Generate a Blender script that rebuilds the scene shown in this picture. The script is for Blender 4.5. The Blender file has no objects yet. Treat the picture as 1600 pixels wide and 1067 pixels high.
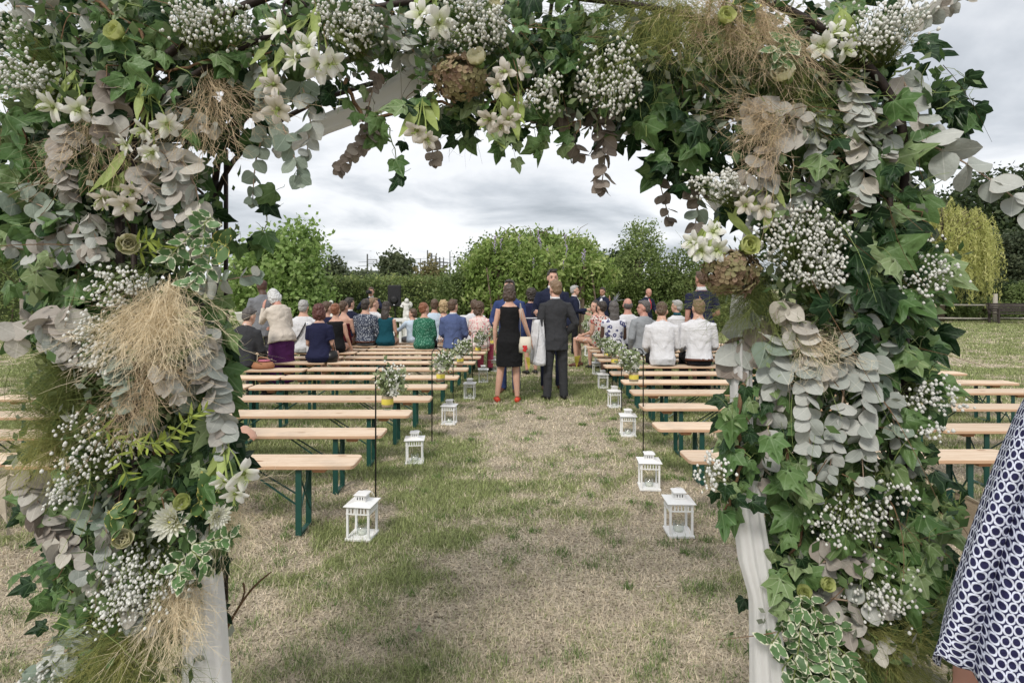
import bpy, math, random
import numpy as np
from mathutils import Vector, Matrix, noise as mnoise

# ------------------------------------------------------------------ camera, sky, sun, exposure
SC = bpy.context.scene
COL = SC.collection
FPX, HX, HY, CAMH = 889.0, 800.0, 450.0, 1.60
cam_d = bpy.data.cameras.new('camera')
cam_d.sensor_width = 36.0
cam_d.lens = 36.0 * FPX / 1600.0
cam_d.shift_y = -(533.5 - HY) / 1600.0
cam_d.clip_start = 0.05
cam_d.clip_end = 4000
cam = bpy.data.objects.new('camera', cam_d)
COL.objects.link(cam)
cam.location = (0, 0, CAMH)
cam.rotation_euler = (math.pi / 2, 0, 0)
SC.camera = cam

SUN_EL, SUN_AZ = math.radians(46), math.radians(205)      # azimuth from +Y towards +X
w = bpy.data.worlds.new('World'); SC.world = w; w.use_nodes = True
nt = w.node_tree; N = nt.nodes; L = nt.links
for n in list(N): N.remove(n)
def wn(t, **kw):
    n = N.new(t)
    for k, v in kw.items(): setattr(n, k, v)
    return n
out = wn('ShaderNodeOutputWorld'); bg = wn('ShaderNodeBackground'); bg.inputs[1].default_value = 0.11
sky = wn('ShaderNodeTexSky', sky_type='NISHITA', sun_disc=False, sun_elevation=SUN_EL, sun_rotation=SUN_AZ)
tc = wn('ShaderNodeTexCoord'); sep = wn('ShaderNodeSeparateXYZ'); L.new(tc.outputs['Generated'], sep.inputs[0])
mx = wn('ShaderNodeMath', operation='MAXIMUM'); L.new(sep.outputs[2], mx.inputs[0]); mx.inputs[1].default_value = 0.0
ad = wn('ShaderNodeMath', operation='ADD'); L.new(mx.outputs[0], ad.inputs[0]); ad.inputs[1].default_value = 0.16
dx = wn('ShaderNodeMath', operation='DIVIDE'); L.new(sep.outputs[0], dx.inputs[0]); L.new(ad.outputs[0], dx.inputs[1])
dy = wn('ShaderNodeMath', operation='DIVIDE'); L.new(sep.outputs[1], dy.inputs[0]); L.new(ad.outputs[0], dy.inputs[1])
cmb = wn('ShaderNodeCombineXYZ'); L.new(dx.outputs[0], cmb.inputs[0]); L.new(dy.outputs[0], cmb.inputs[1]); cmb.inputs[2].default_value = 3.7
n1 = wn('ShaderNodeTexNoise'); n1.inputs['Scale'].default_value = 0.8; n1.inputs['Detail'].default_value = 7; n1.inputs['Roughness'].default_value = 0.52; n1.inputs['Distortion'].default_value = 0.35
L.new(cmb.outputs[0], n1.inputs['Vector'])
cr = wn('ShaderNodeValToRGB'); e = cr.color_ramp.elements
e[0].position = 0.30; e[0].color = (0.33, 0.36, 0.395, 1)
e[1].position = 0.70; e[1].color = (0.97, 0.975, 0.985, 1)
m_ = cr.color_ramp.elements.new(0.41); m_.color = (0.56, 0.59, 0.63, 1)
m_ = cr.color_ramp.elements.new(0.50); m_.color = (0.80, 0.815, 0.84, 1)
L.new(n1.outputs[0], cr.inputs[0])
sc10 = wn('ShaderNodeVectorMath', operation='SCALE'); L.new(cr.outputs[0], sc10.inputs[0]); sc10.inputs['Scale'].default_value = 6.9
mixw = wn('ShaderNodeMixRGB'); mixw.inputs[0].default_value = 0.95
L.new(sky.outputs[0], mixw.inputs[1]); L.new(sc10.outputs[0], mixw.inputs[2])
L.new(mixw.outputs[0], bg.inputs[0]); L.new(bg.outputs[0], out.inputs[0])

sun_d = bpy.data.lights.new('sun', 'SUN'); sun_d.energy = 1.5; sun_d.angle = math.radians(14); sun_d.color = (1.0, 0.95, 0.88)
sun = bpy.data.objects.new('sun', sun_d); COL.objects.link(sun)
sv = Vector((math.sin(SUN_AZ) * math.cos(SUN_EL), math.cos(SUN_AZ) * math.cos(SUN_EL), math.sin(SUN_EL)))
sun.rotation_euler = sv.to_track_quat('Z', 'Y').to_euler()
SC.view_settings.view_transform = 'Standard'; SC.view_settings.look = 'None'
SC.view_settings.exposure = 0.68; SC.view_settings.gamma = 1.0
SC.view_settings.use_curve_mapping = False
SC.render.engine = 'CYCLES'
SC.cycles.use_denoising = True
SC.cycles.max_bounces = 6; SC.cycles.diffuse_bounces = 3; SC.cycles.transmission_bounces = 6; SC.cycles.transparent_max_bounces = 6

random.seed(11); rng = np.random.default_rng(11)
R = random.uniform

def P(px, py, d):                       # a photograph pixel at distance d -> a point of the place
    return Vector(((px - HX) / FPX * d, d, CAMH - (py - HY) / FPX * d))
def gd(py, z=0.0):                      # distance at which height z shows at pixel row py
    return FPX * (CAMH - z) / (py - HY)

# ------------------------------------------------------------------ helpers
def tag(o, label=None, cat=None, group=None, kind=None):
    if label: o['label'] = label
    if cat: o['category'] = cat
    if group: o['group'] = group
    if kind: o['kind'] = kind
    return o
def empty(name, loc=(0, 0, 0), rz=0.0):
    o = bpy.data.objects.new(name, None); COL.objects.link(o)
    o.location = loc; o.rotation_euler = (0, 0, rz); o.empty_display_size = 0.1
    return o
def copy_tree(o, parent=None):
    c = o.copy(); COL.objects.link(c); c.parent = parent
    for ch in o.children: copy_tree(ch, c)
    return c
def link(name, me, parent=None, mw=None):
    o = bpy.data.objects.new(name, me); COL.objects.link(o)
    if parent: o.parent = parent
    if mw is not None: o.matrix_local = mw
    return o

class MB:
    """collects vertices and faces, builds one mesh"""
    def __init__(s): s.v = []; s.f = []
    def box(s, c, h, rz=0.0, M=None):
        b = len(s.v); cx, cy, cz = c; hx, hy, hz = h
        cs, sn = math.cos(rz), math.sin(rz)
        for z in (-hz, hz):
            for x, y in ((-hx, -hy), (hx, -hy), (hx, hy), (-hx, hy)):
                p = (cx + x * cs - y * sn, cy + x * sn + y * cs, cz + z)
                s.v.append(tuple(M @ Vector(p)) if M else p)
        for q in ((0, 3, 2, 1), (4, 5, 6, 7), (0, 1, 5, 4), (1, 2, 6, 5), (2, 3, 7, 6), (3, 0, 4, 7)):
            s.f.append(tuple(b + i for i in q))
        return s
    def rings(s, rings, cap=True):
        b = len(s.v); n = len(rings[0])
        for r in rings: s.v += [tuple(p) for p in r]
        for i in range(len(rings) - 1):
            for k in range(n):
                k2 = (k + 1) % n
                s.f.append((b + i * n + k, b + i * n + k2, b + (i + 1) * n + k2, b + (i + 1) * n + k))
        if cap:
            s.f.append(tuple(b + k for k in reversed(range(n))))
            s.f.append(tuple(b + (len(rings) - 1) * n + k for k in range(n)))
        return s
    def loft(s, secs, n=14):
        """secs: (centre, vec_a, vec_b) ellipse rings"""
        rs = []
        for c, a, bb in secs:
            rs.append([c + a * math.cos(2 * math.pi * k / n) + bb * math.sin(2 * math.pi * k / n) for k in range(n)])
        return s.rings(rs)
    def tube(s, pts, rad, n=6, flat=1.0):
        pts = [Vector(p) for p in pts]
        if not hasattr(rad, '__len__'): rad = [rad] * len(pts)
        rs = []; up = None
        for i, p in enumerate(pts):
            t = (pts[min(i + 1, len(pts) - 1)] - pts[max(i - 1, 0)])
            t = t.normalized() if t.length > 1e-9 else Vector((0, 0, 1))
            if up is None:
                up = Vector((0, 0, 1)) if abs(t.z) < 0.9 else Vector((1, 0, 0))
            a = t.cross(up)
            if a.length < 1e-6: a = t.orthogonal()
            a.normalize(); b = t.cross(a).normalized(); up = -b if b.dot(up) < 0 else b
            rs.append([p + (a * math.cos(2 * math.pi * k / n) + b * flat * math.sin(2 * math.pi * k / n)) * rad[i] for k in range(n)])
        return s.rings(rs)
    def lathe(s, prof, c=(0, 0, 0), n=16):
        rs = [[(c[0] + r * math.cos(2 * math.pi * k / n), c[1] + r * math.sin(2 * math.pi * k / n), c[2] + z) for k in range(n)] for r, z in prof]
        return s.rings(rs)
    def ell(s, c, r, M=None, nu=14, nv=9):
        rs = []
        for j in range(nv):
            th = math.pi * (j + 0.35) / (nv - 0.3)
            ring = []
            for k in range(nu):
                ph = 2 * math.pi * k / nu
                p = Vector((r[0] * math.sin(th) * math.cos(ph), r[1] * math.sin(th) * math.sin(ph), -r[2] * math.cos(th)))
                if M: p = M @ p
                ring.append(Vector(c) + p)
            rs.append(ring)
        return s.rings(rs)
    def add(s, vs, fs):
        b = len(s.v); s.v += [tuple(p) for p in vs]; s.f += [tuple(b + i for i in q) for q in fs]
        return s
    def mesh(s, name, mat, smooth=False):
        me = bpy.data.meshes.new(name); me.from_pydata(s.v, [], s.f)
        if mat: me.materials.append(mat)
        if smooth: me.polygons.foreach_set('use_smooth', [True] * len(me.polygons))
        me.update(); return me
    def build(s, name, mat, parent=None, smooth=False, bevel=0.0, mw=None):
        o = link(name, s.mesh(name, mat, smooth), parent, mw)
        if bevel:
            m = o.modifiers.new('bevel', 'BEVEL'); m.width = bevel; m.segments = 2; m.limit_method = 'ANGLE'
        return o

def mesh_np(name, v, f, mat, smooth=False):
    """big triangle or quad meshes from numpy arrays"""
    v = np.asarray(v, dtype=np.float32); f = np.asarray(f, dtype=np.int32)
    me = bpy.data.meshes.new(name); k = f.shape[1]
    me.vertices.add(len(v)); me.vertices.foreach_set('co', v.ravel())
    me.loops.add(f.size); me.loops.foreach_set('vertex_index', f.ravel())
    me.polygons.add(len(f)); me.polygons.foreach_set('loop_start', np.arange(0, f.size, k, dtype=np.int32))
    if smooth: me.polygons.foreach_set('use_smooth', np.ones(len(f), dtype=bool))
    me.update(calc_edges=True); me.materials.append(mat)
    return me

# ------------------------------------------------------------------ materials
class NT:
    def __init__(s, name):
        s.m = bpy.data.materials.new(name); s.m.use_nodes = True
        s.t = s.m.node_tree; s.bsdf = s.t.nodes['Principled BSDF']; s.out = s.t.nodes['Material Output']
    def n(s, t, **kw):
        n = s.t.nodes.new(t)
        for k, v in kw.items(): setattr(n, k, v)
        return n
    def l(s, a, b): s.t.links.new(a, b)
    def val(s, x, sock):
        if hasattr(x, 'is_linked') or hasattr(x, 'links'): s.l(x, sock)
        else: sock.default_value = x
    def math(s, op, a, b=None, clamp=False):
        n = s.n('ShaderNodeMath', operation=op); n.use_clamp = clamp
        s.val(a, n.inputs[0])
        if b is not None: s.val(b, n.inputs[1])
        return n.outputs[0]
    def noise(s, vec, scale, detail=3, rough=0.55, dist=0.0):
        n = s.n('ShaderNodeTexNoise'); n.inputs['Scale'].default_value = scale; n.inputs['Detail'].default_value = detail
        n.inputs['Roughness'].default_value = rough; n.inputs['Distortion'].default_value = dist
        if vec is not None: s.l(vec, n.inputs['Vector'])
        return n.outputs[0]
    def coord(s, which='Object'): return s.n('ShaderNodeTexCoord').outputs[which]
    def mix(s, f, a, b, mode='MIX'):
        n = s.n('ShaderNodeMixRGB', blend_type=mode)
        s.val(f, n.inputs[0])
        for x, k in ((a, 1), (b, 2)):
            if isinstance(x, tuple): n.inputs[k].default_value = (*x[:3], 1)
            else: s.l(x, n.inputs[k])
        return n.outputs[0]
    def ramp(s, fac, stops):
        n = s.n('ShaderNodeValToRGB'); e = n.color_ramp.elements
        while len(e) < len(stops): e.new(0.5)
        for el, (p, c) in zip(e, stops): el.position = p; el.color = (*c[:3], 1)
        s.l(fac, n.inputs[0]); return n.outputs[0]
    def smooth(s, x, lo, hi):
        n = s.n('ShaderNodeMapRange', interpolation_type='SMOOTHSTEP'); s.l(x, n.inputs[0])
        n.inputs[1].default_value = lo; n.inputs[2].default_value = hi; n.inputs[3].default_value = 0; n.inputs[4].default_value = 1
        return n.outputs[0]
    def rand(s): return s.n('ShaderNodeObjectInfo').outputs['Random']
    def bump(s, h, strength=0.2, dist=0.01):
        n = s.n('ShaderNodeBump'); n.inputs['Strength'].default_value = strength; n.inputs['Distance'].default_value = dist
        s.l(h, n.inputs['Height']); s.l(n.outputs[0], s.bsdf.inputs['Normal'])
    def done(s, col, rough=0.6, spec=0.3, transl=0.0, metal=0.0):
        b = s.bsdf
        if isinstance(col, tuple): b.inputs['Base Color'].default_value = (*col[:3], 1)
        else: s.l(col, b.inputs['Base Color'])
        s.val(rough, b.inputs['Roughness']); b.inputs['Specular IOR Level'].default_value = spec; b.inputs['Metallic'].default_value = metal
        if transl > 0:
            t = s.n('ShaderNodeBsdfTranslucent'); mx = s.n('ShaderNodeMixShader'); mx.inputs[0].default_value = transl
            if isinstance(col, tuple): t.inputs[0].default_value = (*col[:3], 1)
            else: s.l(col, t.inputs[0])
            s.l(b.outputs[0], mx.inputs[1]); s.l(t.outputs[0], mx.inputs[2]); s.l(mx.outputs[0], s.out.inputs[0])
        return s.m
def dk(c, k): return tuple(min(1, x * k) for x in c)
def plain(name, c, rough=0.6, var=0.18, scale=14, spec=0.3, bump=0.0, orand=0.0, transl=0.0, metal=0.0, bscale=None):
    t = NT(name); co = t.coord()
    col = t.mix(t.noise(co, scale, 4), dk(c, 1 - var), dk(c, 1 + var))
    if orand:
        f = t.math('ADD', t.math('MULTIPLY', t.rand(), 2 * orand), 1 - orand)
        n = t.n('ShaderNodeVectorMath', operation='SCALE'); t.l(col, n.inputs[0]); t.l(f, n.inputs['Scale']); col = n.outputs[0]
    if bump: t.bump(t.noise(co, bscale or scale * 4, 4), bump, 0.01)
    return t.done(col, rough, spec, transl, metal)
# ------------------------------------------------------------------ ground and grass
def vnoise(x, y, scale, seed):
    """smooth value noise on arrays"""
    g = np.random.default_rng(seed).random((256, 256))
    u = x * scale + 1000.3; v = y * scale + 1000.7
    i = np.floor(u).astype(int); j = np.floor(v).astype(int); fu = u - i; fv = v - j
    fu = fu * fu * (3 - 2 * fu); fv = fv * fv * (3 - 2 * fv)
    a = g[i % 256, j % 256]; b = g[(i + 1) % 256, j % 256]; c = g[i % 256, (j + 1) % 256]; d = g[(i + 1) % 256, (j + 1) % 256]
    return (a * (1 - fu) + b * fu) * (1 - fv) + (c * (1 - fu) + d * fu) * fv
def greenness(x, y):
    n = 0.26 * vnoise(x, y, 0.6, 1) + 0.28 * vnoise(x, y, 2.3, 2) + 0.33 * vnoise(x + .3 * vnoise(y, x, 3, 8), y, 6.5, 3) + 0.13 * vnoise(x, y, 17, 4)
    aisle = np.exp(-((x - 0.12 - 0.055 * y) / 0.62) ** 2) * np.clip((9.5 - y) / 3.0, 0, 1)   # trodden path
    g = (n - 0.5) * 3.5 + 0.34 - 0.42 * aisle - 0.10 * np.clip((4.8 - y) / 2, 0, 1)
    g = g + np.clip((y - 3.0) * 0.065, 0, 0.44) * (1 - 0.5 * aisle)
    return np.clip(g, 0, 1)
def grass_mat(name, blades):
    t = NT(name)
    a = t.n('ShaderNodeAttribute', attribute_name='green').outputs['Fac']
    pos = t.n('ShaderNodeNewGeometry').outputs['Position']
    f1 = t.noise(pos, 24, 4, 0.7); f2 = t.noise(pos, 3.1, 3)
    dry = t.mix(f1, (0.40, 0.34, 0.25), (0.74, 0.645, 0.50)); dry = t.mix(t.smooth(f2, 0.46, 0.70), dry, (0.45, 0.385, 0.295))
    grn = t.mix(f1, (0.165, 0.20, 0.075), (0.345, 0.38, 0.17))
    if blades:
        r = t.n('ShaderNodeAttribute', attribute_name='rnd').outputs['Fac']
        s = t.math('ADD', a, t.math('MULTIPLY', t.math('SUBTRACT', r, 0.5), 1.15), True)
        col = t.mix(t.smooth(s, 0.34, 0.58), dry, grn)
        col = t.mix(t.smooth(a, 1.02, 1.1), col, t.mix(r, (0.065, 0.125, 0.032), (0.17, 0.255, 0.075)))
        r2 = t.math('ADD', t.math('MULTIPLY', t.math('FRACT', t.math('MULTIPLY', r, 17.31)), 1.2), 0.58)
        n = t.n('ShaderNodeVectorMath', operation='SCALE'); t.l(col, n.inputs[0]); t.l(r2, n.inputs['Scale']); col = n.outputs[0]
        return t.done(col, 0.7, 0.2, 0.25)
    s = t.math('ADD', a, t.math('MULTIPLY', t.math('SUBTRACT', f1, 0.5), 0.9), True)
    col = t.mix(t.smooth(s, 0.25, 0.7), dry, grn)
    col = t.mix(t.smooth(t.noise(pos, 60, 3), 0.42, 0.68), col, (0.15, 0.12, 0.085))
    t.bump(t.noise(pos, 70, 4, 0.7), 0.7, 0.03)
    return t.done(col, 0.9, 0.1)
def axis(lo, hi, step, far, dirs=(True, True)):
    a = list(np.arange(lo, hi + 1e-6, step)); s = step
    up = [a[-1]]; s = step
    while up[-1] < far: s *= 1.35; up.append(up[-1] + s)
    dn = [a[0]]; s = step
    while dn[-1] > -far: s *= 1.35; dn.append(dn[-1] - s)
    return np.array(sorted(set(dn[1:] + a + up[1:])))
xs = axis(-13, 14, 0.13, 1600); ys = axis(0.5, 25, 0.13, 1600)
X, Y = np.meshgrid(xs, ys)
Z = 0.010 * (vnoise(X, Y, 1.2, 7) - 0.5) * (Y < 60)
gv = np.stack([X.ravel(), Y.ravel(), Z.ravel()], 1)
nx_, ny_ = len(xs), len(ys)
ii = np.arange(ny_ - 1)[:, None] * nx_ + np.arange(nx_ - 1)[None, :]
gf = np.stack([ii, ii + 1, ii + 1 + nx_, ii + nx_], -1).reshape(-1, 4)
gme = mesh_np('ground', gv, gf, grass_mat('ground_turf', False), True)
at = gme.attributes.new('green', 'FLOAT', 'POINT'); at.data.foreach_set('value', greenness(gv[:, 0], gv[:, 1]).astype(np.float32))
tag(link('ground', gme), kind='structure')

def grass_blades(n):
    d = 2.05 * (27 / 2.05) ** rng.random(n)
    x = (rng.random(n) * 2 - 1) * (0.98 * d + 0.3); y = d
    g = greenness(x, y)
    keep = rng.random(n) < 0.45 + 0.55 * g
    x, y, g, d = x[keep], y[keep], g[keep], d[keep]; n0 = len(x)
    nc, nb = 420, 70                                   # tufts of greener, longer grass and weeds
    dc = 2.1 * (9.5 / 2.1) ** rng.random(nc); xc = (rng.random(nc) * 2 - 1) * dc; sc = 0.02 + 0.05 * rng.random(nc)
    x = np.concatenate([x, (xc[:, None] + rng.normal(size=(nc, nb)) * sc[:, None]).ravel()]); y = np.concatenate([y, (dc[:, None] + rng.normal(size=(nc, nb)) * sc[:, None] * 0.8).ravel()])
    g = np.concatenate([g, np.full(nc * nb, 1.15)]); d = np.concatenate([d, np.repeat(dc, nb)]); n = len(x)
    ln = (0.013 + 0.026 * rng.random(n) + 0.016 * g * rng.random(n)) * (0.9 + 0.03 * d)
    wd = np.maximum(0.0013, 0.00060 * d) * (0.7 + 0.6 * rng.random(n))
    az = rng.random(n) * 2 * np.pi
    tilt = np.where(rng.random(n) < 0.25 + 0.55 * g, 0.25 + 0.8 * rng.random(n), 1.05 + 0.45 * rng.random(n))
    hx, hy = np.cos(az), np.sin(az); sx, sy = -hy, hx
    base = np.stack([x, y, np.full(n, 0.001)], 1)
    tip = base + np.stack([hx * np.sin(tilt) * ln * 1.25, hy * np.sin(tilt) * ln * 1.25, np.cos(tilt) * ln + 0.004], 1)
    sd = np.stack([sx, sy, np.zeros(n)], 1) * wd[:, None]
    v = np.stack([base - sd, base + sd, tip], 1).reshape(-1, 3)
    f = np.arange(3 * n).reshape(-1, 3)
    me = mesh_np('grass', v, f, grass_mat('grass_blades', True))
    at = me.attributes.new('green', 'FLOAT', 'POINT'); at.data.foreach_set('value', np.repeat(g, 3).astype(np.float32))
    at = me.attributes.new('rnd', 'FLOAT', 'POINT'); at.data.foreach_set('value', np.repeat(rng.random(n), 3).astype(np.float32))
    return me
tag(link('grass', grass_blades(980000)), 'short mown lawn with dry straw patches', 'grass', kind='stuff')
t_ = NT('hill_wood'); c_ = t_.coord()
hm = t_.done(t_.mix(t_.noise(c_, 0.05, 5, 0.7), (0.035, 0.055, 0.03), (0.10, 0.12, 0.07)), 0.9, 0.1)
hv = []; hf = []
for i in range(61):
    x = -900 + i * 30
    z = 17 + 6 * math.sin(i * 0.31) + 3 * math.sin(i * 1.1 + 1)
    hv += [(x, 640, -1), (x, 760, z), (x, 1100, z * 0.9), (x, 1300, -1)]
for i in range(60):
    for k in range(3): hf.append((4 * i + k, 4 * i + 4 + k, 4 * i + 5 + k, 4 * i + 1 + k))
mb = MB(); mb.add(hv, hf)
tag(mb.build('hill', hm, smooth=True), kind='structure')

# ------------------------------------------------------------------ trees, hedges and shrubs
def leaf_mat(name, a, b, c=None, rough=0.55, transl=0.35, vs=1.3, spec=0.3):
    """three tones, spread leaf by leaf (attribute) and by clump"""
    t = NT(name)
    r = t.n('ShaderNodeAttribute', attribute_name='rnd').outputs['Fac']
    pos = t.n('ShaderNodeNewGeometry').outputs['Position']
    f = t.math('ADD', t.math('MULTIPLY', r, 0.6), t.math('MULTIPLY', t.noise(pos, vs, 3), 0.55))
    col = t.ramp(f, [(0.25, a), (0.6, b), (0.92, c or dk(b, 1.5))])
    return t.done(col, rough, spec, transl)
BARK = plain('bark', (0.14, 0.11, 0.085), 0.9, 0.4, 9, 0.1, 0.6)
def leaves_at(cen, nrm_out, size, n_each, spread, elong=1.0, down=0.0, seed=0):
    """quads of leaf size around clump centres"""
    g = np.random.default_rng(seed); m = len(cen) * n_each
    c = np.repeat(cen, n_each, 0) + g.normal(size=(m, 3)) * spread
    a = g.normal(size=(m, 3)); a[:, 2] -= down; a /= np.linalg.norm(a, axis=1)[:, None]
    o = np.repeat(nrm_out, n_each, 0) * 0.9 + g.normal(size=(m, 3)) * 0.8
    b = np.cross(a, o); b /= np.linalg.norm(b, axis=1)[:, None] + 1e-9
    s = size * (0.6 + 0.8 * g.random(m))[:, None]
    A = a * s * elong; B = b * s * 0.62
    v = np.stack([c - A * 0.5, c + B * 0.5 + A * 0.05, c + A * 0.5, c - B * 0.5 + A * 0.05], 1).reshape(-1, 3)
    f = np.arange(4 * m).reshape(-1, 4)
    return v, f, np.repeat(np.repeat(g.random(len(cen)), n_each) * 0.45 + g.random(m) * 0.55, 4)
def leafy(name, v, f, r, mat, parent, mw=None):
    me = mesh_np(name, v, f, mat)
    at = me.attributes.new('rnd', 'FLOAT', 'POINT'); at.data.foreach_set('value', r.astype(np.float32))
    return link(name, me, parent, mw)
def blob_points(n, rad, seed, lumps=7, inner=0.45, bottom=-1.0, amp=0.38):
    """clump centres in a lumpy crown shell; returns points and outward directions"""
    g = np.random.default_rng(seed)
    d = g.normal(size=(n, 3)); d /= np.linalg.norm(d, axis=1)[:, None]
    L_ = g.normal(size=(lumps, 3)); L_ /= np.linalg.norm(L_, axis=1)[:, None]
    h = np.max(np.clip(d @ L_.T, 0, 1) ** 5, axis=1)
    r = (1 - amp + amp * 1.15 * h) * (inner + (1 - inner) * g.random(n) ** 0.45)
    p = d * r[:, None] * np.array(rad)
    k = p[:, 2] > bottom * rad[2]
    return p[k], d[k]
def limbs(mb, base, top, rad, crown_c, crown_r, k, g):
    pts = [Vector(base), Vector(base).lerp(Vector(top), 0.5) + Vector((g.normal() * 0.05, g.normal() * 0.05, 0)), Vector(top)]
    mb.tube(pts, [rad, rad * 0.8, rad * 0.45], 8)
    for i in range(k):
        q = g.normal(size=3); q /= np.linalg.norm(q); q[2] = abs(q[2]) * 0.8 + 0.1
        s = Vector(base).lerp(Vector(top), 0.45 + 0.5 * g.random())
        e = Vector(crown_c) + Vector((q[0] * crown_r[0] * 0.75, q[1] * crown_r[1] * 0.75, q[2] * crown_r[2] * 0.7))
        m = s.lerp(e, 0.5) + Vector((0, 0, 0.06 * (e - s).length))
        mb.tube([s, m, e], [rad * 0.42, rad * 0.25, rad * 0.06], 5)
def tree(name, label, cat, px, d, top_px, w_px, mat, leaf, nclump, neach, seed, trunk=None, base_frac=0.25, group=None, zfrac=1.0, lumps=7, spread=None, amp=0.38, dep=None):
    x = (px - HX) / FPX * d; H = CAMH - (top_px - HY) / FPX * d; wr = w_px / FPX * d / 2
    root = empty(name, (x, d, 0)); tag(root, label, cat, group)
    zb = H * base_frac; rz = (H - zb) / 2 * zfrac; cz = H - rz
    rad = (wr, dep or wr, rz)
    p, o = blob_points(nclump, rad, seed, lumps, amp=amp)
    p[:, 2] += cz
    v, f, r = leaves_at(p, o, leaf, neach, spread or leaf * 1.3, seed=seed + 1)
    v[:, 2] = np.maximum(v[:, 2], 0.01)
    leafy('crown', v, f, r, mat, root)
    mb = MB(); g = np.random.default_rng(seed + 5)
    limbs(mb, (0, 0, 0), (0, 0, cz + rz * 0.3), trunk or max(0.04, wr * 0.06), (0, 0, cz), rad, 9, g)
    mb.build('trunk', BARK, root, True)
    return root
G_TULIP = leaf_mat('leaf_light_green', (0.12, 0.20, 0.045), (0.25, 0.37, 0.105), (0.46, 0.56, 0.24))
G_HEDGE = leaf_mat('leaf_hedge', (0.08, 0.12, 0.038), (0.20, 0.265, 0.088), (0.42, 0.45, 0.17))
G_WIST = leaf_mat('leaf_wisteria', (0.095, 0.155, 0.034), (0.24, 0.34, 0.085), (0.52, 0.57, 0.24))
G_SHRUB = leaf_mat('leaf_shrub', (0.075, 0.115, 0.034), (0.16, 0.22, 0.07), (0.29, 0.35, 0.14))
G_BIRCH = leaf_mat('leaf_birch', (0.08, 0.125, 0.034), (0.18, 0.25, 0.075), (0.34, 0.40, 0.16))
G_DARK = leaf_mat('leaf_dark', (0.016, 0.032, 0.012), (0.045, 0.072, 0.024), (0.10, 0.13, 0.045))
G_FAR = leaf_mat('leaf_far', (0.05, 0.07, 0.035), (0.10, 0.125, 0.065), (0.17, 0.19, 0.10), vs=0.3)
G_WILLOW = leaf_mat('leaf_willow', (0.22, 0.25, 0.065), (0.44, 0.45, 0.15), (0.66, 0.63, 0.29))
G_CONIF = leaf_mat('leaf_conifer', (0.035, 0.055, 0.028), (0.085, 0.11, 0.06), (0.15, 0.17, 0.09))

def hedge(name, label, px0, px1, d, top_px, mat, seed, depth=1.2, leaf=0.09, dens=120, group=None):
    x0, x1 = (px0 - HX) / FPX * d, (px1 - HX) / FPX * d; H = CAMH - (top_px - HY) / FPX * d
    root = empty(name, ((x0 + x1) / 2, d, 0)); tag(root, label, 'hedge', group)
    g = np.random.default_rng(seed); Ln = x1 - x0
    n = int(Ln * (H + depth) * dens)
    x = (g.random(n) - 0.5) * Ln; face = g.random(n) < H / (H + depth * 0.9)
    z = np.where(face, g.random(n) * H, H + (g.random(n) - 0.6) * 0.12)
    y = np.where(face, -depth / 2 + np.abs(g.normal(size=n)) * 0.09, (g.random(n) - 0.5) * depth)
    z = z + 0.16 * (vnoise(x + d, z * 0 + 3, 0.9, seed) - 0.5) * (z / H) + 0.06 * g.normal(size=n) * (z / H)
    y = y + 0.30 * (vnoise(x + d, z, 1.1, seed + 3) - 0.5)
    o = np.stack([0 * x, -1.0 * face, 1.0 * (~face)], 1)
    v, f, r = leaves_at(np.stack([x, y, z], 1), o, leaf, 4, leaf * 0.8, seed=seed + 1)
    v[:, 2] = np.maximum(v[:, 2], 0.01)
    leafy('foliage', v, f, r, mat, root)
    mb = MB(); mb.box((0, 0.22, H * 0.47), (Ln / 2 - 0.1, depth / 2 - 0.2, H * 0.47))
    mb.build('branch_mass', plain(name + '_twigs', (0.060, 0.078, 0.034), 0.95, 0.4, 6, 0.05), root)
    for k in range(max(2, int(Ln / 1.5))):
        mb = MB(); mb.tube([(-Ln / 2 + 0.4 + k * 1.5, -0.2, 0), (-Ln / 2 + 0.45 + k * 1.5, -0.15, H * 0.6)], [0.04, 0.02], 6); mb.build('stem', BARK, root, True)
    return root
hedge('hedge', 'long clipped green hedge behind the loudspeaker and the statues', 380, 760, 20.0, 438, G_HEDGE, 21)
hedge('hedge', 'dark clipped hedge at the left edge beyond the lawn', -380, 200, 20.6, 418, G_HEDGE, 24, dens=60)
hedge('hedge', 'clipped hedge behind the men at the front right', 930, 1160, 20.8, 440, G_BIRCH, 26)

tree('leafy_tree', 'bright light green leafy tree above the man in grey blazer', 'tree', 437, 17.2, 338, 152, G_TULIP, 0.15, 560, 22, 31, base_frac=0.08, lumps=12)
tree('shrub', 'bright green bush at the foot of the light green tree', 'shrub', 470, 16.9, 432, 110, G_TULIP, 0.13, 190, 22, 32, base_frac=0.0)
tree('shrub', 'loose green bush left of the wisteria pergola', 'shrub', 762, 18.6, 360, 120, G_SHRUB, 0.10, 420, 26, 33, base_frac=0.0, lumps=11)
tree('shrub', 'lower olive green bush at the right end of the long hedge', 'shrub', 722, 17.8, 402, 80, G_SHRUB, 0.09, 260, 26, 34, base_frac=0.0)
tree('birch_tree', 'slender small leaved tree right of the wisteria pergola', 'tree', 1000, 19.0, 342, 118, G_BIRCH, 0.085, 560, 26, 36, base_frac=0.0, lumps=14, amp=0.5)
tree('shrub', 'bushy shrub right of the small leaved tree', 'shrub', 1068, 19.4, 380, 100, G_SHRUB, 0.09, 380, 26, 37, base_frac=0.0)
tree('shrub', 'leafy shrub filling the gap beside the slender tree', 'shrub', 945, 20.0, 398, 70, G_BIRCH, 0.085, 260, 24, 38, base_frac=0.0)
tree('distant_tree', 'rounded tree far beyond the hedge near the railway masts', 'tree', 620, 75, 392, 48, G_FAR, 0.5, 220, 20, 41, base_frac=0.1)
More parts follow.
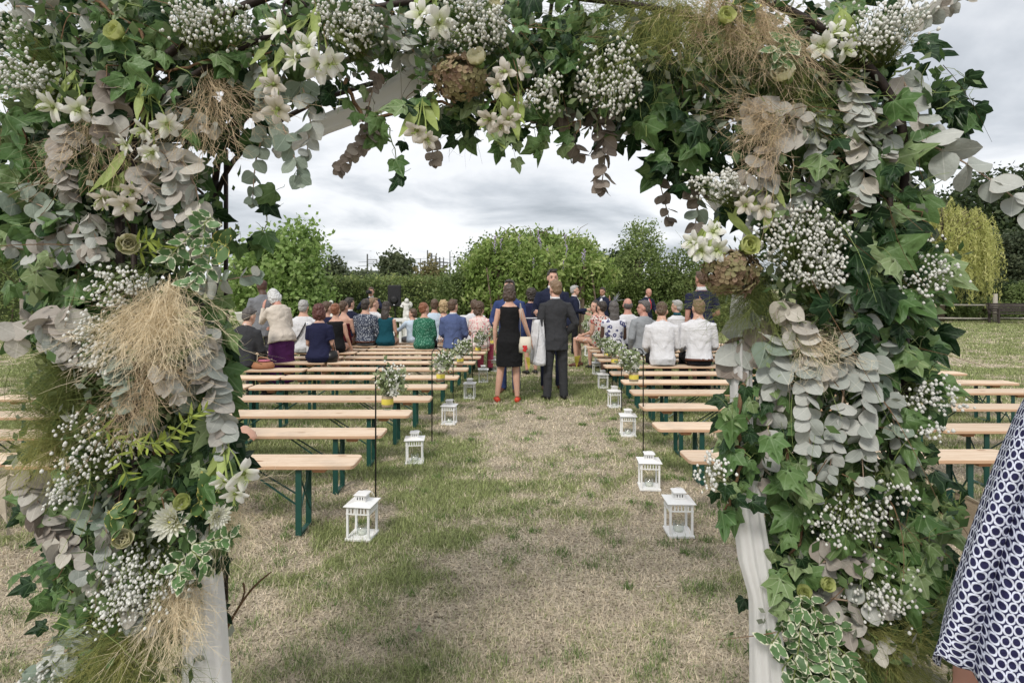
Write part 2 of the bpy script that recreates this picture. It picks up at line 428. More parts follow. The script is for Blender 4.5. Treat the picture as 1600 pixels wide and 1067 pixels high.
tree('distant_tree', 'small bare topped tree far beyond the hedge', 'tree', 523, 70, 405, 27, G_FAR, 0.42, 150, 18, 42, base_frac=0.1)
tree('distant_tree', 'brownish bush far beyond the hedge left of the pergola', 'tree', 676, 48, 414, 58, leaf_mat('leaf_brownish', (0.10, 0.095, 0.04), (0.19, 0.17, 0.075), (0.26, 0.23, 0.10)), 0.3, 170, 20, 43, base_frac=0.0)
tree('distant_tree', 'pale distant bush behind the hedge top', 'tree', 565, 60, 424, 60, G_FAR, 0.35, 140, 18, 44, base_frac=0.0)
tree('distant_tree', 'dark rounded tree far behind the wisteria', 'tree', 968, 50, 385, 60, G_DARK, 0.35, 220, 18, 45, base_frac=0.1)
tree('distant_tree', 'tree showing beyond the left flower column', 'tree', 20, 27, 330, 190, G_SHRUB, 0.15, 380, 22, 46, base_frac=0.05)
tree('distant_tree', 'tall slim poplar beside the light green tree', 'tree', 373, 80, 405, 9, G_FAR, 0.35, 90, 16, 47, base_frac=0.05)
tree('distant_tree', 'second slim poplar just right of its twin', 'tree', 382, 84, 408, 8, G_FAR, 0.35, 90, 16, 48, base_frac=0.05)
tree('dark_tree', 'tall dark broadleaf tree behind the yellow willow', 'tree', 1530, 42, 266, 250, G_DARK, 0.34, 820, 26, 51, base_frac=0.05, lumps=12)
tree('dark_tree', 'dark tree at the right edge of the lawn', 'tree', 1650, 38, 320, 220, G_DARK, 0.30, 520, 26, 52, base_frac=0.0, lumps=12)
tree('conifer', 'grey green conifer behind the rail fence', 'tree', 1578, 33, 345, 92, G_CONIF, 0.18, 420, 26, 53, base_frac=0.0, lumps=10)
tree('shrub', 'yellow green bush beside the dark garden bench', 'shrub', 1602, 28.6, 432, 66, G_SHRUB, 0.11, 260, 22, 54, base_frac=0.0)
tree('shrub', 'dark undergrowth bush behind the rail fence', 'shrub', 1500, 30.5, 452, 190, G_DARK, 0.14, 300, 26, 55, base_frac=0.0, dep=1.4)
tree('shrub', 'low green weeds right behind the fence rails', 'shrub', 1530, 28.2, 470, 130, G_SHRUB, 0.12, 200, 22, 56, base_frac=0.0, dep=0.7)

tree('shrub', 'wide dark bush left behind the rail fence', 'shrub', 1440, 29.5, 436, 150, G_DARK, 0.15, 420, 26, 57, base_frac=0.0, dep=1.2)
tree('shrub', 'dark green bush behind the right end of the rail fence', 'shrub', 1570, 30.0, 440, 150, G_DARK, 0.15, 420, 26, 58, base_frac=0.0, dep=1.2)
tree('shrub', 'mixed green thicket beyond the willow', 'shrub', 1500, 33.0, 400, 260, G_CONIF, 0.20, 620, 26, 59, base_frac=0.0, dep=1.6)
# small trunk left of the lawn
mb = MB(); mb.tube([(0, 0, 0), (0.02, 0, 0.9), (-0.02, 0, 1.9), (0.05, 0.0, 2.9)], [0.11, 0.08, 0.07, 0.03], 8)
tr = empty('young_tree', P(36, 543, gd(543)) * 1.0, 0); tag(tr, 'young tree with a pale slim trunk on the lawn left', 'tree')
tr.location.z = 0
mb.build('trunk', plain('pale_bark', (0.30, 0.27, 0.23), 0.9, 0.3, 12, 0.1, 0.5), tr, True)
p_, o_ = blob_points(300, (1.1, 1.1, 0.9), 61, 9); p_[:, 2] += 2.75
v_, f_, r_ = leaves_at(p_, o_, 0.09, 16, 0.12, seed=62); leafy('crown', v_, f_, r_, G_SHRUB, tr)

# willow: strands of narrow leaves that hang from arching limbs
def willow():
    d = 27.0; x = (1468 - HX) / FPX * d; root = empty('weeping_willow', (x, d, 0))
    tag(root, 'yellow green weeping willow behind the wooden rail fence', 'tree')
    g = np.random.default_rng(71); V = []; Nn = []; cv = []; mbt = MB()
    mbt.tube([(0, 0, 0), (0.1, 0, 1.6), (0.0, 0, 3.6)], [0.2, 0.15, 0.07], 8)
    tops = []
    for i in range(74):
        a = g.random() * 6.283; r = 0.3 + 1.85 * g.random() ** 0.7; h = 5.55 - 0.34 * r * r + g.normal() * 0.22
        top = Vector((r * math.cos(a) * 0.95, r * math.sin(a), h)); tops.append(top)
        mbt.tube([(0, 0, 2.6 + g.random()), Vector((top.x * 0.4, top.y * 0.4, h * 0.9)), top], [0.045, 0.03, 0.012], 5)
    for top in tops:
        for k in range(7):
            s = top + Vector((g.normal() * 0.28, g.normal() * 0.28, g.normal() * 0.15)); ln = min(s.z - 0.5, 1.3 + 2.6 * g.random())
            dr = Vector((s.x, s.y, 0)).normalized() * 0.25
            for j in range(int(ln / 0.085)):
                q = j * 0.085 / ln; cv.append(s + dr * math.sin(q * 1.6) + Vector((g.normal() * 0.02, g.normal() * 0.02, -j * 0.085)))
    c = np.array([tuple(p) for p in cv])
    v, f, r = leaves_at(c, np.tile([[0, -1.0, 0.2]], (len(c), 1)), 0.15, 2, 0.03, elong=1.2, down=1.6, seed=73)
    B = v.reshape(-1, 4, 3); m = (B[:, 0] + B[:, 2]) / 2
    B[:, 1] = m + (B[:, 1] - m) * 0.42; B[:, 3] = m + (B[:, 3] - m) * 0.42
    leafy('crown', B.reshape(-1, 3), f, r, G_WILLOW, root); mbt.build('trunk', BARK, root, True)
willow()

# wisteria pergola
def pergola():
    d = 17.4; x = (842 - HX) / FPX * d; root = empty('wisteria_pergola', (x, d, 0))
    tag(root, 'dome shaped pergola overgrown with bright green wisteria', 'pergola')
    wood = plain('old_wood', (0.16, 0.12, 0.09), 0.9, 0.3, 10, 0.1, 0.4)
    W, Dp, Hh = 1.45, 1.2, 1.95
    for sx in (-1, 1):
        for sy in (-1, 1):
            mb = MB(); mb.box((sx * W * 0.82, sy * Dp * 0.8, Hh / 2), (0.07, 0.07, Hh / 2)); mb.build('post', wood, root)
    for sy in (-1, 1):
        mb = MB(); mb.box((0, sy * Dp * 0.8, Hh + 0.08), (W, 0.05, 0.08)); mb.build('beam', wood, root)
    for k in range(6):
        mb = MB(); mb.box((-W + 0.2 + k * (2 * W - 0.4) / 5, 0, Hh + 0.22), (0.04, Dp, 0.06)); mb.build('rafter', wood, root)
    p, o = blob_points(900, (2.2, 1.9, 1.30), 81, 22, inner=0.62, amp=0.44)
    p[:, 2] += 1.95; k = (p[:, 2] > 1.35) | (np.abs(p[:, 0]) > 1.35) | (p[:, 1] > 0.9); k &= p[:, 2] > 0.2
    v, f, r = leaves_at(p[k], o[k], 0.105, 40, 0.15, elong=1.5, down=0.7, seed=82)
    leafy('foliage', v, f, r, G_WIST, root)
    g = np.random.default_rng(83)
    mb = MB()
    for i in range(14):                        # wild shoots above the dome
        a = g.random() * 6.28; s = Vector((1.5 * math.cos(a) * g.random(), -0.6 * g.random(), 2.95))
        e = s + Vector((g.normal() * 0.6, g.normal() * 0.2, 0.25 + 0.35 * g.random())); mb.tube([s, s.lerp(e, 0.6) + Vector((0, 0, 0.12)), e], [0.012, 0.009, 0.004], 4)
    for i in range(7):
        s = Vector((-1.5 + 0.5 * i, -1.2, 0)); mb.tube([s, s + Vector((0.1, 0.05, 1.0)), s + Vector((-0.05, 0.2, 2.2))], [0.04, 0.03, 0.025], 6)
    mb.build('vine_stem', wood, root, True)
    lil = plain('wisteria_lilac', (0.42, 0.34, 0.52), 0.7, 0.3, 30)
    for i in range(16):                        # hanging blossom racemes
        s = Vector((g.normal() * 0.9, -1.55 - 0.3 * g.random(), 2.2 + 1.0 * g.random())); mb = MB()
        for j in range(12): mb.ell(s + Vector((g.normal() * 0.02, g.normal() * 0.02, -j * 0.028)), (0.022 - j * 0.0012,) * 3, None, 5, 3)
        mb.build('blossom_raceme', lil, root)
pergola()

# railway masts far away
MAST = plain('galvanised_mast', (0.12, 0.125, 0.13), 0.6, 0.2, 3)
for i, (px, ty, wd, lab) in enumerate([(574, 397, 0.32, 'single thin grey railway mast left of the rounded tree'), (668, 391, 0.30, 'tallest grey railway mast right of the rounded tree'),
        (657, 404, 0.2, 'short grey railway mast just left of the tallest one'), (674, 396, 0.55, 'thick dark railway mast just right of the tallest one'), (681, 401, 0.5, 'dark railway mast third from the pergola'),
        (687, 402, 0.45, 'dark railway mast second from the pergola'), (703, 393, 0.28, 'thin railway mast nearest the pergola'), (693, 403, 0.35, 'dark railway mast in the middle of the mast row')]):
    d = 150 + i * 7; root = empty('railway_mast', ((px - HX) / FPX * d, d, 0)); tag(root, lab, 'mast', 'railway masts on the horizon')
    H = CAMH - (ty - HY) / FPX * d
    mb = MB(); mb.tube([(0, 0, 0), (0, 0, H)], [wd, wd * 0.6], 6); mb.build('pole', MAST, root)
    mb = MB(); mb.box((1.3, 0, H * 0.86), (1.3, 0.1, 0.1)); mb.box((1.0, 0, H * 0.76), (1.2, 0.08, 0.08)); mb.build('bracket', MAST, root)
    mb = MB(); mb.tube([(2.5, 0, H * 0.84), (2.5, 0, H * 0.72)], 0.13, 5); mb.build('insulator', MAST, root)
for k, (y0, lab) in enumerate([(404, 'upper overhead wire between the railway masts'), (410, 'lower overhead wire between the railway masts')]):
    mb = MB(); mb.tube([P(560, y0 + 6, 152), P(620, y0 + 3, 160), P(668, y0, 165), P(715, y0 + 2, 190)], 0.05, 4)
    tag(mb.build('overhead_wire', MAST), lab, 'wire', 'railway wires')

# rail fence and garden bench at the right
FW = plain('weathered_rail', (0.42, 0.39, 0.34), 0.9, 0.25, 12, 0.1, 0.4)
fd = 26.5; fz = lambda py: CAMH - (py - HY) / FPX * fd; fx = lambda px: (px - HX) / FPX * fd
rf = empty('rail_fence', (fx(1540), fd, 0)); tag(rf, 'weathered wooden rail fence along the right lawn edge', 'fence')
for px in (1380, 1461, 1555, 1650, 1745):
    mb = MB(); mb.tube([(fx(px) - fx(1540), 0, 0), (fx(px) - fx(1540), 0, fz(459))], [0.10, 0.09], 8); mb.build('post', FW, rf, True)
for py in (476, 497):
    for a, b in ((1380, 1461), (1461, 1555), (1555, 1650), (1650, 1745)):
        mb = MB(); mb.tube([(fx(a) - fx(1540), 0.02, fz(py)), ((fx(a) + fx(b)) / 2 - fx(1540), 0.01, fz(py) - 0.02), (fx(b) - fx(1540), 0.02, fz(py + 1))], 0.045, 6); mb.build('rail', FW, rf, True)
DW = plain('dark_bench_wood', (0.055, 0.045, 0.042), 0.8, 0.3, 14, 0.2, 0.3)
bx0 = (1551 - HX) / FPX * 25.6; gb = empty('garden_bench', (bx0 + 0.95, 25.6, 0)); tag(gb, 'dark wooden garden bench in front of the rail fence', 'bench')
for k in range(4): MB().box((0, 0.28 + 0.03 * k, 0.56 + 0.10 * k), (0.95, 0.015, 0.042)).build('back_slat', DW, gb)
for k in range(4): MB().box((0, -0.18 + 0.12 * k, 0.45), (0.95, 0.05, 0.018)).build('seat_slat', DW, gb)
for s in (-1, 1):
    MB().box((s * 0.85, 0.30, 0.46), (0.035, 0.04, 0.46)).build('leg', DW, gb); MB().box((s * 0.85, -0.2, 0.32), (0.035, 0.04, 0.32)).build('leg', DW, gb)
    MB().box((s * 0.85, 0.03, 0.66), (0.04, 0.28, 0.02)).build('armrest', DW, gb)
# ------------------------------------------------------------------ beer benches
def pine():
    t = NT('pine_board'); co = t.coord(); mp = t.n('ShaderNodeMapping'); mp.inputs['Scale'].default_value = (1.1, 16, 16); t.l(co, mp.inputs[0])
    g = t.noise(mp.outputs[0], 3.2, 5, 0.6, 0.8); r = t.rand()
    col = t.mix(t.smooth(g, 0.35, 0.7), (0.72, 0.575, 0.435), (0.58, 0.42, 0.285))
    vo = t.n('ShaderNodeTexVoronoi'); mp2 = t.n('ShaderNodeMapping'); mp2.inputs['Scale'].default_value = (2.2, 7, 1); t.l(co, mp2.inputs[0]); t.l(mp2.outputs[0], vo.inputs['Vector']); vo.inputs['Scale'].default_value = 1.0
    col = t.mix(t.smooth(vo.outputs['Distance'], 0.09, 0.05), col, (0.30, 0.16, 0.08))
    f = t.math('ADD', t.math('MULTIPLY', r, 0.25), 0.86)
    n = t.n('ShaderNodeVectorMath', operation='SCALE'); t.l(col, n.inputs[0]); t.l(f, n.inputs['Scale'])
    sp = t.n('ShaderNodeSeparateXYZ'); t.l(co, sp.inputs[0])
    edge = t.smooth(sp.outputs[2], 0.468, 0.462)                    # raw sawn edge is redder than the planed top
    col = t.mix(edge, n.outputs[0], (0.56, 0.36, 0.23))
    st = t.n('ShaderNodeVectorMath', operation='ADD'); t.l(co, st.inputs[0]); cb = t.n('ShaderNodeCombineXYZ'); t.l(t.math('MULTIPLY', r, 37.0), cb.inputs[0]); t.l(cb.outputs[0], st.inputs[1])
    col = t.mix(t.math('MULTIPLY', t.smooth(t.noise(st.outputs[0], 2.6, 5, 0.65), 0.46, 0.72), 0.45), col, (0.40, 0.325, 0.25))
    t.bump(g, 0.08, 0.004)
    return t.done(col, 0.62, 0.25)
PINE = pine(); GREEN = plain('bottle_green_steel', (0.010, 0.060, 0.047), 0.42, 0.25, 20, 0.45, orand=0.15); BATT = plain('batten_wood', (0.44, 0.22, 0.12), 0.7, 0.2, 15)
BL, BWID, BH = 2.24, 0.25, 0.47
def make_bench():
    root = empty('beer_bench')
    r = 0.035; x, y = BL / 2, BWID / 2; pr = []
    for cx, cy, a0 in ((x - r, y - r, 0), (-x + r, y - r, 90), (-x + r, -y + r, 180), (x - r, -y + r, 270)):
        for k in range(4):
            a = math.radians(a0 + k * 30); pr.append((cx + r * math.cos(a), cy + r * math.sin(a)))
    def ring(z, s): return [(px - math.copysign(s, px), py - math.copysign(s, py), z) for px, py in pr]
    MB().rings([ring(BH - 0.028, 0.003), ring(BH - 0.024, 0), ring(BH - 0.004, 0), ring(BH, 0.004)]).build('seat', PINE, root)
    for s in (-1, 1):
        lx = s * (BL / 2 - 0.36); mb = MB()
        for sy in (-1, 1):
            mb.box((lx, sy * 0.092, 0.225), (0.019, 0.003, 0.214)); mb.box((lx + s * 0.017, sy * 0.0855, 0.225), (0.002, 0.0034, 0.210))
        mb.box((lx, 0, 0.012), (0.016, 0.079, 0.010)); mb.box((lx, 0, 0.436), (0.02, 0.079, 0.006))
        mb.tube([(lx, -0.078, 0.12), (lx, 0.078, 0.36)], 0.006, 5); mb.tube([(lx + .014, 0.078, 0.12), (lx + .014, -0.078, 0.36)], 0.006, 5)
        mb.build('leg_frame', GREEN, root)
        mb = MB()
        for sy in (-1, 1): mb.tube([(lx - s * 0.03, sy * 0.06, 0.20), (lx - s * 0.40, sy * 0.03, 0.440)], 0.006, 5)
        mb.box((lx - s * 0.40, 0, 0.4385), (0.02, 0.05, 0.003))
        mb.build('folding_brace', GREEN, root)
        MB().rings([[(lx + s * 0.12 + a, b, z) for a, b in ((-0.05 - k, -0.075 + m), (0.05 + k, -0.075 + m), (0.05 + k, 0.075 - m), (-0.05 - k, 0.075 - m))] for z, k, m in ((0.405, -0.012, 0.014), (0.4415, 0, 0))]).build('batten', BATT, root)
    return root
ORD = ['first', 'second', 'third', 'fourth', 'fifth', 'sixth', 'seventh', 'eighth', 'ninth', 'tenth', 'eleventh', 'twelfth', 'thirteenth', 'fourteenth']
LY = [718, 674, 644.5, 621, 603, 588, 575.5, 565.5, 557.5, 550.5, 545, 540, 535.5]
RY = [710, 664.5, 633.5, 611.5, 595.5, 582, 571, 561.5, 554, 547.5, 542, 537.5]
LD = [gd(y, BH) for y in LY]; RD = [gd(y, BH) for y in RY]
proto = make_bench(); first = [True]
def bench(x, d, label, rot=0.0):
    o = proto if first[0] else copy_tree(proto); first[0] = False
    o.location = (x, d, 0); o.rotation_euler = (0, 0, rot); tag(o, label, 'bench', 'pine beer benches in rows on the lawn')
for i, (y, d) in enumerate(zip(LY, LD)):
    ex = [560, 601, 642, 674.5, 698, 717, 732][i] if i < 7 else 882 - 1.194 * (y - HY) - (i - 6) * 1.0
    x = (ex - HX) / FPX * d - BL / 2
    bench(x, d, f'pine beer bench left of the aisle, {ORD[i]} row, end on the aisle', R(-.012, .012))
    bench(x - BL - 0.012 - 0.03 * random.random(), d + R(-.07, .05), f'pine beer bench at outer left, {ORD[i]} row, away from the aisle', R(-.02, .02))
for i, (y, d) in enumerate(zip(RY, RD)):
    ex = [1068, 1023, 1001, 986, 972][i] if i < 5 else 831 + 0.93 * (y - HY)
    x = (ex - HX) / FPX * d + BL / 2
    bench(x, d, f'pine beer bench right of the aisle, {ORD[i]} row, end on the aisle', R(-.012, .012))
    ax = {1: 1502, 4: 1577 - BL * FPX / d, 5: 1504 - BL * FPX / d}.get(i)
    xo = (ax - HX) / FPX * d + BL / 2 if ax and i != 1 else x + BL + 0.02
    xo = max(xo, x + BL + 0.012)
    bench(xo, d + R(-.05, .05), f'pine beer bench at outer right, {ORD[i]} row, away from the aisle', R(-.015, .015))

# ------------------------------------------------------------------ lanterns
LW = plain('white_lantern_metal', (0.80, 0.80, 0.79), 0.45, 0.04, 30, 0.4, orand=0.04)
WAX = plain('candle_wax', (0.80, 0.78, 0.72), 0.5, 0.05, 20)
def glass(name, col=(0.95, 0.97, 0.96), rough=0.03):
    t = NT(name); b = t.bsdf
    g = t.n('ShaderNodeBsdfGlossy'); g.inputs['Roughness'].default_value = rough; tr = t.n('ShaderNodeBsdfTransparent'); tr.inputs[0].default_value = (*col, 1)
    f = t.n('ShaderNodeLayerWeight'); f.inputs[0].default_value = 0.5; mx = t.n('ShaderNodeMixShader')
    t.l(t.math('ADD', t.math('MULTIPLY', t.math('POWER', f.outputs['Facing'], 4.0), 0.5), 0.05), mx.inputs[0]); t.l(tr.outputs[0], mx.inputs[1]); t.l(g.outputs[0], mx.inputs[2]); t.l(mx.outputs[0], t.out.inputs[0])
    return t.m
GLASS = glass('clear_glass')
def make_lantern():
    root = empty('lantern'); a = 0.075
    MB().box((0, 0, 0.010), (a + 0.008, a + 0.008, 0.008)).build('base_plate', LW, root, bevel=0.002)
    for sx in (-1, 1):
        for sy in (-1, 1): MB().box((sx * (a - 0.006), sy * (a - 0.006), 0.118), (0.0065, 0.0065, 0.10)).build('corner_post', LW, root)
    def band(z0, z1, h, n, name):
        mb = MB()
        for z in (z0, z1):
            mb.box((0, h, z), (h + 0.002, 0.003, 0.004)); mb.box((0, -h, z), (h + 0.002, 0.003, 0.004)); mb.box((h, 0, z), (0.003, h - 0.0032, 0.004)); mb.box((-h, 0, z), (0.003, h - 0.0032, 0.004))
        for k in range(n):
            u = -h + (k + 0.5) * 2 * h / n
            for q in (-1, 1): mb.box((u, q * h, (z0 + z1) / 2), (0.0042, 0.002, (z1 - z0) / 2 - 0.004)); mb.box((q * h, u, (z0 + z1) / 2), (0.002, 0.0042, (z1 - z0) / 2 - 0.004))
        mb.build(name, LW, root)
    band(0.172, 0.215, a, 7, 'slatted_band')
    mb = MB(); h = a + 0.016; k = 0.036
    mb.rings([[(s * q, t * q, z) for s, t in ((-1, -1), (1, -1), (1, 1), (-1, 1))] for q, z in ((h, 0.219), (h, 0.2215), (k, 0.236), (k, 0.238))]); mb.build('roof', LW, root)
    band(0.2425, 0.272, 0.034, 4, 'chimney_band')
    q = 0.043; MB().rings([[(s * u, t * u, z) for s, t in ((-1, -1), (1, -1), (1, 1), (-1, 1))] for u, z in ((q, 0.2765), (q, 0.279), (q - 0.006, 0.283))]).build('cap', LW, root)
    mb = MB(); mb.tube([(0.045 * math.cos(t), 0.0, 0.262 + 0.012 + 0.030 * math.sin(t)) for t in np.linspace(-0.2, math.pi + 0.2, 12)], 0.0016, 4)
    mb.v = [(x + 0.012, y + 0.046, z - 0.02) for x, y, z in mb.v]; mb.build('handle', LW, root)
    MB().lathe([(0.026, 0.0185), (0.026, 0.045)], n=16).build('candle', WAX, root, True)
    mb = MB(); mb.rings([[(r * math.cos(t), r * math.sin(t), z) for t in np.linspace(0, 2 * math.pi, 17)[:-1]] for r, z in ((0.034, 0.019), (0.036, 0.075), (0.034, 0.075), (0.032, 0.021))], False); mb.build('glass_cup', GLASS, root, True)
    return root
LAN = make_lantern(); lf = [True]
LANL = [(566, 838), (648, 722), (702, 662), (734, 622), (755, 597), (771, 580)]
LANR = [(1060, 833), (1014, 762), (981, 680), (960, 636), (942, 606), (933, 585), (925, 569), (919, 556)]
for side, lst in (('left', LANL), ('right', LANR)):
    for i, (px, py) in enumerate(lst):
        o = LAN if lf[0] else copy_tree(LAN); lf[0] = False
        d = gd(py); o.location = ((px - HX) / FPX * d, d, 0); o.rotation_euler = (0, 0, R(-0.16, 0.1) if side == 'left' else R(-0.1, 0.16))
        tag(o, f'white metal lantern on the grass {side} of the aisle, {ORD[i]} nearest', 'lantern', 'white lanterns along the aisle')

# ------------------------------------------------------------------ shepherd hooks with hanging flower jars
IRON = plain('black_iron', (0.015, 0.015, 0.017), 0.5, 0.2, 30, 0.4)
BURL = plain('burlap', (0.50, 0.40, 0.28), 0.95, 0.15, 160, 0.05, 0.6, bscale=500)
YEL = plain('yellow_ribbon', (0.72, 0.60, 0.10), 0.55, 0.12, 40)
WHT = plain('white_petal', (0.80, 0.80, 0.74), 0.6, 0.08, 40, 0.2, transl=0.25)
SPRIG = leaf_mat('leaf_bouquet', (0.13, 0.18, 0.08), (0.28, 0.34, 0.17), (0.50, 0.54, 0.34))
def ico(sub=1, jit=0.34, seed=3):
    import bmesh
    bm = bmesh.new(); bmesh.ops.create_icosphere(bm, subdivisions=sub, radius=1.0); g = random.Random(seed)
    v = [tuple(c * (1 + g.uniform(-jit, jit)) for c in p.co) for p in bm.verts]; f = [tuple(q.index for q in fc.verts) for fc in bm.faces]; bm.free()
    return np.array(v), np.array(f)
ICV, ICF = ico(1); ICV0, ICF0 = ico(0 + 1, 0.35, 9)
def puffs(cen, rad, g):
    n = len(cen); k = len(ICV)
    v = (ICV[None] * (rad * (0.7 + 0.6 * g.random(n)))[:, None, None] + cen[:, None, :]).reshape(-1, 3)
    f = (ICF[None] + (np.arange(n) * k)[:, None, None]).reshape(-1, 3)
    return v, f
def bouquet(root, c, r, g, n_leaf, n_puff, lean=(0, 0, 0)):
    cen = np.array(c) + g.normal(size=(n_leaf, 3)) * np.array(r) * 0.5 + np.array(lean) * g.random((n_leaf, 1)) * 0.6
    v, f, rr = leaves_at(cen, g.normal(size=(n_leaf, 3)), 0.045, 3, 0.014, seed=int(g.integers(1e6))); leafy('foliage', v, f, rr, SPRIG, root)['kind'] = 'stuff'
    cen = np.array(c) + g.normal(size=(n_puff, 3)) * np.array(r) * 0.52 + np.array(lean) * g.random((n_puff, 1)) * 0.6
    v, f = puffs(cen, 0.0095, g); link('small_blossoms', mesh_np('small_blossoms', v, f, WHT, True), root)['kind'] = 'stuff'
def big_flower(root, c, r, g, n=26):
    """pale open flower of separate narrow petals"""
    ax = Vector((g.normal() * 0.5, -1, 0.5 + g.normal() * 0.3)).normalized(); q = ax.to_track_quat('Z', 'Y').to_matrix()
    mb = MB()
    for k in range(n):
        a = k * 2.4; t = 0.25 + 0.75 * k / n; el = 1.25 - 1.1 * t
        dr = Vector((math.cos(a) * math.cos(el), math.sin(a) * math.cos(el), math.sin(el))); sd = Vector((-math.sin(a), math.cos(a), 0))
        ln = r * (0.55 + 0.45 * t)
        pts = [dr * 0.1 * ln, dr * ln * 0.6 + sd * r * 0.17, dr * ln + Vector((0, 0, 0.03 * r)), dr * ln * 0.6 - sd * r * 0.17]
        mb.add([Vector(c) + q @ p for p in pts], [(0, 1, 2, 3)])
    mb.build('flower_head', WHT, root, True)
def hook(px, py_base, py_top, side, i, lab):
    d = gd(py_base); x = (px - HX) / FPX * d; H = CAMH - (py_top - HY) / FPX * d; s = 1 if side == 'left' else -1
    rt = empty('shepherd_hook', (x, d, 0)); tag(rt, f'thin black iron shepherd hook {side} of the aisle, {lab}', 'hook', 'iron hooks along the aisle')
    mb = MB(); rr = 0.045
    arc = [(s * (rr - rr * math.cos(t)), 0, H - rr + rr * math.sin(t)) for t in np.linspace(0, math.pi, 10)]
    mb.tube([(0, 0, 0), (0, 0, H - rr - 0.05)] + arc + [(2 * s * rr, 0, H - rr - 0.07)], 0.0062, 6); mb.build('rod', IRON, rt, True)
    mb = MB(); mb.tube([(2 * s * rr, 0, H - rr - 0.07), (2 * s * rr + 0.012 * s, 0, H - rr - 0.082), (2 * s * rr + 0.02 * s, 0, H - rr - 0.07)], 0.005, 5); mb.build('tip', IRON, rt, True)
    g = np.random.default_rng(500 + i * 7 + (0 if side == 'left' else 100))
    jx = x + 2 * s * rr; jz = H - rr - 0.30 + R(-.02, .02)
    jr = empty('hanging_jar', (jx, d, jz)); tag(jr, f'glass jar of white flowers with yellow band hung {side} of the aisle, {lab}', 'flower jar', 'flower jars hung along the aisle')
    MB().lathe([(0.034, 0), (0.042, 0.008), (0.043, 0.10), (0.034, 0.115), (0.034, 0.13), (0.036, 0.132)], n=16).build('jar', GLASS, jr, True)
    MB().lathe([(0.0437, 0.022), (0.0440, 0.040), (0.0440, 0.105), (0.0435, 0.106)], n=18).build('burlap_band', BURL, jr, True)
    MB().lathe([(0.0452, 0.042), (0.0455, 0.045), (0.0455, 0.082), (0.0452, 0.085)], n=18).build('yellow_band', YEL, jr, True)
    mb = MB(); mb.tube([(-0.034, 0, 0.125), (-0.028, 0, 0.19), (0, 0, 0.225), (0.028, 0, 0.19), (0.034, 0, 0.125)], 0.0012, 4); mb.build('wire_handle', IRON, jr, True)
    mb = MB()
    for k in range(12): mb.tube([(g.normal() * 0.012, g.normal() * 0.012, 0.02), (g.normal() * 0.02, g.normal() * 0.02, 0.12), (g.normal() * 0.05 + s * 0.02, g.normal() * 0.04, 0.20)], 0.0016, 4)
    mb.build('stems', SPRIG, jr)
    bouquet(jr, (s * 0.022, -0.01, 0.205), (0.085, 0.075, 0.085), g, 150, 240, (s * 0.05, 0, 0.06))
    for k in range([1, 4, 3, 4, 3, 2, 3, 3][(i * 3 + len(side)) % 8]): big_flower(jr, (s * 0.02 + g.normal() * 0.04, -0.06, 0.18 + g.normal() * 0.035), 0.042, g)
HL = [(587, 777, 573), (675, 690, 545), (708, 645, 528), (738, 612, 518), (762, 590, 508), (778, 573, 503)]
HR = [(1005, 712, 545), (971, 642, 531), (957, 607, 524), (946, 588, 516), (934, 570, 508), (925, 557, 500)]
for i, (a, b, c) in enumerate(HL): hook(a, b, c, 'left', i, ORD[i] + ' nearest')
for i, (a, b, c) in enumerate(HR): hook(a, b, c, 'right', i, ORD[i] + ' nearest')

# ------------------------------------------------------------------ bunting
def bunting(pts, flags, mat, label, w_, h_, twine):
    root = empty('bunting', pts[0]); tag(root, label, 'bunting'); o = Vector(pts[0])
    pts = [Vector(p) - o for p in pts]; fine = []
    for i in range(len(pts) - 1):
        for k in range(8): fine.append(pts[i].lerp(pts[i + 1], k / 8) + Vector((0, 0, -0.03 * math.sin(math.pi * k / 8))))
    fine.append(pts[-1]); MB().tube(fine, 0.0022, 4).build('twine', twine, root)
    for u in flags:
        i = min(int(u * (len(fine) - 1)), len(fine) - 2); c = fine[i]; t = (fine[i + 1] - fine[i]).normalized()
        nn = Vector((t.y, -t.x, 0)).normalized(); rows = []
        for q in range(6):
            f = q / 5; hw = w_ / 2 * (1 - f * 0.97); z = Vector((0, 0, -h_ * f)); bul = nn * (0.02 * math.sin(f * 4 + i))
            rows.append([c + z - t * hw + bul + nn * 0.0015, c + z + t * hw + bul * 0.4 + nn * 0.0015, c + z + t * hw + bul * 0.4 - nn * 0.0015, c + z - t * hw + bul - nn * 0.0015])
        MB().rings(rows).build('flag', mat, root)
    return root
TW = plain('twine', (0.50, 0.43, 0.32), 0.9)
bunting([P(815, 556, 9.9), P(860, 558, 10.0), P(915, 553, 10.2)], [0.15, 0.74, 0.90], YEL, 'small yellow pennants on a low string across the aisle', 0.125, 0.21, TW)
bunting([P(1395, 738, 1.58), P(1490, 762, 1.50), P(1640, 800, 1.56)], [0.63], BURL, 'burlap pennant on twine tied to the right column', 0.135, 0.26, TW)
bunting([P(-60, 742, 1.85), P(16, 741, 1.80), P(160, 733, 1.70)], [0.46], plain('pale_burlap', (0.60, 0.53, 0.43), 0.95, 0.1, 160, 0.05, 0.5), 'pale burlap pennant hanging left of the left column', 0.055, 0.185, TW)

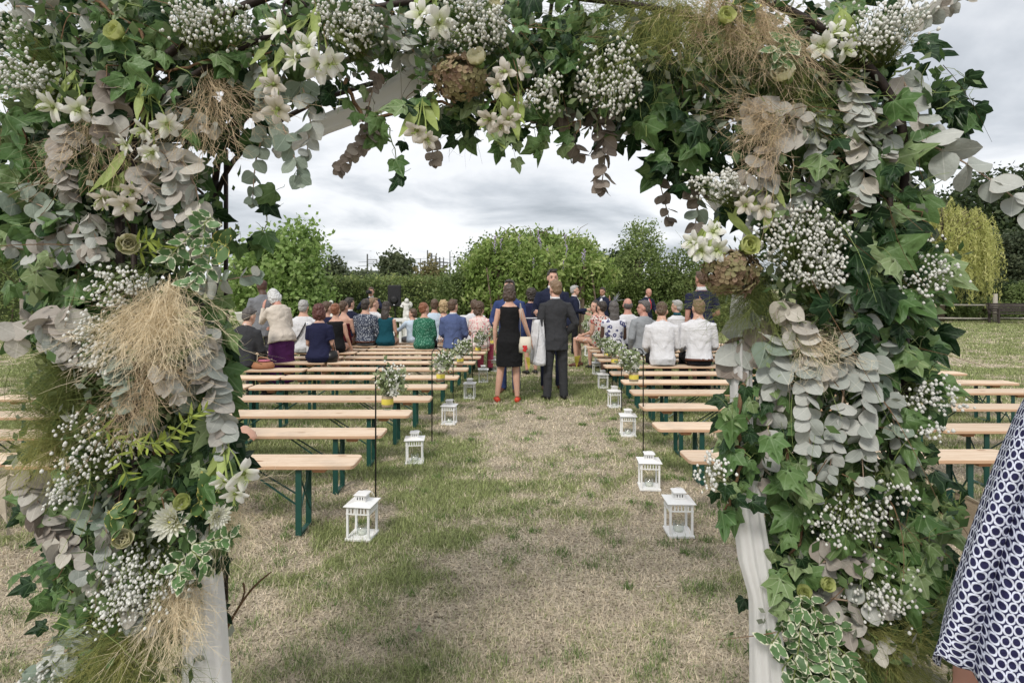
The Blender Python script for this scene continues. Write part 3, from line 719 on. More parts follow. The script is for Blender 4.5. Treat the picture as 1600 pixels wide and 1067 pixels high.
# ------------------------------------------------------------------ speaker, statues, urn, white garden seat
BLK = plain('black_plastic', (0.012, 0.012, 0.013), 0.55, 0.2, 30, 0.4)
GRL = plain('speaker_grille', (0.02, 0.02, 0.022), 0.7, 0.5, 220, 0.3, 0.4)
sd_ = 16.2; so = empty('loudspeaker', ((617.5 - HX) / FPX * sd_, sd_, 1.08)); tag(so, 'black loudspeaker on a stand in front of the long hedge', 'loudspeaker')
MB().rings([[(x, y, z) for x, y in ((-.19, -.14), (.19, -.14), (.14, .15), (-.14, .15))] for z in (0, 0.60)]).build('cabinet', BLK, so, bevel=0.015)
MB().box((0, -0.1455, 0.31), (0.17, 0.004, 0.26)).build('grille', GRL, so, bevel=0.003)
MB().lathe([(0.10, 0), (0.12, 0.008), (0.05, 0.012)], n=20).build('woofer', BLK, so, True, mw=Matrix.Translation((0, -0.150, 0.18)) @ Matrix.Rotation(math.pi / 2, 4, 'X'))
MB().box((0, -0.152, 0.045), (0.02, 0.002, 0.012)).build('badge', plain('silver_badge', (0.6, 0.6, 0.6), 0.4), so)
ss = empty('speaker_stand', (so.location.x, sd_, 0)); tag(ss, 'black tripod stand carrying the loudspeaker', 'stand')
MB().tube([(0, 0, 0.1), (0, 0, 1.08)], 0.018, 8).build('pole', BLK, ss)
for k in range(3):
    a = k * 2.094 + 0.5; MB().tube([(0, 0, 0.75), (0.45 * math.cos(a), 0.45 * math.sin(a), 0.01)], 0.012, 6).build('leg', BLK, ss)
STONE = plain('white_stone', (0.66, 0.65, 0.61), 0.85, 0.12, 18, 0.2, 0.3)
def remeshed(mb, name, mat, parent, vox, smooth=4, disp=0.0, dscale=0.03):
    o = mb.build(name, mat, parent)
    m = o.modifiers.new('remesh', 'REMESH'); m.mode = 'VOXEL'; m.voxel_size = vox; m.use_smooth_shade = True
    if disp:
        tx = bpy.data.textures.get(f'cl{dscale}') or bpy.data.textures.new(f'cl{dscale}', 'CLOUDS'); tx.noise_scale = dscale; tx.noise_depth = 1
        dm = o.modifiers.new('displace', 'DISPLACE'); dm.texture = tx; dm.strength = disp; dm.mid_level = 0.5; dm.texture_coords = 'LOCAL'
    if smooth:
        s = o.modifiers.new('smooth', 'SMOOTH'); s.factor = 0.5; s.iterations = smooth
    return o
def cherub(px, d, zb, label, k=1.0):
    rt = empty('cherub_statue', ((px - HX) / FPX * d, d, 0)); tag(rt, label, 'statue', 'white cherub statues')
    MB().lathe([(0.20, 0), (0.20, 0.05), (0.13, 0.09), (0.10, 0.30), (0.12, zb - 0.12), (0.17, zb - 0.06), (0.17, zb)], n=16).build('pedestal', STONE, rt, True)
    mb = MB(); V = Vector
    mb.ell((0, 0, zb + 0.05), (0.10, 0.10, 0.07)); mb.tube([(-0.05, 0, zb), (-0.045, -0.03, zb + 0.13), (-0.03, 0, zb + 0.26)], [0.04, 0.05, 0.06], 8)
    mb.tube([(0.06, -0.02, zb), (0.05, -0.08, zb + 0.15), (0.03, 0, zb + 0.25)], [0.04, 0.045, 0.06], 8)
    mb.ell((0, 0, zb + 0.31), (0.085, 0.07, 0.10)); mb.ell((0, 0, zb + 0.40), (0.08, 0.06, 0.08)); mb.ell((0.01, -0.01, zb + 0.535), (0.062, 0.066, 0.068))
    mb.tube([(-0.08, 0, zb + 0.44), (-0.15, -0.03, zb + 0.38), (-0.08, -0.09, zb + 0.36)], [0.034, 0.03, 0.02], 7)
    mb.tube([(0.08, 0, zb + 0.44), (0.14, -0.04, zb + 0.40), (0.10, -0.05, zb + 0.52)], [0.034, 0.03, 0.02], 7)
    for s in (-1, 1): mb.ell((s * 0.09, 0.06, zb + 0.42), (0.07, 0.02, 0.09))
    remeshed(mb, 'figure', STONE, rt, 0.012)
cherub(635, 15.4, 0.72, 'white stone cherub statue right of the loudspeaker')
cherub(517, 15.8, 0.66, 'white stone cherub statue behind the seated guests left of the photographer')
ur = empty('garden_urn', ((385 - HX) / FPX * 13.2, 13.2, 0)); tag(ur, 'white stone baluster urn behind the man in grey blazer', 'urn')
MB().lathe([(0.20, 0), (0.20, 0.07), (0.12, 0.12), (0.09, 0.20), (0.13, 0.42), (0.16, 0.55), (0.10, 0.68), (0.08, 0.72)], n=20).build('pedestal', STONE, ur, True)
MB().lathe([(0.08, 0.722), (0.15, 0.78), (0.20, 0.88), (0.22, 0.98), (0.25, 1.02), (0.25, 1.04), (0.20, 1.04), (0.17, 0.95)], n=20).build('bowl', STONE, ur, True)
WPAINT = plain('white_paint', (0.74, 0.74, 0.72), 0.6, 0.06, 20, 0.3)
ws = empty('white_garden_seat', ((725 - HX) / FPX * 13.0, 13.0, 0)); tag(ws, 'white garden seat with rounded slatted back at the front left', 'seat')
MB().tube([(0.42 * math.cos(t), 0, 0.56 + 0.40 * math.sin(t)) for t in np.linspace(0, math.pi, 14)], 0.025, 6).build('back_frame', WPAINT, ws, True)
for k in range(5): z = 0.58 + k * 0.075; wv = math.sqrt(max(0.01, 0.42 ** 2 - ((z - 0.56) * 1.05) ** 2)); MB().box((0, 0, z), (wv, 0.012, 0.018)).build('back_slat', WPAINT, ws)
MB().box((0, -0.24, 0.45), (0.45, 0.24, 0.02)).build('seat', WPAINT, ws, bevel=0.005)
for sx in (-1, 1):
    for yy in (0, -0.44): MB().box((sx * 0.41, yy, 0.215), (0.025, 0.025, 0.214)).build('leg', WPAINT, ws)
tb = empty('white_balustrade', ((655 - HX) / FPX * 14.6, 14.6, 0)); tag(tb, 'low white balustrade behind the boy in pale shirt', 'balustrade')
MB().box((0, 0, 0.78), (0.9, 0.09, 0.04)).build('top_rail', WPAINT, tb, bevel=0.008)
for k in range(11): MB().lathe([(0.04, 0.05), (0.025, 0.15), (0.05, 0.35), (0.025, 0.6), (0.04, 0.738)], c=(-0.8 + k * 0.16, 0, 0), n=8).build('baluster', WPAINT, tb, True)
MB().box((0, 0, 0.025), (0.9, 0.09, 0.024)).build('bottom_rail', WPAINT, tb)
# ------------------------------------------------------------------ people
def skin_mat(name, c):
    t = NT(name); co = t.coord(); n = t.noise(co, 18, 4)
    t.bsdf.inputs['Subsurface Weight'].default_value = 0.08; t.bsdf.inputs['Subsurface Radius'].default_value = (0.02, 0.008, 0.004)
    return t.done(t.mix(n, dk(c, 0.86), dk(c, 1.12)), 0.5, 0.35)
SK = {'fair': skin_mat('skin_fair', (0.56, 0.335, 0.25)), 'tan': skin_mat('skin_tan', (0.44, 0.245, 0.17)), 'ruddy': skin_mat('skin_ruddy', (0.50, 0.26, 0.20)), 'dark': skin_mat('skin_dark', (0.10, 0.055, 0.04))}
def hairm(name, c, c2=None):
    t = NT(name); co = t.coord(); mp = t.n('ShaderNodeMapping'); mp.inputs['Scale'].default_value = (60, 60, 14); t.l(co, mp.inputs[0])
    n = t.noise(mp.outputs[0], 1.5, 4, 0.6, 0.5); t.bump(n, 0.5, 0.006)
    return t.done(t.mix(n, dk(c, 0.6), c2 or dk(c, 1.5)), 0.5, 0.4)
HAIR = {'grey': hairm('hair_grey', (0.25, 0.24, 0.23), (0.55, 0.54, 0.52)), 'white': hairm('hair_white', (0.50, 0.50, 0.49), (0.80, 0.80, 0.79)), 'dark': hairm('hair_dark', (0.020, 0.016, 0.013), (0.07, 0.055, 0.045)),
        'brown': hairm('hair_brown', (0.055, 0.033, 0.022), (0.15, 0.095, 0.06)), 'lbrown': hairm('hair_light_brown', (0.15, 0.095, 0.055), (0.30, 0.20, 0.12)), 'auburn': hairm('hair_auburn', (0.16, 0.06, 0.03), (0.36, 0.15, 0.08)),
        'blond': hairm('hair_blond', (0.34, 0.23, 0.11), (0.62, 0.46, 0.26)), 'redbrown': hairm('hair_red_brown', (0.06, 0.022, 0.018), (0.16, 0.06, 0.05)), 'darkbrown': hairm('hair_dark_brown', (0.028, 0.020, 0.016), (0.14, 0.10, 0.08)), 'pepper': hairm('hair_pepper', (0.035, 0.03, 0.028), (0.17, 0.155, 0.145))}
def cloth(name, c, var=0.12, rough=0.85, fine=120):
    t = NT(name); co = t.coord(); n = t.noise(co, 9, 4)
    t.bump(t.math('ADD', t.noise(co, 6, 3, 0.5, 1.2), t.math('MULTIPLY', t.noise(co, fine, 2), 0.1)), 0.55, 0.05)
    return t.done(t.mix(n, dk(c, 1 - var), dk(c, 1 + var)), rough, 0.15)
def floral(name, base, cols, scale=22, thr=0.34, ring=False):
    t = NT(name); co = t.coord(); nz = t.n('ShaderNodeVectorMath', operation='ADD'); n3 = t.n('ShaderNodeTexNoise'); n3.inputs['Scale'].default_value = scale * 0.7; t.l(co, n3.inputs['Vector'])
    sc = t.n('ShaderNodeVectorMath', operation='SCALE'); t.l(n3.outputs['Color'], sc.inputs[0]); sc.inputs['Scale'].default_value = 1.0 / scale; t.l(co, nz.inputs[0]); t.l(sc.outputs[0], nz.inputs[1])
    col = base
    for k, c in enumerate(cols):
        v = t.n('ShaderNodeTexVoronoi'); v.inputs['Scale'].default_value = scale * (1 + 0.37 * k); t.l(nz.outputs[0], v.inputs['Vector'])
        m = t.smooth(v.outputs['Distance'], thr + 0.05, thr - 0.05)
        if ring: m = t.math('MULTIPLY', m, t.smooth(v.outputs['Distance'], thr * 0.3, thr * 0.5))
        col = t.mix(m, col, c)
    t.bump(t.noise(co, 6, 3, 0.5, 1.2), 0.5, 0.05)
    return t.done(col, 0.85, 0.15)
def check(name, a, b):
    t = NT(name); co = t.coord(); sp = t.n('ShaderNodeSeparateXYZ'); t.l(co, sp.inputs[0])
    def st(o): return t.smooth(t.math('ABSOLUTE', t.math('SUBTRACT', t.math('FRACT', t.math('MULTIPLY', o, 11)), 0.5)), 0.30, 0.34)
    m = t.math('MULTIPLY', t.math('ADD', st(t.math('ADD', sp.outputs[0], sp.outputs[1])), st(sp.outputs[2])), 0.5)
    return t.done(t.mix(m, a, b), 0.9, 0.1)
C_ = {'navy': cloth('navy_suit', (0.016, 0.020, 0.042)), 'blue': cloth('blue_suit', (0.085, 0.115, 0.235)), 'royal': cloth('royal_blue_suit', (0.035, 0.055, 0.15)), 'charcoal': cloth('charcoal_suit', (0.040, 0.041, 0.045)),
      'grey': cloth('grey_suit', (0.19, 0.195, 0.21)), 'lgrey': cloth('light_grey_suit', (0.27, 0.285, 0.30)), 'white': cloth('white_shirt', (0.62, 0.62, 0.64), 0.06), 'black': cloth('black_dress', (0.011, 0.011, 0.012)),
      'beige': cloth('beige_knit', (0.56, 0.50, 0.43), 0.08, 0.95), 'purple': cloth('purple_skirt', (0.085, 0.022, 0.095)), 'palewh': cloth('pale_blue_shirt', (0.50, 0.60, 0.70), 0.06), 'teal': cloth('teal_dress', (0.010, 0.070, 0.095)),
      'navydress': cloth('navy_dress', (0.017, 0.019, 0.05)), 'wine': floral('wine_dress', (0.10, 0.012, 0.018), [(0.03, 0.005, 0.008)], 30), 'dark': cloth('dark_trousers', (0.013, 0.013, 0.016)), 'gtrous': cloth('grey_trousers', (0.17, 0.175, 0.19)),
      'fshirt': floral('leaf_print_shirt', (0.045, 0.055, 0.085), [(0.50, 0.53, 0.57), (0.36, 0.39, 0.44)], 34, 0.30), 'green': floral('green_print_top', (0.03, 0.14, 0.085), [(0.20, 0.40, 0.30), (0.015, 0.06, 0.04)], 40, 0.33),
      'pink': floral('pink_floral_top', (0.72, 0.62, 0.58), [(0.62, 0.16, 0.20), (0.70, 0.36, 0.34)], 22, 0.30), 'pinkpant': cloth('pink_trousers', (0.55, 0.10, 0.17)), 'bluefl': floral('blue_flower_dress', (0.66, 0.66, 0.70), [(0.055, 0.060, 0.16)], 13, 0.42, True),
      'coral': floral('coral_floral_dress', (0.60, 0.50, 0.45), [(0.52, 0.09, 0.06), (0.02, 0.02, 0.03)], 20, 0.34), 'check': check('checked_trousers', (0.045, 0.046, 0.05), (0.12, 0.12, 0.13)),
      'brownshoe': plain('brown_leather', (0.10, 0.035, 0.02), 0.4), 'blackshoe': plain('black_leather', (0.012, 0.011, 0.011), 0.35), 'redshoe': plain('red_leather', (0.55, 0.06, 0.03), 0.4),
      'scarf': floral('floral_scarf', (0.68, 0.68, 0.70), [(0.10, 0.14, 0.30), (0.55, 0.45, 0.12)], 26, 0.25)}
EYE = plain('eye_dark', (0.02, 0.015, 0.012), 0.2); LIP = plain('lip', (0.36, 0.12, 0.10), 0.5)
V3 = Vector
def person(label, px, d, rz=0.0, H=1.75, sit=False, fem=False, skin='fair', hair='brown', hstyle='short', top=None, bottom=None, dress=None, shoes='blackshoe', lean=0.0, side=0.0, yaw=0.0, pitch=0.0,
           aL=None, aR=None, sleeve='long', vox=0.013, fat=1.0, jacket=False, collar=None, belt=False, seat=BH, hem=None, legs=None, extra=None, neck=0.0, face=False, shirt_front=None, strapless=False, wide=1.0, px_is_x=False):
    s = H / 1.75
    x = px if px_is_x else (px - HX) / FPX * d
    root = empty('person', (x, d, 0), rz); tag(root, label, 'person')
    zp = seat + 0.105 * s if sit else 0.93 * s
    pel = V3((0, 0, zp)); cl, sl = math.cos(lean), math.sin(lean)
    up = V3((math.sin(side), sl, cl)).normalized(); rt = V3((1, 0, 0)); rt = (rt - up * rt.dot(up)).normalized(); fw = up.cross(rt)
    def T(a, b, c): return pel + rt * a * s + fw * b * s + up * c * s
    sh = (0.165 if fem else 0.190) * wide
    if fem: tr = [(-.10, .15, .105, 0), (-.02, .178, .125, -.02), (.10, .145, .10, 0), (.18, .122, .092, 0), (.30, .138, .115, .02), (.36, .144, .120, .025), (.44, .148, .092, .005), (.485, .118, .070, 0), (.52, .078, .058, 0), (.55, .054, .054, 0), (.61, .048, .05, .01)]
    else: tr = [(-.10, .145, .10, 0), (-.02, .165, .118, -.01), (.10, .142, .105, 0), (.20, .146, .108, .005), (.32, .164, .118, .01), (.40, .172, .112, .005), (.455, .166, .094, 0), (.495, .130, .078, -.005), (.53, .088, .068, -.003), (.56, .064, .062, 0), (.61, .058, .060, .01)]
    def torso(mb, lo, hi, inf=0.0, wmul=1.0, ext=None):
        secs = []
        for z, a, b, o in tr:
            if lo - 1e-6 <= z <= hi + 1e-6: secs.append((T(0, o, z), rt * ((a * fat * wmul) * s + inf), fw * ((b * fat) * s + inf)))
        if ext:
            for (z, a, b, o) in ext: secs.insert(0, (T(0, o, z), rt * a * s, fw * b * s))
        mb.loft(secs, 16)
    # joints of the limbs
    def chain(o, dirs, lens):
        pts = [o]
        for q, l in zip(dirs, lens):
            pts.append(pts[-1] + V3(q).normalized() * l * s)
        return pts
    arms = []
    for sg, spec in ((-1, aL), (1, aR)):
        if spec is None: spec = ((.16, .12, -1), (-.25, .85, -.35)) if sit else ((.14, -.04, -1), (.02, .20, -1))
        loc = [V3((q[0] * sg, q[1], q[2])) for q in spec[:2]]
        S = T(sg * (sh - 0.006), 0, 0.448); pts = chain(S, loc, (.285, .25)); hd = V3((spec[2][0] * sg, spec[2][1], spec[2][2])) if len(spec) > 2 else loc[1]
        arms.append((sg, pts, hd.normalized()))
    legsP = []
    for k, sg in ((0, -1), (1, 1)):
        hipj = pel + V3((sg * .088 * s, 0, -0.02 * s)) if not sit else pel + V3((sg * .095 * s, 0, -0.015 * s))
        if legs: th, shn = legs[k]
        elif sit: th, shn = ((.07 if not fem else .015, 1, 0.0), (0, -.08, -1))
        else: th, shn = ((.05 if not fem else .01, .03, -1), (.0, -.04, -1))
        pts = [hipj]; a = V3((th[0] * sg, th[1], th[2])).normalized() * .435 * s; pts.append(hipj + a)
        b = V3((shn[0] * sg, shn[1], shn[2])).normalized()
        if sit: l = (pts[1].z - 0.075 * s) / max(0.2, -b.z)
        else: l = .40 * s
        pts.append(pts[1] + b * min(l, .50 * s)); 
        if not sit and not legs: pts[2].z = 0.085 * s
        legsP.append((sg, pts))
    # head frame
    hb = T(0, .0, .535); hc = T(0, .015 + neck, .705)
    hm = Matrix.Rotation(yaw, 3, 'Z') @ Matrix.Rotation(-pitch, 3, 'X')
    hc = hb + V3((0, 0.02 * s, 0)) + (hm @ V3((0, 0.005, 0.145 * s))) + up * 0.01
    ks = (s ** 0.5 if s < 0.9 else min(s, 1.02)) * 1.06
    def Hd(a, b, c): return hc + hm @ V3((a, b, c)) * ks
    def hell(mb, c, r): mb.ell(Hd(*c), tuple(q * ks for q in r), hm)
    mb = MB(); torso(mb, -.10, .61)
    mb.tube([hb - up * 0.03, hb.lerp(hc, 0.35), hc], [.056 * s, .052 * s, .05 * s] if not fem else [.05 * s, .046 * s, .045 * s], 12)
    hell(mb, (0, -.012, .022), (.074, .094, .096)); hell(mb, (0, .022, -.04), (.060, .070, .078)); hell(mb, (0, .035, -.085), (.040, .050, .030)); hell(mb, (0, .092, -.018), (.013, .020, .022)); hell(mb, (0, .070, .022), (.052, .020, .014))
    for e in (-1, 1): hell(mb, (e * .076, -.008, -.012), (.011, .022, .032))
    for sg, pts, hd in arms:
        S, E, Wp = pts
        mb.tube([S, S.lerp(E, .5), E, E.lerp(Wp, .3), Wp], [.052 * s * fat, .047 * s * fat, .039 * s, .040 * s, .027 * s] if not fem else [.045 * s * fat, .041 * s * fat, .034 * s, .034 * s, .023 * s], 10)
        q = hd; inw = V3((-sg, 0.2, 0)); inw = (inw - q * inw.dot(q)).normalized(); wv = q.cross(inw).normalized()
        mb.loft([(Wp - q * .01, wv * .022 * s, inw * .018 * s), (Wp + q * .035 * s, wv * .038 * s, inw * .015 * s), (Wp + q * .085 * s, wv * .040 * s, inw * .013 * s), (Wp + q * .098 * s, wv * .034 * s, inw * .010 * s)], 10)
        for k, (u, l) in enumerate(((-.030, .062), (-.010, .075), (.010, .070), (.030, .055))):
            b = Wp + q * .088 * s + wv * u * s
            mb.tube([b, b + q * l * .5 * s + inw * .008 * s, b + q * l * .95 * s + inw * .026 * s], [.0098, .0092, .008], 6)
        fwd = wv if wv.y > 0 else -wv
        mb.tube([Wp + q * .025 * s + fwd * .025 * s, Wp + q * .06 * s + fwd * .05 * s + inw * .012, Wp + q * .092 * s + fwd * .052 * s + inw * .022], [.014, .0115, .009], 6)
    for sg, pts in legsP:
        h, k, a = pts
        mb.tube([h, h.lerp(k, .45), k, k.lerp(a, .35), a], [.088 * s * fat, .075 * s * fat, .055 * s, .053 * s, .036 * s], 12)
        ff = V3((0.12 * sg, 1, 0)).normalized(); a0 = V3((a.x, a.y, 0.03 * s + (a.z - 0.085 * s)))
        mb.tube([a0 - ff * .045 * s, a0 + ff * .05 * s, a0 + ff * .16 * s], [.034 * s, .034 * s, .026 * s], 8, 0.85)
    remeshed(mb, 'body', SK[skin], root, vox, 3)
    if face:
        for e in (-1, 1): MB().ell(Hd(e * .031, .0835, .004), (.0085 * ks, .006 * ks, .0055 * ks), hm, 8, 5).build('eye', EYE, root, True); MB().ell(Hd(e * .032, .090, .026), (.017 * ks, .006 * ks, .0035 * ks), hm, 8, 5).build('eyebrow', HAIR[hair], root, True)
        MB().ell(Hd(0, .0885, -.062), (.022 * ks, .006 * ks, .006 * ks), hm, 10, 5).build('mouth', LIP, root, True)
    # hair
    if hstyle != 'bald':
        mb = MB(); dsp = 0.024
        hell(mb, (0, -.030, .042), (.080, .093, .088)); hell(mb, (0, -.058, -.01), (.072, .058, .072))
        if hstyle == 'short':
            hell(mb, (0, .03, .092), (.058, .052, .028))
        elif hstyle == 'bob':
            hell(mb, (0, -.045, -.03), (.094, .075, .105)); hell(mb, (-.062, -.01, -.04), (.03, .055, .085)); hell(mb, (.062, -.01, -.04), (.03, .055, .085)); dsp = 0.04
        elif hstyle == 'long':
            hell(mb, (0, -.055, -.03), (.086, .066, .10)); hell(mb, (0, -.085, -.15), (.085, .04, .13)); dsp = 0.015
        elif hstyle == 'updo':
            hell(mb, (0, -.095, .03), (.055, .045, .05)); hell(mb, (0, -.07, .09), (.05, .05, .035)); dsp = 0.025
        elif hstyle == 'curly':
            hell(mb, (0, -.03, .03), (.100, .105, .105)); hell(mb, (0, -.055, -.06), (.092, .065, .08)); dsp = 0.05
        elif hstyle == 'thin':
            mb = MB(); hell(mb, (0, -.052, -.005), (.079, .058, .062)); dsp = 0.008
        elif hstyle == 'cap':
            mb = MB(); hell(mb, (0, -.015, .045), (.083, .102, .080)); hell(mb, (0, .085, .035), (.065, .05, .012)); dsp = 0.0
        remeshed(mb, 'cap' if hstyle == 'cap' else 'hair', HAIR[hair] if hair in HAIR else hair, root, 0.010, 1 if dsp > .02 else 2, dsp, 0.025)
    # garments
    def shrink(pts, f): return [pts[0], pts[1], pts[1].lerp(pts[2], f)] if f > 0 else [pts[0], pts[0].lerp(pts[1], 1 + f)]
    def sleeves(mb, kind, inf):
        for sg, (S, E, Wp), hd in arms:
            ra = (.056 if not fem else .050) * s * fat + inf; S0 = S + (T(0, 0, .40) - S) * 0.28
            if kind == 'long': mb.tube([S0, S, S.lerp(E, .5), E, E.lerp(Wp, .5), E.lerp(Wp, .97)], [ra * 1.1, ra * 1.02, ra, ra * .90, ra * .82, ra * .70], 12)
            elif kind == 'half': mb.tube([S0, S, S.lerp(E, .5), S.lerp(E, .72)], [ra * 1.1, ra, ra, ra * .98], 12)
            elif kind == 'cap': mb.tube([S0, S, S.lerp(E, .28)], [ra * 1.05, ra, ra * 1.05], 12)
    def pants(m):
        mb = MB(); torso(mb, -.10, .0 if sit else .10, 0.004 if sit else 0.012)
        for sg, (h, k, a) in legsP:
            en = a + V3((0, -.01, -.035 * s)) if not sit else a + V3((0, 0, -.01))
            mb.tube([h + V3((0, 0, .02)), h.lerp(k, .4), k, k.lerp(a, .5), en], [.098 * s * fat, .090 * s * fat, .072 * s, .067 * s, .064 * s], 12)
        remeshed(mb, 'trousers', m, root, vox, 3, 0.010, 0.09)
    if dress:
        mb = MB(); hz = hem if hem is not None else 0.5
        torso(mb, -.10, .36 if strapless else (.485 if sleeve == 'none' else .52), 0.016 if sit else 0.010)
        if sit:
            kk = (legsP[0][1][1] + legsP[1][1][1]) / 2; hh = (legsP[0][1][0] + legsP[1][1][0]) / 2
            mb.loft([(hh + V3((0, -.08, .0)), V3((.18 * s * fat, 0, 0)), V3((0, 0, .11 * s))), (hh.lerp(kk, .5), V3((.175 * s, 0, 0)), V3((0, 0, .095 * s))), (hh.lerp(kk, .92), V3((.155 * s, 0, 0)), V3((0, 0, .085 * s)))], 16)
        else:
            wsk = .195 * s * fat
            mb.loft([(T(0, 0, .10), rt * (.140 * s * fat), fw * (.095 * s * fat)), (T(0, -.015, .03), rt * (.172 * s * fat), fw * (.122 * s * fat)), (T(0, -.02, -.03), rt * (.188 * s * fat), fw * (.140 * s * fat)), (V3((0, -.005, (zp + hz) / 2)), V3((wsk, 0, 0)), V3((0, wsk * .72, 0))), (V3((0, 0, hz)), V3((wsk * 1.0, 0, 0)), V3((0, wsk * .78, 0)))], 20)
        if sleeve in ('long', 'half', 'cap'): sleeves(mb, sleeve, 0.006)
        remeshed(mb, 'dress', C_[dress], root, vox, 2, 0.012, 0.10)
    if bottom and bottom.startswith('skirt:'):
        mb = MB(); hz = hem or 0.45; c = C_[bottom[6:]]
        mb.loft([(T(0, 0, .10), rt * .155 * s * fat, fw * .115 * s * fat), (T(0, -.01, -.02), rt * .19 * s * fat, fw * .14 * s * fat), (V3((0, 0.02, (zp + hz) / 2)), V3((.22 * s, 0, 0)), V3((0, .17 * s, 0))), (V3((0, 0.02, hz)), V3((.24 * s, 0, 0)), V3((0, .19 * s, 0)))], 20)
        remeshed(mb, 'skirt', c, root, vox, 2, 0.02, 0.08)
    elif bottom: pants(C_[bottom])
    if top:
        mb = MB(); inf = .017 if jacket else .011
        ext = None
        if bottom and bottom.startswith('skirt:'): ext = [(-.11, .222 * fat, .172 * fat, 0)]; inf = .034
        if jacket: ext = [(-.20, .185 * fat, .135 * fat, -.015)] if not sit else [(-.085, .185 * fat, .15 * fat, -.03)]
        elif not sit and not bottom: ext = None
        torso(mb, -.02 if jacket or belt or (bottom or '').startswith('skirt:') else -.10, .53 if not strapless else .36, inf + (.008 if sit else 0), 1.03 if jacket else 1.0, ext)
        if jacket: mb.loft([(T(0, -.008, .505), rt * .13 * s, fw * .08 * s), (T(0, -.012, .553), rt * .074 * s, fw * .068 * s)], 14)
        if sleeve != 'none': sleeves(mb, sleeve, .010 if jacket else .005)
        remeshed(mb, 'jacket' if jacket else 'shirt', C_[top], root, vox, 2, 0.016, 0.08)
    if collar:
        mb = MB(); mb.loft([(T(0, -.004, .525), rt * .086 * s, fw * .078 * s), (T(0, .0, .553), rt * .068 * s, fw * .067 * s), (T(0, .004, .575), rt * .064 * s, fw * .065 * s)], 16)
        mb.build('collar', C_[collar], root, True)
    if shirt_front:
        mb = MB(); mb.loft([(T(0, .052, .515), rt * .045 * s, fw * .03 * s), (T(0, .118, .40), rt * .058 * s, fw * .030 * s), (T(0, .128, .27), rt * .04 * s, fw * .03 * s), (T(0, .115, .15), rt * .02 * s, fw * .03 * s)], 12)
        mb.build('shirt_front', C_[shirt_front], root, True)
    if belt:
        mb = MB(); secs = [(T(0, -.01, z), rt * (.163 * s * fat + .017), fw * (.117 * s * fat + .018)) for z in (-.035, -.005)]; mb.loft(secs, 18); mb.build('belt', C_['brownshoe'], root, True)
    for sg, (h, k, a) in legsP:
        ff = V3((0.12 * sg, 1, 0)).normalized(); dz = a.z - 0.085 * s; b = V3((a.x, a.y, dz)); rr = V3((ff.y, -ff.x, 0)); mb = MB(); u = V3((0, 0, 1))
        mb.loft([(b - ff * .066 * s + u * .035 * s, rr * .028 * s, u * .034 * s), (b - ff * .04 * s + u * .042 * s, rr * .040 * s, u * .041 * s), (b + ff * .05 * s + u * .038 * s, rr * .043 * s, u * .037 * s), (b + ff * .15 * s + u * .026 * s, rr * .044 * s, u * .025 * s), (b + ff * .20 * s + u * .020 * s, rr * .022 * s, u * .016 * s)], 12)
        mb.build('shoe', C_[shoes], root, True)
    root['_j'] = 0
    del root['_j']
    return root, T, arms, Hd
PI = math.pi
def rowL(n): return LD[n - 1]
def rowR(n): return RD[n - 1]
S_ = dict(sit=True)
# left block, seated
person('seated man in charcoal suit beside the left column, back to camera', 378, rowL(7), -0.15, 1.62, True, hair='pepper', top='charcoal', bottom='charcoal', jacket=True, collar='white', lean=0.22, yaw=-0.3, pitch=0.25, vox=.014, fat=1.06)
o_, T_, A_, H_ = person('seated grey haired man in white shirt with black bag strap', 474, rowL(10), 0.05, 1.74, True, hair='grey', top='white', bottom='dark', collar='white', vox=.015, fat=1.12, sleeve='half')
MB().tube([T_(.13, .02, .50), T_(.08, -.135, .42), T_(-.02, -.155, .22), T_(-.14, -.12, .06), T_(-.17, -.02, .0)], .018, 6, .35).build('bag_strap', C_['blackshoe'], o_, True)
person('seated woman in short sleeved navy dress with dark red hair', 499, rowL(8), -0.08, 1.68, True, True, hair='redbrown', hstyle='bob', dress='navydress', sleeve='half', vox=.014, fat=1.12, yaw=-.35)
person('seated woman in dark top half hidden behind the woman in navy', 511, rowL(11), -0.2, 1.66, True, True, hair='brown', dress='navydress', sleeve='half', vox=.018, yaw=-.5)
person('seated woman in black sleeveless top with auburn hair pinned up', 524, rowL(10), -0.05, 1.62, True, True, hair='auburn', hstyle='updo', dress='black', sleeve='none', vox=.015, fat=1.08, aR=((.2, .15, -1), (.1, .6, -.8)))
person('seated woman with bare back in strapless wine red dress', 537, rowL(12), -0.15, 1.66, True, True, hair='brown', hstyle='updo', dress='wine', strapless=True, sleeve='none', vox=.016, yaw=-.3)
person('seated dark haired man in navy suit near the photographer', 546, rowL(13), -.1, 1.76, True, hair='dark', top='navy', bottom='navy', jacket=True, collar='white', vox=.017, yaw=-.5)
person('seated dark haired man in leaf print shirt and grey trousers', 571, rowL(12), -.12, 1.72, True, hair='dark', top='fshirt', bottom='gtrous', belt=True, vox=.015, fat=1.14, aR=((.22, .2, -1), (.2, .5, -.9)))
person('seated man with light brown hair turned right beside leaf print shirt', 583, rowL(13), -.4, 1.76, True, hair='lbrown', top='white', bottom='dark', vox=.018, yaw=-.7, face=True)
person('seated woman with long dark hair in teal sleeveless dress', 603, rowL(12), -.1, 1.64, True, True, hair='dark', hstyle='long', dress='teal', sleeve='none', vox=.016, fat=1.08, pitch=.15)
person('seated boy in pale shirt reaching out at the white balustrade', 645, rowL(13), .5, 1.30, True, hair='brown', top='palewh', bottom='gtrous', vox=.015, yaw=.6, aL=((.5, .4, -.6), (.6, .6, 0)))
person('seated woman in green patterned top with auburn hair and sunglasses', 663, rowL(11), -.1, 1.62, True, True, hair='auburn', hstyle='updo', top='green', bottom='dark', vox=.015, fat=1.16, yaw=-.6)
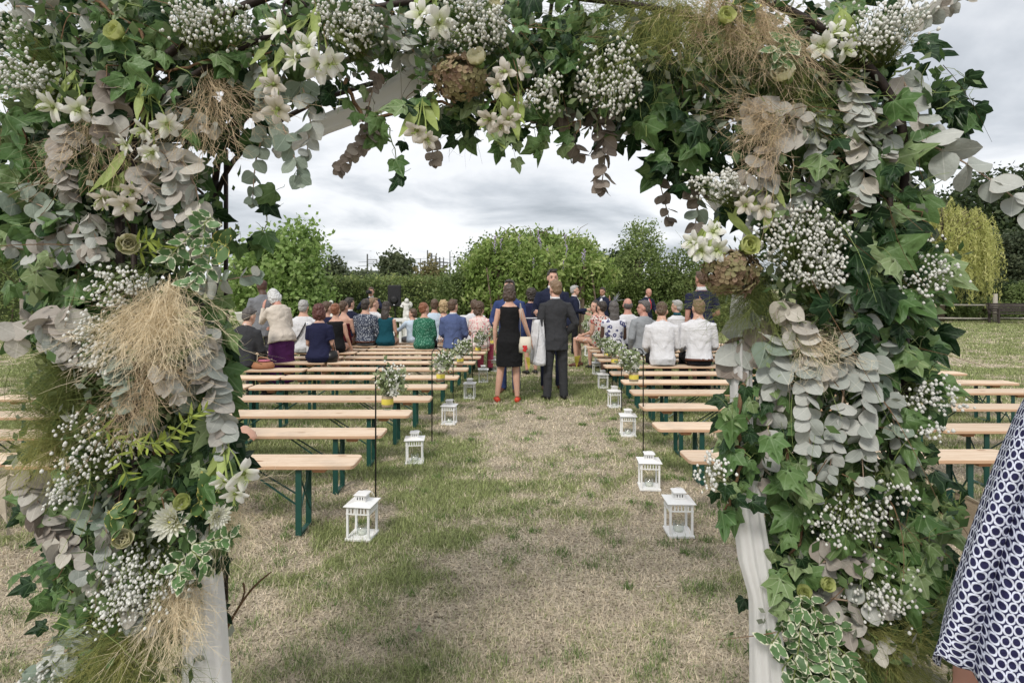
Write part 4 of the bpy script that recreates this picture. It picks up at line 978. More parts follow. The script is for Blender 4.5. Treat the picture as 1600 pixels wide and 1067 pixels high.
person('seated person with short brown hair in pale blue shirt', 679, rowL(13), 0, 1.70, True, hair='brown', top='palewh', bottom='dark', vox=.018)
person('seated woman with curly blond hair behind the man in blue suit', 693, rowL(13), 0, 1.66, True, True, hair='blond', hstyle='curly', dress='coral', sleeve='none', vox=.018)
person('seated brown haired man in mid blue suit', 708, rowL(11), -.12, 1.74, True, hair='brown', top='blue', bottom='blue', jacket=True, collar='white', vox=.014, yaw=-.45)
person('seated person in white shirt hidden behind the pink floral top', 741, rowL(13), 0, 1.68, True, hair='brown', top='white', bottom='dark', vox=.018)
person('seated woman in pink and white floral top and pink trousers', 749, rowL(11), -.25, 1.66, True, True, hair='brown', hstyle='curly', top='pink', bottom='pinkpant', vox=.014, fat=1.14, yaw=-.5, sleeve='half')
# left block, standing
person('standing bald man in grey blazer and checked trousers facing left', 411, 10.3, .55, 1.75, skin='dark', hair=plain('brown_cap', (0.10, 0.055, 0.05), 0.8), hstyle='cap', top='grey', bottom='check', jacket=True, vox=.014, pitch=.25, yaw=.3, aL=((.2, .3, -1), (-.2, 1, .3)))
o_, T_, A_, H_ = person('standing white haired woman in beige cardigan and purple skirt, head bowed', 440, 8.75, .85, 1.62, fem=True, skin='ruddy', hair='white', hstyle='bob', top='beige', bottom='skirt:purple', hem=.16, lean=.26, pitch=.65, yaw=.25, vox=.012, fat=1.08,
       aL=((.1, .65, -.7), (-.25, .25, 1)), aR=((.25, .1, -1), (-.65, .75, -.15)), face=True)
o_, T_, A_, H_ = person('photographer in navy suit holding a camera to his face', 580, 14.6, PI, 1.62, hair='brown', top='navy', bottom='navy', jacket=True, collar='white', vox=.014, shirt_front='white', aL=((.45, .55, -.7), (-.75, .35, .75)), aR=((.45, .55, -.7), (-.75, .35, .75)), face=True)
cm_ = empty('camera_body', o_.location + Vector((0, -0.24, 1.49))); tag(cm_, 'black camera held by the photographer in front of the hedge', 'camera')
MB().box((0, 0, 0), (.07, .035, .045)).build('body', BLK, cm_, bevel=.008); MB().tube([(0, -.034, 0), (0, -.15, -.005)], .034, 14).build('lens', BLK, cm_, True)
MB().box((0, 0, .055), (.03, .03, .012)).build('viewfinder', BLK, cm_)
# centre
o_, T_, A_, H_ = person('woman in black sleeveless dress standing in the aisle, back to camera', 796, 8.03, .02, 1.655, fem=True, hair='darkbrown', hstyle='bob', dress='black', sleeve='none', hem=.50, vox=.0095, shoes='redshoe', fat=1.02,
       aL=((.20, -.04, -1), (.0, .12, -1)), aR=((.32, .0, -1), (.36, .28, -1)), legs=(((.10, .02, -1), (.13, -.05, -1)), ((.02, .02, -1), (.05, -.05, -1))))
bgx = o_.location
hb_ = empty('handbag', bgx + Vector((.215, -.09, .70))); tag(hb_, 'cream handbag with a red flower hanging by the black dress', 'handbag')
mb = MB(); mb.loft([(V3((0, 0, 0)), V3((.085, 0, 0)), V3((0, .035, 0))), (V3((0, 0, .10)), V3((.09, 0, 0)), V3((0, .04, 0))), (V3((.01, 0, .22)), V3((.075, 0, 0)), V3((0, .02, 0)))], 14); mb.build('bag', plain('cream_leather', (.60, .55, .45), .6, .1), hb_, True)
mb = MB(); g_ = np.random.default_rng(5)
for k in range(9): mb.ell(V3((g_.normal() * .018, -.045, .06 + g_.normal() * .018)), (.018, .006, .016), None, 8, 5)
mb.build('flower', plain('red_flower', (.55, .03, .03), .6), hb_, True)
mb = MB(); mb.tube([(-.06, 0, .21), (-.065, -.02, .45), (-.065, -.01, .69)], .005, 5); mb.tube([(.06, 0, .21), (-.02, -.02, .45), (-.06, 0, .69)], .004, 5); mb.build('strap', plain('chain_strap', (.45, .42, .36), .4, metal=.6), hb_, True)
jk = empty('white_jacket', bgx + Vector((.39, .06, .55))); tag(jk, 'white jacket draped over the arm of the woman in black', 'jacket')
rows = []
for i in range(12):
    f = i / 11; z = .62 * (1 - f) - .02; rows.append([V3((.015 + .10 * math.cos(a) * (.55 + .5 * f) + .030 * math.sin(3 * a + 4 * f), .055 * math.sin(a) * (.6 + .6 * f) + .022 * math.cos(5 * a + 2 * f), z + .03 * math.sin(2 * a + 1) * f)) for a in np.linspace(0, 2 * PI, 25)[:-1]])
MB().rings(rows).build('cloth', C_['white'], jk, True)
person('man in royal blue suit and brown shoes behind the woman in black', 796, 8.75, PI - .25, 1.73, hair='dark', top='royal', bottom='royal', jacket=True, collar='white', shirt_front='white', shoes='brownshoe', vox=.012, aR=((.3, .1, -1), (-.3, .8, -.1)), face=True)
person('man in dark grey suit in the aisle, back to camera, hand in pocket', 868, 8.20, .18, 1.71, hair='lbrown', top='charcoal', bottom='charcoal', jacket=True, collar='white', shoes='blackshoe', vox=.0105, yaw=.35, fat=1.0, aL=((.20, -.08, -1), (-.2, .35, -1)), aR=((.42, -.15, -1), (-.55, .45, -.75)), legs=(((.04, .03, -1), (.06, -.04, -1)), ((.06, .02, -1), (.02, -.04, -1))))
o_, T_, A_, H_ = person('tall man in navy suit with sunglasses on his head, facing camera', 863, 9.0, PI + .1, 1.90, hair='dark', top='navy', bottom='navy', jacket=True, collar='white', shirt_front='white', shoes='brownshoe', vox=.012, aR=((.28, .1, -1), (.1, .95, .1)), aL=((.2, .1, -1), (-.2, .6, -.8)), face=True)
sg_ = empty('sunglasses', o_.location + Vector((0, 0, 0)), o_.rotation_euler.z); tag(sg_, 'dark sunglasses pushed up on the tall man in navy', 'sunglasses')
for e in (-1, 1): MB().ell(H_(e * .034, .060, .118), (.030, .010, .020), Matrix.Rotation(.7, 3, 'X'), 12, 7).build('lens', BLK, sg_, True)
MB().tube([H_(-.07, .03, .11), H_(0, .066, .124), H_(.07, .03, .11)], .004, 5).build('frame', BLK, sg_, True)
pp = empty('paper_sheet', Vector(((832 - HX) / FPX * 8.6, 8.6, CAMH - (497 - HY) / FPX * 8.6))); tag(pp, 'white paper sheet held between the standing men', 'paper')
MB().box((0, 0, 0), (.12, .08, .004), .2).build('sheet', C_['white'], pp)
person('woman with dark curly hair in navy dress behind the standing group', 830, 10.6, .3, 1.60, fem=True, hair='dark', hstyle='curly', dress='navydress', sleeve='half', vox=.015)
person('grey haired man in navy jacket standing in profile beside right rows', 897, 13.8, -PI / 2 - .05, 1.66, hair='grey', top='navy', bottom='dark', jacket=True, collar='white', shirt_front='white', vox=.013, aR=((.1, .25, -1), (-.1, 1, .15)), aL=((.1, .25, -1), (-.1, 1, -.3)), face=True)
person('bearded man in dark suit with phone at his ear by the pergola', 942, 15.6, PI - .6, 1.62, hair='dark', skin='tan', top='navy', bottom='navy', jacket=True, collar='white', shirt_front='white', vox=.015, aL=((.3, .3, -.9), (.05, .15, 1)), pitch=.1, face=True)
o_, T_, A_, H_ = person('man in navy suit and red tie looking down at the front', 1011, 15.6, PI + .5, 1.60, hair='dark', hstyle='thin', skin='ruddy', top='navy', bottom='navy', jacket=True, collar='white', shirt_front='white', vox=.015, pitch=.35, aL=((.25, .2, -1), (-.5, .8, -.2)), face=True)
mb = MB(); mb.loft([(T_(0, .100, .50), V3((.018, 0, 0)), V3((0, .01, 0))), (T_(0, .158, .38), V3((.03, 0, 0)), V3((0, .012, 0))), (T_(0, .165, .2), V3((.03, 0, 0)), V3((0, .01, 0)))], 8); mb.build('tie', plain('red_tie', (.40, .02, .03), .6), o_)
# right block
person('seated young man in white shirt with blond hair, largest on the right', 1092, rowR(7), -.1, 1.84, True, hair='lbrown', top='white', bottom='dark', collar='white', belt=True, vox=.011, fat=1.06, yaw=.25, lean=.06)
person('seated dark haired man in white shirt beside the blond young man', 1035, rowR(7), -.12, 1.76, True, hair='brown', top='white', bottom='dark', collar='white', vox=.011, fat=1.06, yaw=-.2, pitch=.35, lean=.12)
person('seated grey haired man in light grey jacket looking left', 1004, rowR(9), .35, 1.74, True, hair='pepper', skin='ruddy', top='lgrey', bottom='dark', jacket=True, vox=.013, yaw=1.0, face=True, side=.06, aL=((.3, -.1, -1), (-.3, .5, -.8)))
person('seated bald man in white shirt on the right', 981, rowR(10), 0, 1.80, True, hair='pepper', hstyle='thin', skin='ruddy', top='white', bottom='dark', vox=.013, sleeve='half')
o_, T_, A_, H_ = person('seated woman in blue flower print dress with feather fascinator', 959, rowR(9) + .1, .05, 1.72, True, True, skin='dark', hair='pepper', hstyle='long', dress='bluefl', sleeve='cap', vox=.013, fat=1.2)
fa = empty('fascinator', o_.location, o_.rotation_euler.z); tag(fa, 'grey feather fascinator on the woman in blue flower print', 'hat')
g_ = np.random.default_rng(9)
for k in range(26):
    a = H_(.03, -.02, .10); e = a + V3((g_.normal() * .07 + .03, g_.normal() * .05, abs(g_.normal()) * .08)); MB().tube([a, a.lerp(e, .5) + V3((0, 0, .02)), e], [.004, .009, .002], 4, .3).build('feather', plain('grey_feather', (.36, .37, .40), .8) if k == 0 else bpy.data.materials['grey_feather'], fa)
person('seated woman in coral floral dress with black pinned up hair', 940, rowR(11), .2, 1.66, True, True, hair='dark', hstyle='updo', dress='coral', sleeve='cap', vox=.015, fat=1.08, yaw=.4)
person('seated woman at the aisle end with crossed bare legs looking back', 931, rowR(12), 1.1, 1.66, True, True, hair='dark', hstyle='bob', dress='coral', sleeve='cap', vox=.014, yaw=1.2, shoes='brownshoe', face=True)
person('seated woman with short grey hair, white top and green scarf', 1058, rowR(11), .3, 1.70, True, True, hair='grey', hstyle='short', dress='bluefl' if False else None, top='white', bottom='dark', vox=.015, yaw=.6, sleeve='half', collar='teal')
o_, T_, A_, H_ = person('standing person in navy dress with brown strap beside the right column', 1096, 9.0, .1, 1.88, fem=True, hair='brown', skin='ruddy', dress='navydress', sleeve='half', hem=.62, vox=.012, fat=1.18, wide=1.12, aR=((.28, .0, -1), (-.3, .75, -.1)), yaw=.2, collar='white')
mb = MB(); mb.tube([T_(-.075, -.135, .20), T_(-.075, -.125, .40), T_(-.07, -.03, .505), T_(-.07, .10, .42)], .014, 6, .3); mb.build('strap', plain('tan_strap', (.48, .22, .09), .5), o_, True)
# the guest behind the left column, leaning on the first bench
person('guest in white top seated behind the left column, arm on the bench', 235, rowL(1) + .0, .2, 1.68, True, True, skin='fair', hair='brown', hstyle='long', top='white', bottom='navydress', vox=.011, sleeve='half', aR=((.75, -.1, -.8), (.75, -.05, -.62), (.8, .1, -.3)), lean=.05)

# bags on the benches
def bag(name, label, px, d, z, size, mat, handle=True):
    rt = empty(name, ((px - HX) / FPX * d, d, z)); tag(rt, label, 'bag'); a, b, c = size
    MB().loft([(V3((0, 0, .004)), V3((a, 0, 0)), V3((0, b, 0))), (V3((0, 0, c * .5)), V3((a * 1.08, 0, 0)), V3((0, b * 1.1, 0))), (V3((0, 0, c)), V3((a * .9, 0, 0)), V3((0, b * .6, 0)))], 16).build('bag_body', mat, rt, True)
    if handle: MB().tube([(-a * .6, 0, c * .95), (-a * .4, 0, c * 1.7), (a * .4, 0, c * 1.7), (a * .6, 0, c * .95)], .008, 6).build('handle', mat, rt, True)
bag('basket', 'brown wicker basket on the bench before the purple skirt', 411, rowL(7) - .02, BH + .002, (.15, .10, .09), plain('wicker', (.36, .17, .09), .8, .4, 120, .2, .6))
bag('purse', 'small pink purse lying on top of the wicker basket', 413, rowL(7) - .02, BH + .096, (.08, .05, .03), plain('pink_purse', (.40, .12, .17), .6), False)
bag('handbag', 'black handbag beside the blond young man in white shirt', 1131, rowR(7), BH + .002, (.10, .08, .19), C_['blackshoe'])
bag('handbag', 'black handbag beside the seated woman in navy dress', 517, rowL(8), BH + .002, (.10, .09, .17), C_['blackshoe'])
# scarf of the navy dress woman
sc_ = empty('scarf', ((484 - HX) / FPX * (rowL(8) + .12), rowL(8) + .12, 0)); tag(sc_, 'white floral scarf hanging beside the woman in navy', 'scarf')
MB().rings([[V3((.055 * math.cos(a) + .008 * math.sin(9 * f), .018 * math.sin(a) - .03 * f, .52 + .56 * f)) for a in np.linspace(0, 2 * PI, 13)[:-1]] for f in np.linspace(0, 1, 8)]).build('cloth', C_['scarf'], sc_, True)
mb = MB(); d_ = rowL(10)

# ------------------------------------------------------------------ the guest in the printed dress at the right edge
def print_mat():
    t = NT('oval_print'); uv = t.n('ShaderNodeUVMap'); uv.uv_map = 'UVMap'; sp = t.n('ShaderNodeSeparateXYZ'); t.l(uv.outputs[0], sp.inputs[0])
    u = t.math('SUBTRACT', t.math('FRACT', sp.outputs[0]), 0.5); v = t.math('SUBTRACT', t.math('FRACT', sp.outputs[1]), 0.5)
    u2 = t.math('SUBTRACT', u, t.math('MULTIPLY', v, 0.30)); sq = lambda a: t.math('MULTIPLY', a, a)
    r = t.math('SQRT', t.math('ADD', sq(u2), sq(v)))
    nz = t.noise(uv.outputs[0], 7, 2); r = t.math('ADD', r, t.math('MULTIPLY', t.math('SUBTRACT', nz, .5), .05))
    white = t.math('MULTIPLY', t.smooth(r, .325, .36), t.smooth(r, .55, .515))
    edge = t.smooth(t.math('MAXIMUM', t.math('ABSOLUTE', u), t.math('ABSOLUTE', v)), .455, .48)
    white = t.math('MAXIMUM', white, t.math('MULTIPLY', edge, 0.0))
    col = t.mix(white, (0.022, 0.022, 0.066), (0.62, 0.655, 0.77))
    t.bump(t.noise(uv.outputs[0], 1.1, 3, .5, 1.0), .35, .05)
    return t.done(col, 0.85, 0.15)
def printed_guest():
    d = 0.98; cx = 1.165
    root, T, arms, Hd = person('guest in navy and white oval print dress at the right edge', cx, d + .02, -.1, 1.84, fem=True, skin='ruddy', hair='brown', hstyle='bob', dress='black', hem=.48, sleeve='none', vox=.010, fat=1.12, px_is_x=True,
        aL=((.26, -.06, -1), (.16, .22, -1)), aR=((.26, -.06, -1), (.16, .22, -1)))
    M = print_mat()
    for o in root.children:
        if o.name.startswith('dress'): o.data.materials[0] = cloth('navy_print_base', (0.05, 0.05, 0.09))
    S, E, Wp = arms[0][1]
    # kimono sleeve: a wide tube round the arm with a deep fold on its left side
    ctr = [P(1730, 548, d), P(1708, 566, d), P(1690, 600, d), P(1656, 690, d), P(1622, 790, d), P(1594, 880, d), P(1574, 960, d), P(1562, 1020, d), P(1558, 1056, d)]
    inv = root.matrix_basis.inverted() if False else None
    Mw = Matrix.Translation(root.location) @ Matrix.Rotation(-.1, 4, 'Z'); Mi = Mw.inverted()
    rad = [.020, .055, .072, .082, .084, .088, .092, .094, .094]
    n = 44; vs = []; fs = []; uvs = []
    for i, (c, r) in enumerate(zip(ctr, rad)):
        for k in range(n + 1):
            a = 2 * PI * k / n
            x, y = math.cos(a), math.sin(a)             # a = pi is the left side, 3pi/2 the camera side
            rx, ry = r, r * .62
            f = max(0, i - 1) / 7
            dip = math.exp(-((a - 3.80) / .13) ** 2) * (.040 * min(1, f * 2.2))   # the fold groove facing the camera
            bul = math.exp(-((a - 3.35) / .30) ** 2) * .016 * f                   # the back of the sleeve standing away
            q = V3((c.x + x * (rx - dip + bul), c.y + y * (ry - dip * 1.4) , c.z))
            hemd = 0.0
            if i == 8: hemd = .048 * math.exp(-((a - 3.35) / .38) ** 2) - .030 * max(0, x)
            if i == 7: hemd = .030 * math.exp(-((a - 3.35) / .38) ** 2) - .012 * max(0, x)
            rr_ = .0045 * math.sin(5 * a + 4.1 * f) * f + .003 * math.sin(11 * a - 7 * f) * f; q.x += x * rr_; q.y += y * rr_
            q.z += hemd + .004 * math.sin(3 * a + i)
            vs.append(Mi @ q); uvs.append((k * 38.0 / n, (c - ctr[0]).length / .0190 + 0.02 * i))
    w_ = n + 1
    for i in range(len(ctr) - 1):
        for k in range(n): fs.append((i * w_ + k, i * w_ + k + 1, (i + 1) * w_ + k + 1, (i + 1) * w_ + k))
    me = bpy.data.meshes.new('sleeve'); me.from_pydata(vs, [], fs); me.materials.append(M)
    me.polygons.foreach_set('use_smooth', [True] * len(fs)); ul = me.uv_layers.new(name='UVMap')
    for lp in me.loops: ul.data[lp.index].uv = uvs[lp.vertex_index]
    o = link('sleeve', me, root); m = o.modifiers.new('sub', 'SUBSURF'); m.levels = 2; m.render_levels = 2
    m = o.modifiers.new('solid', 'SOLIDIFY'); m.thickness = .003
    o2 = o.copy(); COL.objects.link(o2); o2.parent = root; o2.scale = (-1, 1, 1)
    # printed body of the dress, mostly outside the frame
    secs = [(.47, .285, .235), (.70, .275, .225), (.92, .262, .215), (1.07, .225, .175), (1.20, .195, .15), (1.36, .205, .165), (1.43, .205, .135), (1.475, .175, .105), (1.51, .12, .085), (1.535, .075, .072)]; vs = []; fs = []; uvs = []
    for i, (z, a_, b_) in enumerate(secs):
        for k in range(n + 1):
            a = 2 * PI * k / n; vs.append(V3((a_ * math.cos(a), b_ * math.sin(a), z))); uvs.append((k * 70.0 / n, z / .0205))
    for i in range(len(secs) - 1):
        for k in range(n): fs.append((i * w_ + k, i * w_ + k + 1, (i + 1) * w_ + k + 1, (i + 1) * w_ + k))
    me = bpy.data.meshes.new('dress_body'); me.from_pydata(vs, [], fs); me.materials.append(M); me.polygons.foreach_set('use_smooth', [True] * len(fs)); ul = me.uv_layers.new(name='UVMap')
    for lp in me.loops: ul.data[lp.index].uv = uvs[lp.vertex_index]
    link('dress_body', me, root)
printed_guest()
# ------------------------------------------------------------------ the flower arch: metal frame
RUST = plain('dark_iron_frame', (0.035, 0.026, 0.022), 0.6, 0.4, 25, 0.3, 0.3, metal=0.3)
AX, AY0, AY1, AZ, AT = 0.965, 1.40, 1.85, 1.95, 2.42
ga = empty('garden_arch', (0, (AY0 + AY1) / 2, 0)); tag(ga, 'dark iron garden arch carrying the flowers', 'arch'); OY = (AY0 + AY1) / 2
def arc_pt(x, y, dz=0.0): return (x, y - OY, AZ + (AT - AZ) * math.sqrt(max(0, 1 - (x / AX) ** 2)) + dz)
for sx in (-1, 1):
    for y in (AY0, AY1):
        MB().tube([(sx * AX, y - OY, -0.05), (sx * AX, y - OY, AZ)], 0.011, 8).build('post', RUST, ga, True)
        MB().tube([(sx * (AX - 0.035), y - OY, -0.05), (sx * (AX - 0.035), y - OY, AZ + 0.1)], 0.007, 6).build('post', RUST, ga, True)
    for z in (0.35, 0.95, 1.55):
        MB().tube([(sx * AX, AY0 - OY, z), (sx * AX, AY1 - OY, z)], 0.006, 6).build('side_rail', RUST, ga, True)
        for s2 in (-1, 1):
            pts = [(sx * AX, s2 * 0.1 + 0.09 * (1 - t / 9) * math.cos(t) * s2, z + 0.28 + 0.09 * (1 - t / 9) * math.sin(t)) for t in np.linspace(0, 7.5, 24)]
            MB().tube(pts, 0.0045, 5).build('scroll', RUST, ga, True)
for y in (AY0, AY1):
    for dz, r in ((0, 0.011), (-0.10, 0.008)):
        MB().tube([arc_pt(x, y, dz) for x in np.sin(np.linspace(-PI / 2, PI / 2, 28)) * AX], r, 7).build('top_bar', RUST, ga, True)
    for k in range(9):
        x = -0.72 + k * 0.18; c = arc_pt(x, y, -0.055)
        MB().tube([(c[0] + 0.035 * (1 - t / 9) * math.cos(t), c[1], c[2] + 0.035 * (1 - t / 9) * math.sin(t)) for t in np.linspace(0, 7.5, 18)], 0.0035, 5).build('scroll', RUST, ga, True)
for x in np.linspace(-0.8, 0.8, 8):
    a = arc_pt(x, AY0); b = arc_pt(x, AY1); MB().tube([a, b], 0.006, 6).build('cross_bar', RUST, ga, True)

# ------------------------------------------------------------------ white drapes
def drape_mat():
    t = NT('white_voile'); co = t.coord(); t.bump(t.noise(co, 30, 3), 0.15, 0.01)
    return t.done(t.mix(t.noise(co, 5, 3), (0.86, 0.855, 0.845), (0.90, 0.895, 0.885)), 0.9, 0.1, 0.5)
DRAPE = drape_mat()
def drape(label, path, folds=9, part='cloth', amp=0.28):
    """path: (px, py, d, half width px, depth)"""
    o = P(*path[-1][:3]); rt = empty('white_drape', o); tag(rt, label, 'drape', 'white cloth drapes on the arch')
    rows = []; m = 26; g = random.Random(len(label))
    ph = [g.uniform(0, 6.28) for _ in range(4)]
    pts = [(P(a, b, c), w_ * c / FPX, dp) for a, b, c, w_, dp in path]
    for i in range(m):
        u = i / (m - 1) * (len(pts) - 1); k = min(int(u), len(pts) - 2); f = u - k; f = f * f * (3 - 2 * f)
        c = pts[k][0].lerp(pts[k + 1][0], f); hw = pts[k][1] * (1 - f) + pts[k + 1][1] * f; dp = pts[k][2] * (1 - f) + pts[k + 1][2] * f
        tn = (pts[k + 1][0] - pts[k][0]).normalized(); sd = tn.cross(V3((0, 1, 0))).normalized()
        rr = []
        for q in range(56):
            a = 2 * PI * q / 56
            wob = 1 + amp * 0.6 * math.sin(folds * a + ph[0] + 0.35 * math.sin(i * 0.25)) + amp * 0.4 * math.sin((folds // 2) * a + ph[1] + i * 0.05)
            rr.append(c - o + sd * hw * math.cos(a) * (0.82 + 0.18 * wob) + V3((0, 1, 0)) * dp * math.sin(a) * wob)
        rows.append(rr)
    return MB().rings(rows).build(part, DRAPE, rt, True)
drape('white cloth drape falling at the foot of the left column', [(322, 560, 1.62, 24, .03), (318, 720, 1.56, 26, .03), (318, 850, 1.46, 24, .03), (321, 960, 1.43, 31, .035), (324, 1080, 1.42, 36, .04), (324, 1400, 1.42, 38, .05)])
drape('white cloth drape down the inner side of the right column', [(1175, 330, 1.66, 5, .01), (1158, 420, 1.60, 8, .02), (1157, 490, 1.52, 15, .03), (1157, 560, 1.46, 15, .03), (1158, 660, 1.43, 15, .03), (1165, 780, 1.40, 22, .03), (1178, 870, 1.38, 24, .03), (1189, 930, 1.37, 18, .03), (1197, 1000, 1.37, 25, .03), (1201, 1090, 1.37, 28, .04), (1200, 1400, 1.37, 30, .05)])
drape('white cloth swag under the top left of the arch', [(430, 240, 1.62, 8, .02), (505, 196, 1.56, 14, .025), (575, 168, 1.55, 16, .03), (640, 130, 1.55, 20, .03), (690, 85, 1.55, 21, .03), (730, 35, 1.56, 18, .03), (770, -20, 1.58, 14, .03)], 5)
drape('white cloth swag under the top right of the arch', [(880, 120, 1.84, 14, .03), (940, 175, 1.84, 16, .03), (1000, 205, 1.84, 15, .03), (1060, 235, 1.84, 14, .03), (1130, 330, 1.82, 11, .02)], 5)

# ------------------------------------------------------------------ leaf meshes
def vein_leaf(name, tones, vein, spec=0.45, rough=0.42, vs=1.0, transl=0.22, mottled=0.0):
    t = NT(name); co = t.coord(); sp = t.n('ShaderNodeSeparateXYZ'); t.l(co, sp.inputs[0]); x, y = sp.outputs[0], sp.outputs[1]
    an = t.math('ARCTAN2', x, t.math('ADD', y, 0.04)); rr = t.math('SQRT', t.math('ADD', t.math('MULTIPLY', x, x), t.math('MULTIPLY', y, y)))
    k = t.math('ABSOLUTE', t.math('SUBTRACT', t.math('FRACT', t.math('ADD', t.math('DIVIDE', an, 0.72), 0.5)), 0.5))
    dist = t.math('MULTIPLY', t.math('MULTIPLY', k, 0.72), rr)
    vm = t.smooth(dist, 0.020 * vs, 0.004)
    r = t.rand(); base = t.ramp(r, [(0.0, tones[0]), (0.5, tones[1]), (1.0, tones[2])])
    base = t.mix(t.math('MULTIPLY', t.noise(co, 5, 4), 0.55), base, dk(tones[1], 0.55))
    col = t.mix(t.math('MULTIPLY', vm, 0.55), base, vein); t.bump(t.math('SUBTRACT', t.noise(co, 9, 3), vm), 0.15, 0.05)
    pet = t.smooth(y, -0.13, -0.17); col = t.mix(pet, col, (0.24, 0.30, 0.10))
    return t.done(col, rough, spec, transl)
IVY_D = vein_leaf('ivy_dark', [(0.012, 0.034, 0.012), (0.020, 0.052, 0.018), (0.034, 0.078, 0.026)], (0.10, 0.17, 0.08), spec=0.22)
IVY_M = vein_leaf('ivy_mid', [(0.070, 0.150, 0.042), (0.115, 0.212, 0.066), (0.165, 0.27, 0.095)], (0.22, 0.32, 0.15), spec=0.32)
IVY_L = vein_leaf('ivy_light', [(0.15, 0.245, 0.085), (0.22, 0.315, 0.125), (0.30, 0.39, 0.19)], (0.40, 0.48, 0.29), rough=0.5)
def euca_mat(name, tones):
    t = NT(name); co = t.coord(); sp = t.n('ShaderNodeSeparateXYZ'); t.l(co, sp.inputs[0]); r = t.rand()
    base = t.ramp(r, [(0.0, tones[0]), (0.5, tones[1]), (1.0, tones[2])])
    base = t.mix(t.math('MULTIPLY', t.noise(co, 3.5, 5, 0.65), 0.6), base, dk(tones[0], 0.72))
    mid = t.smooth(t.math('ABSOLUTE', sp.outputs[0]), 0.022, 0.006); base = t.mix(t.math('MULTIPLY', mid, 0.4), base, dk(tones[2], 1.2))
    edge = t.smooth(t.math('ADD', t.math('MULTIPLY', t.math('MULTIPLY', sp.outputs[0], sp.outputs[0]), 4.4), t.math('MULTIPLY', t.math('POWER', t.math('SUBTRACT', sp.outputs[1], 0.5), 2.0), 4.0)), 0.75, 1.0)
    base = t.mix(t.math('MULTIPLY', edge, 0.22), base, (0.42, 0.31, 0.26))
    t.bump(t.noise(co, 7, 3), 0.12, 0.05)
    return t.done(base, 0.75, 0.2, 0.12)
EU = {'grey': euca_mat('eucalyptus_grey', [(0.34, 0.37, 0.335), (0.45, 0.475, 0.44), (0.56, 0.565, 0.53)]), 'sage': euca_mat('eucalyptus_sage', [(0.20, 0.255, 0.20), (0.28, 0.34, 0.275), (0.37, 0.42, 0.355)]),
      'pink': euca_mat('eucalyptus_pink', [(0.38, 0.335, 0.295), (0.465, 0.44, 0.395), (0.54, 0.53, 0.485)]), 'brown': euca_mat('eucalyptus_brown', [(0.20, 0.165, 0.14), (0.29, 0.245, 0.21), (0.37, 0.335, 0.295)]),
      'cream': euca_mat('eucalyptus_cream', [(0.50, 0.47, 0.405), (0.60, 0.565, 0.50), (0.66, 0.63, 0.57)])}
def ivy_mesh(mat, seed):
    g = random.Random(seed)
    half = [(0.0, -0.02), (0.16, -0.13), (0.33, -0.13), (0.44, -0.03), (0.40, 0.10), (0.47, 0.24), (0.53, 0.40), (0.40, 0.43), (0.27, 0.46), (0.22, 0.60), (0.13, 0.78), (0.0, 1.0)]
    lob = g.uniform(0.75, 1.12); cup = g.uniform(0.05, 0.75); curl = g.uniform(-0.3, 0.75); asym = g.uniform(-.08, .08); v = []; f = []; wv = g.uniform(0, 6)
    def z(x, y): return -cup * abs(x) ** 1.25 - curl * y * y * 0.6 + 0.06 * math.sin(8 * x + 7 * y + wv)
    mids = [(0, -0.02), (0, 0.12), (0, 0.30), (0, 0.50), (0, 0.72), (0, 1.0)]
    for x, y in mids: v.append((x + asym * y, y, z(0, y)))
    for s in (1, -1):
        b = len(v); hs = [(x * lob * g.uniform(.94, 1.06) * s, y * g.uniform(.97, 1.03)) for x, y in half[1:-1]]; inn = [(x * 0.5, 0.5 * y + 0.13) for x, y in hs]
        for x, y in hs: v.append((x + asym * y, y, z(x, y)))
        c = len(v)
        for x, y in inn: v.append((x + asym * y, y, z(x, y)))
        n = len(hs); mi = [0, 1, 1, 1, 2, 2, 3, 3, 4, 4, 5]
        def q(*a): f.append(a if s == 1 else tuple(reversed(a)))
        for k in range(n - 1): q(b + k, b + k + 1, c + k + 1, c + k)
        q(0, b, c); q(5, c + n - 1, b + n - 1)
        prev = 0
        for k in range(n):
            m = [0, 1, 1, 2, 2, 2, 3, 3, 4, 4][k] if n == 10 else min(5, k // 2)
            if k > 0: q(c + k - 1, c + k, prev)
            if m != prev: q(c + k, m, prev)
            prev = m
        q(c + n - 1, 5, prev)
    pts = [V3((0, 0.0, 0.0)), V3((0, -0.22, -0.03)), V3((g.uniform(-.1, .1), -0.5, -0.16)), V3((g.uniform(-.2, .2), -0.72, -0.4))]
    mb = MB(); mb.v = v; mb.f = f; mb.tube(pts, [0.012, 0.012, 0.012, 0.01], 3)
    return mb.mesh('ivy_leaf', mat, True)
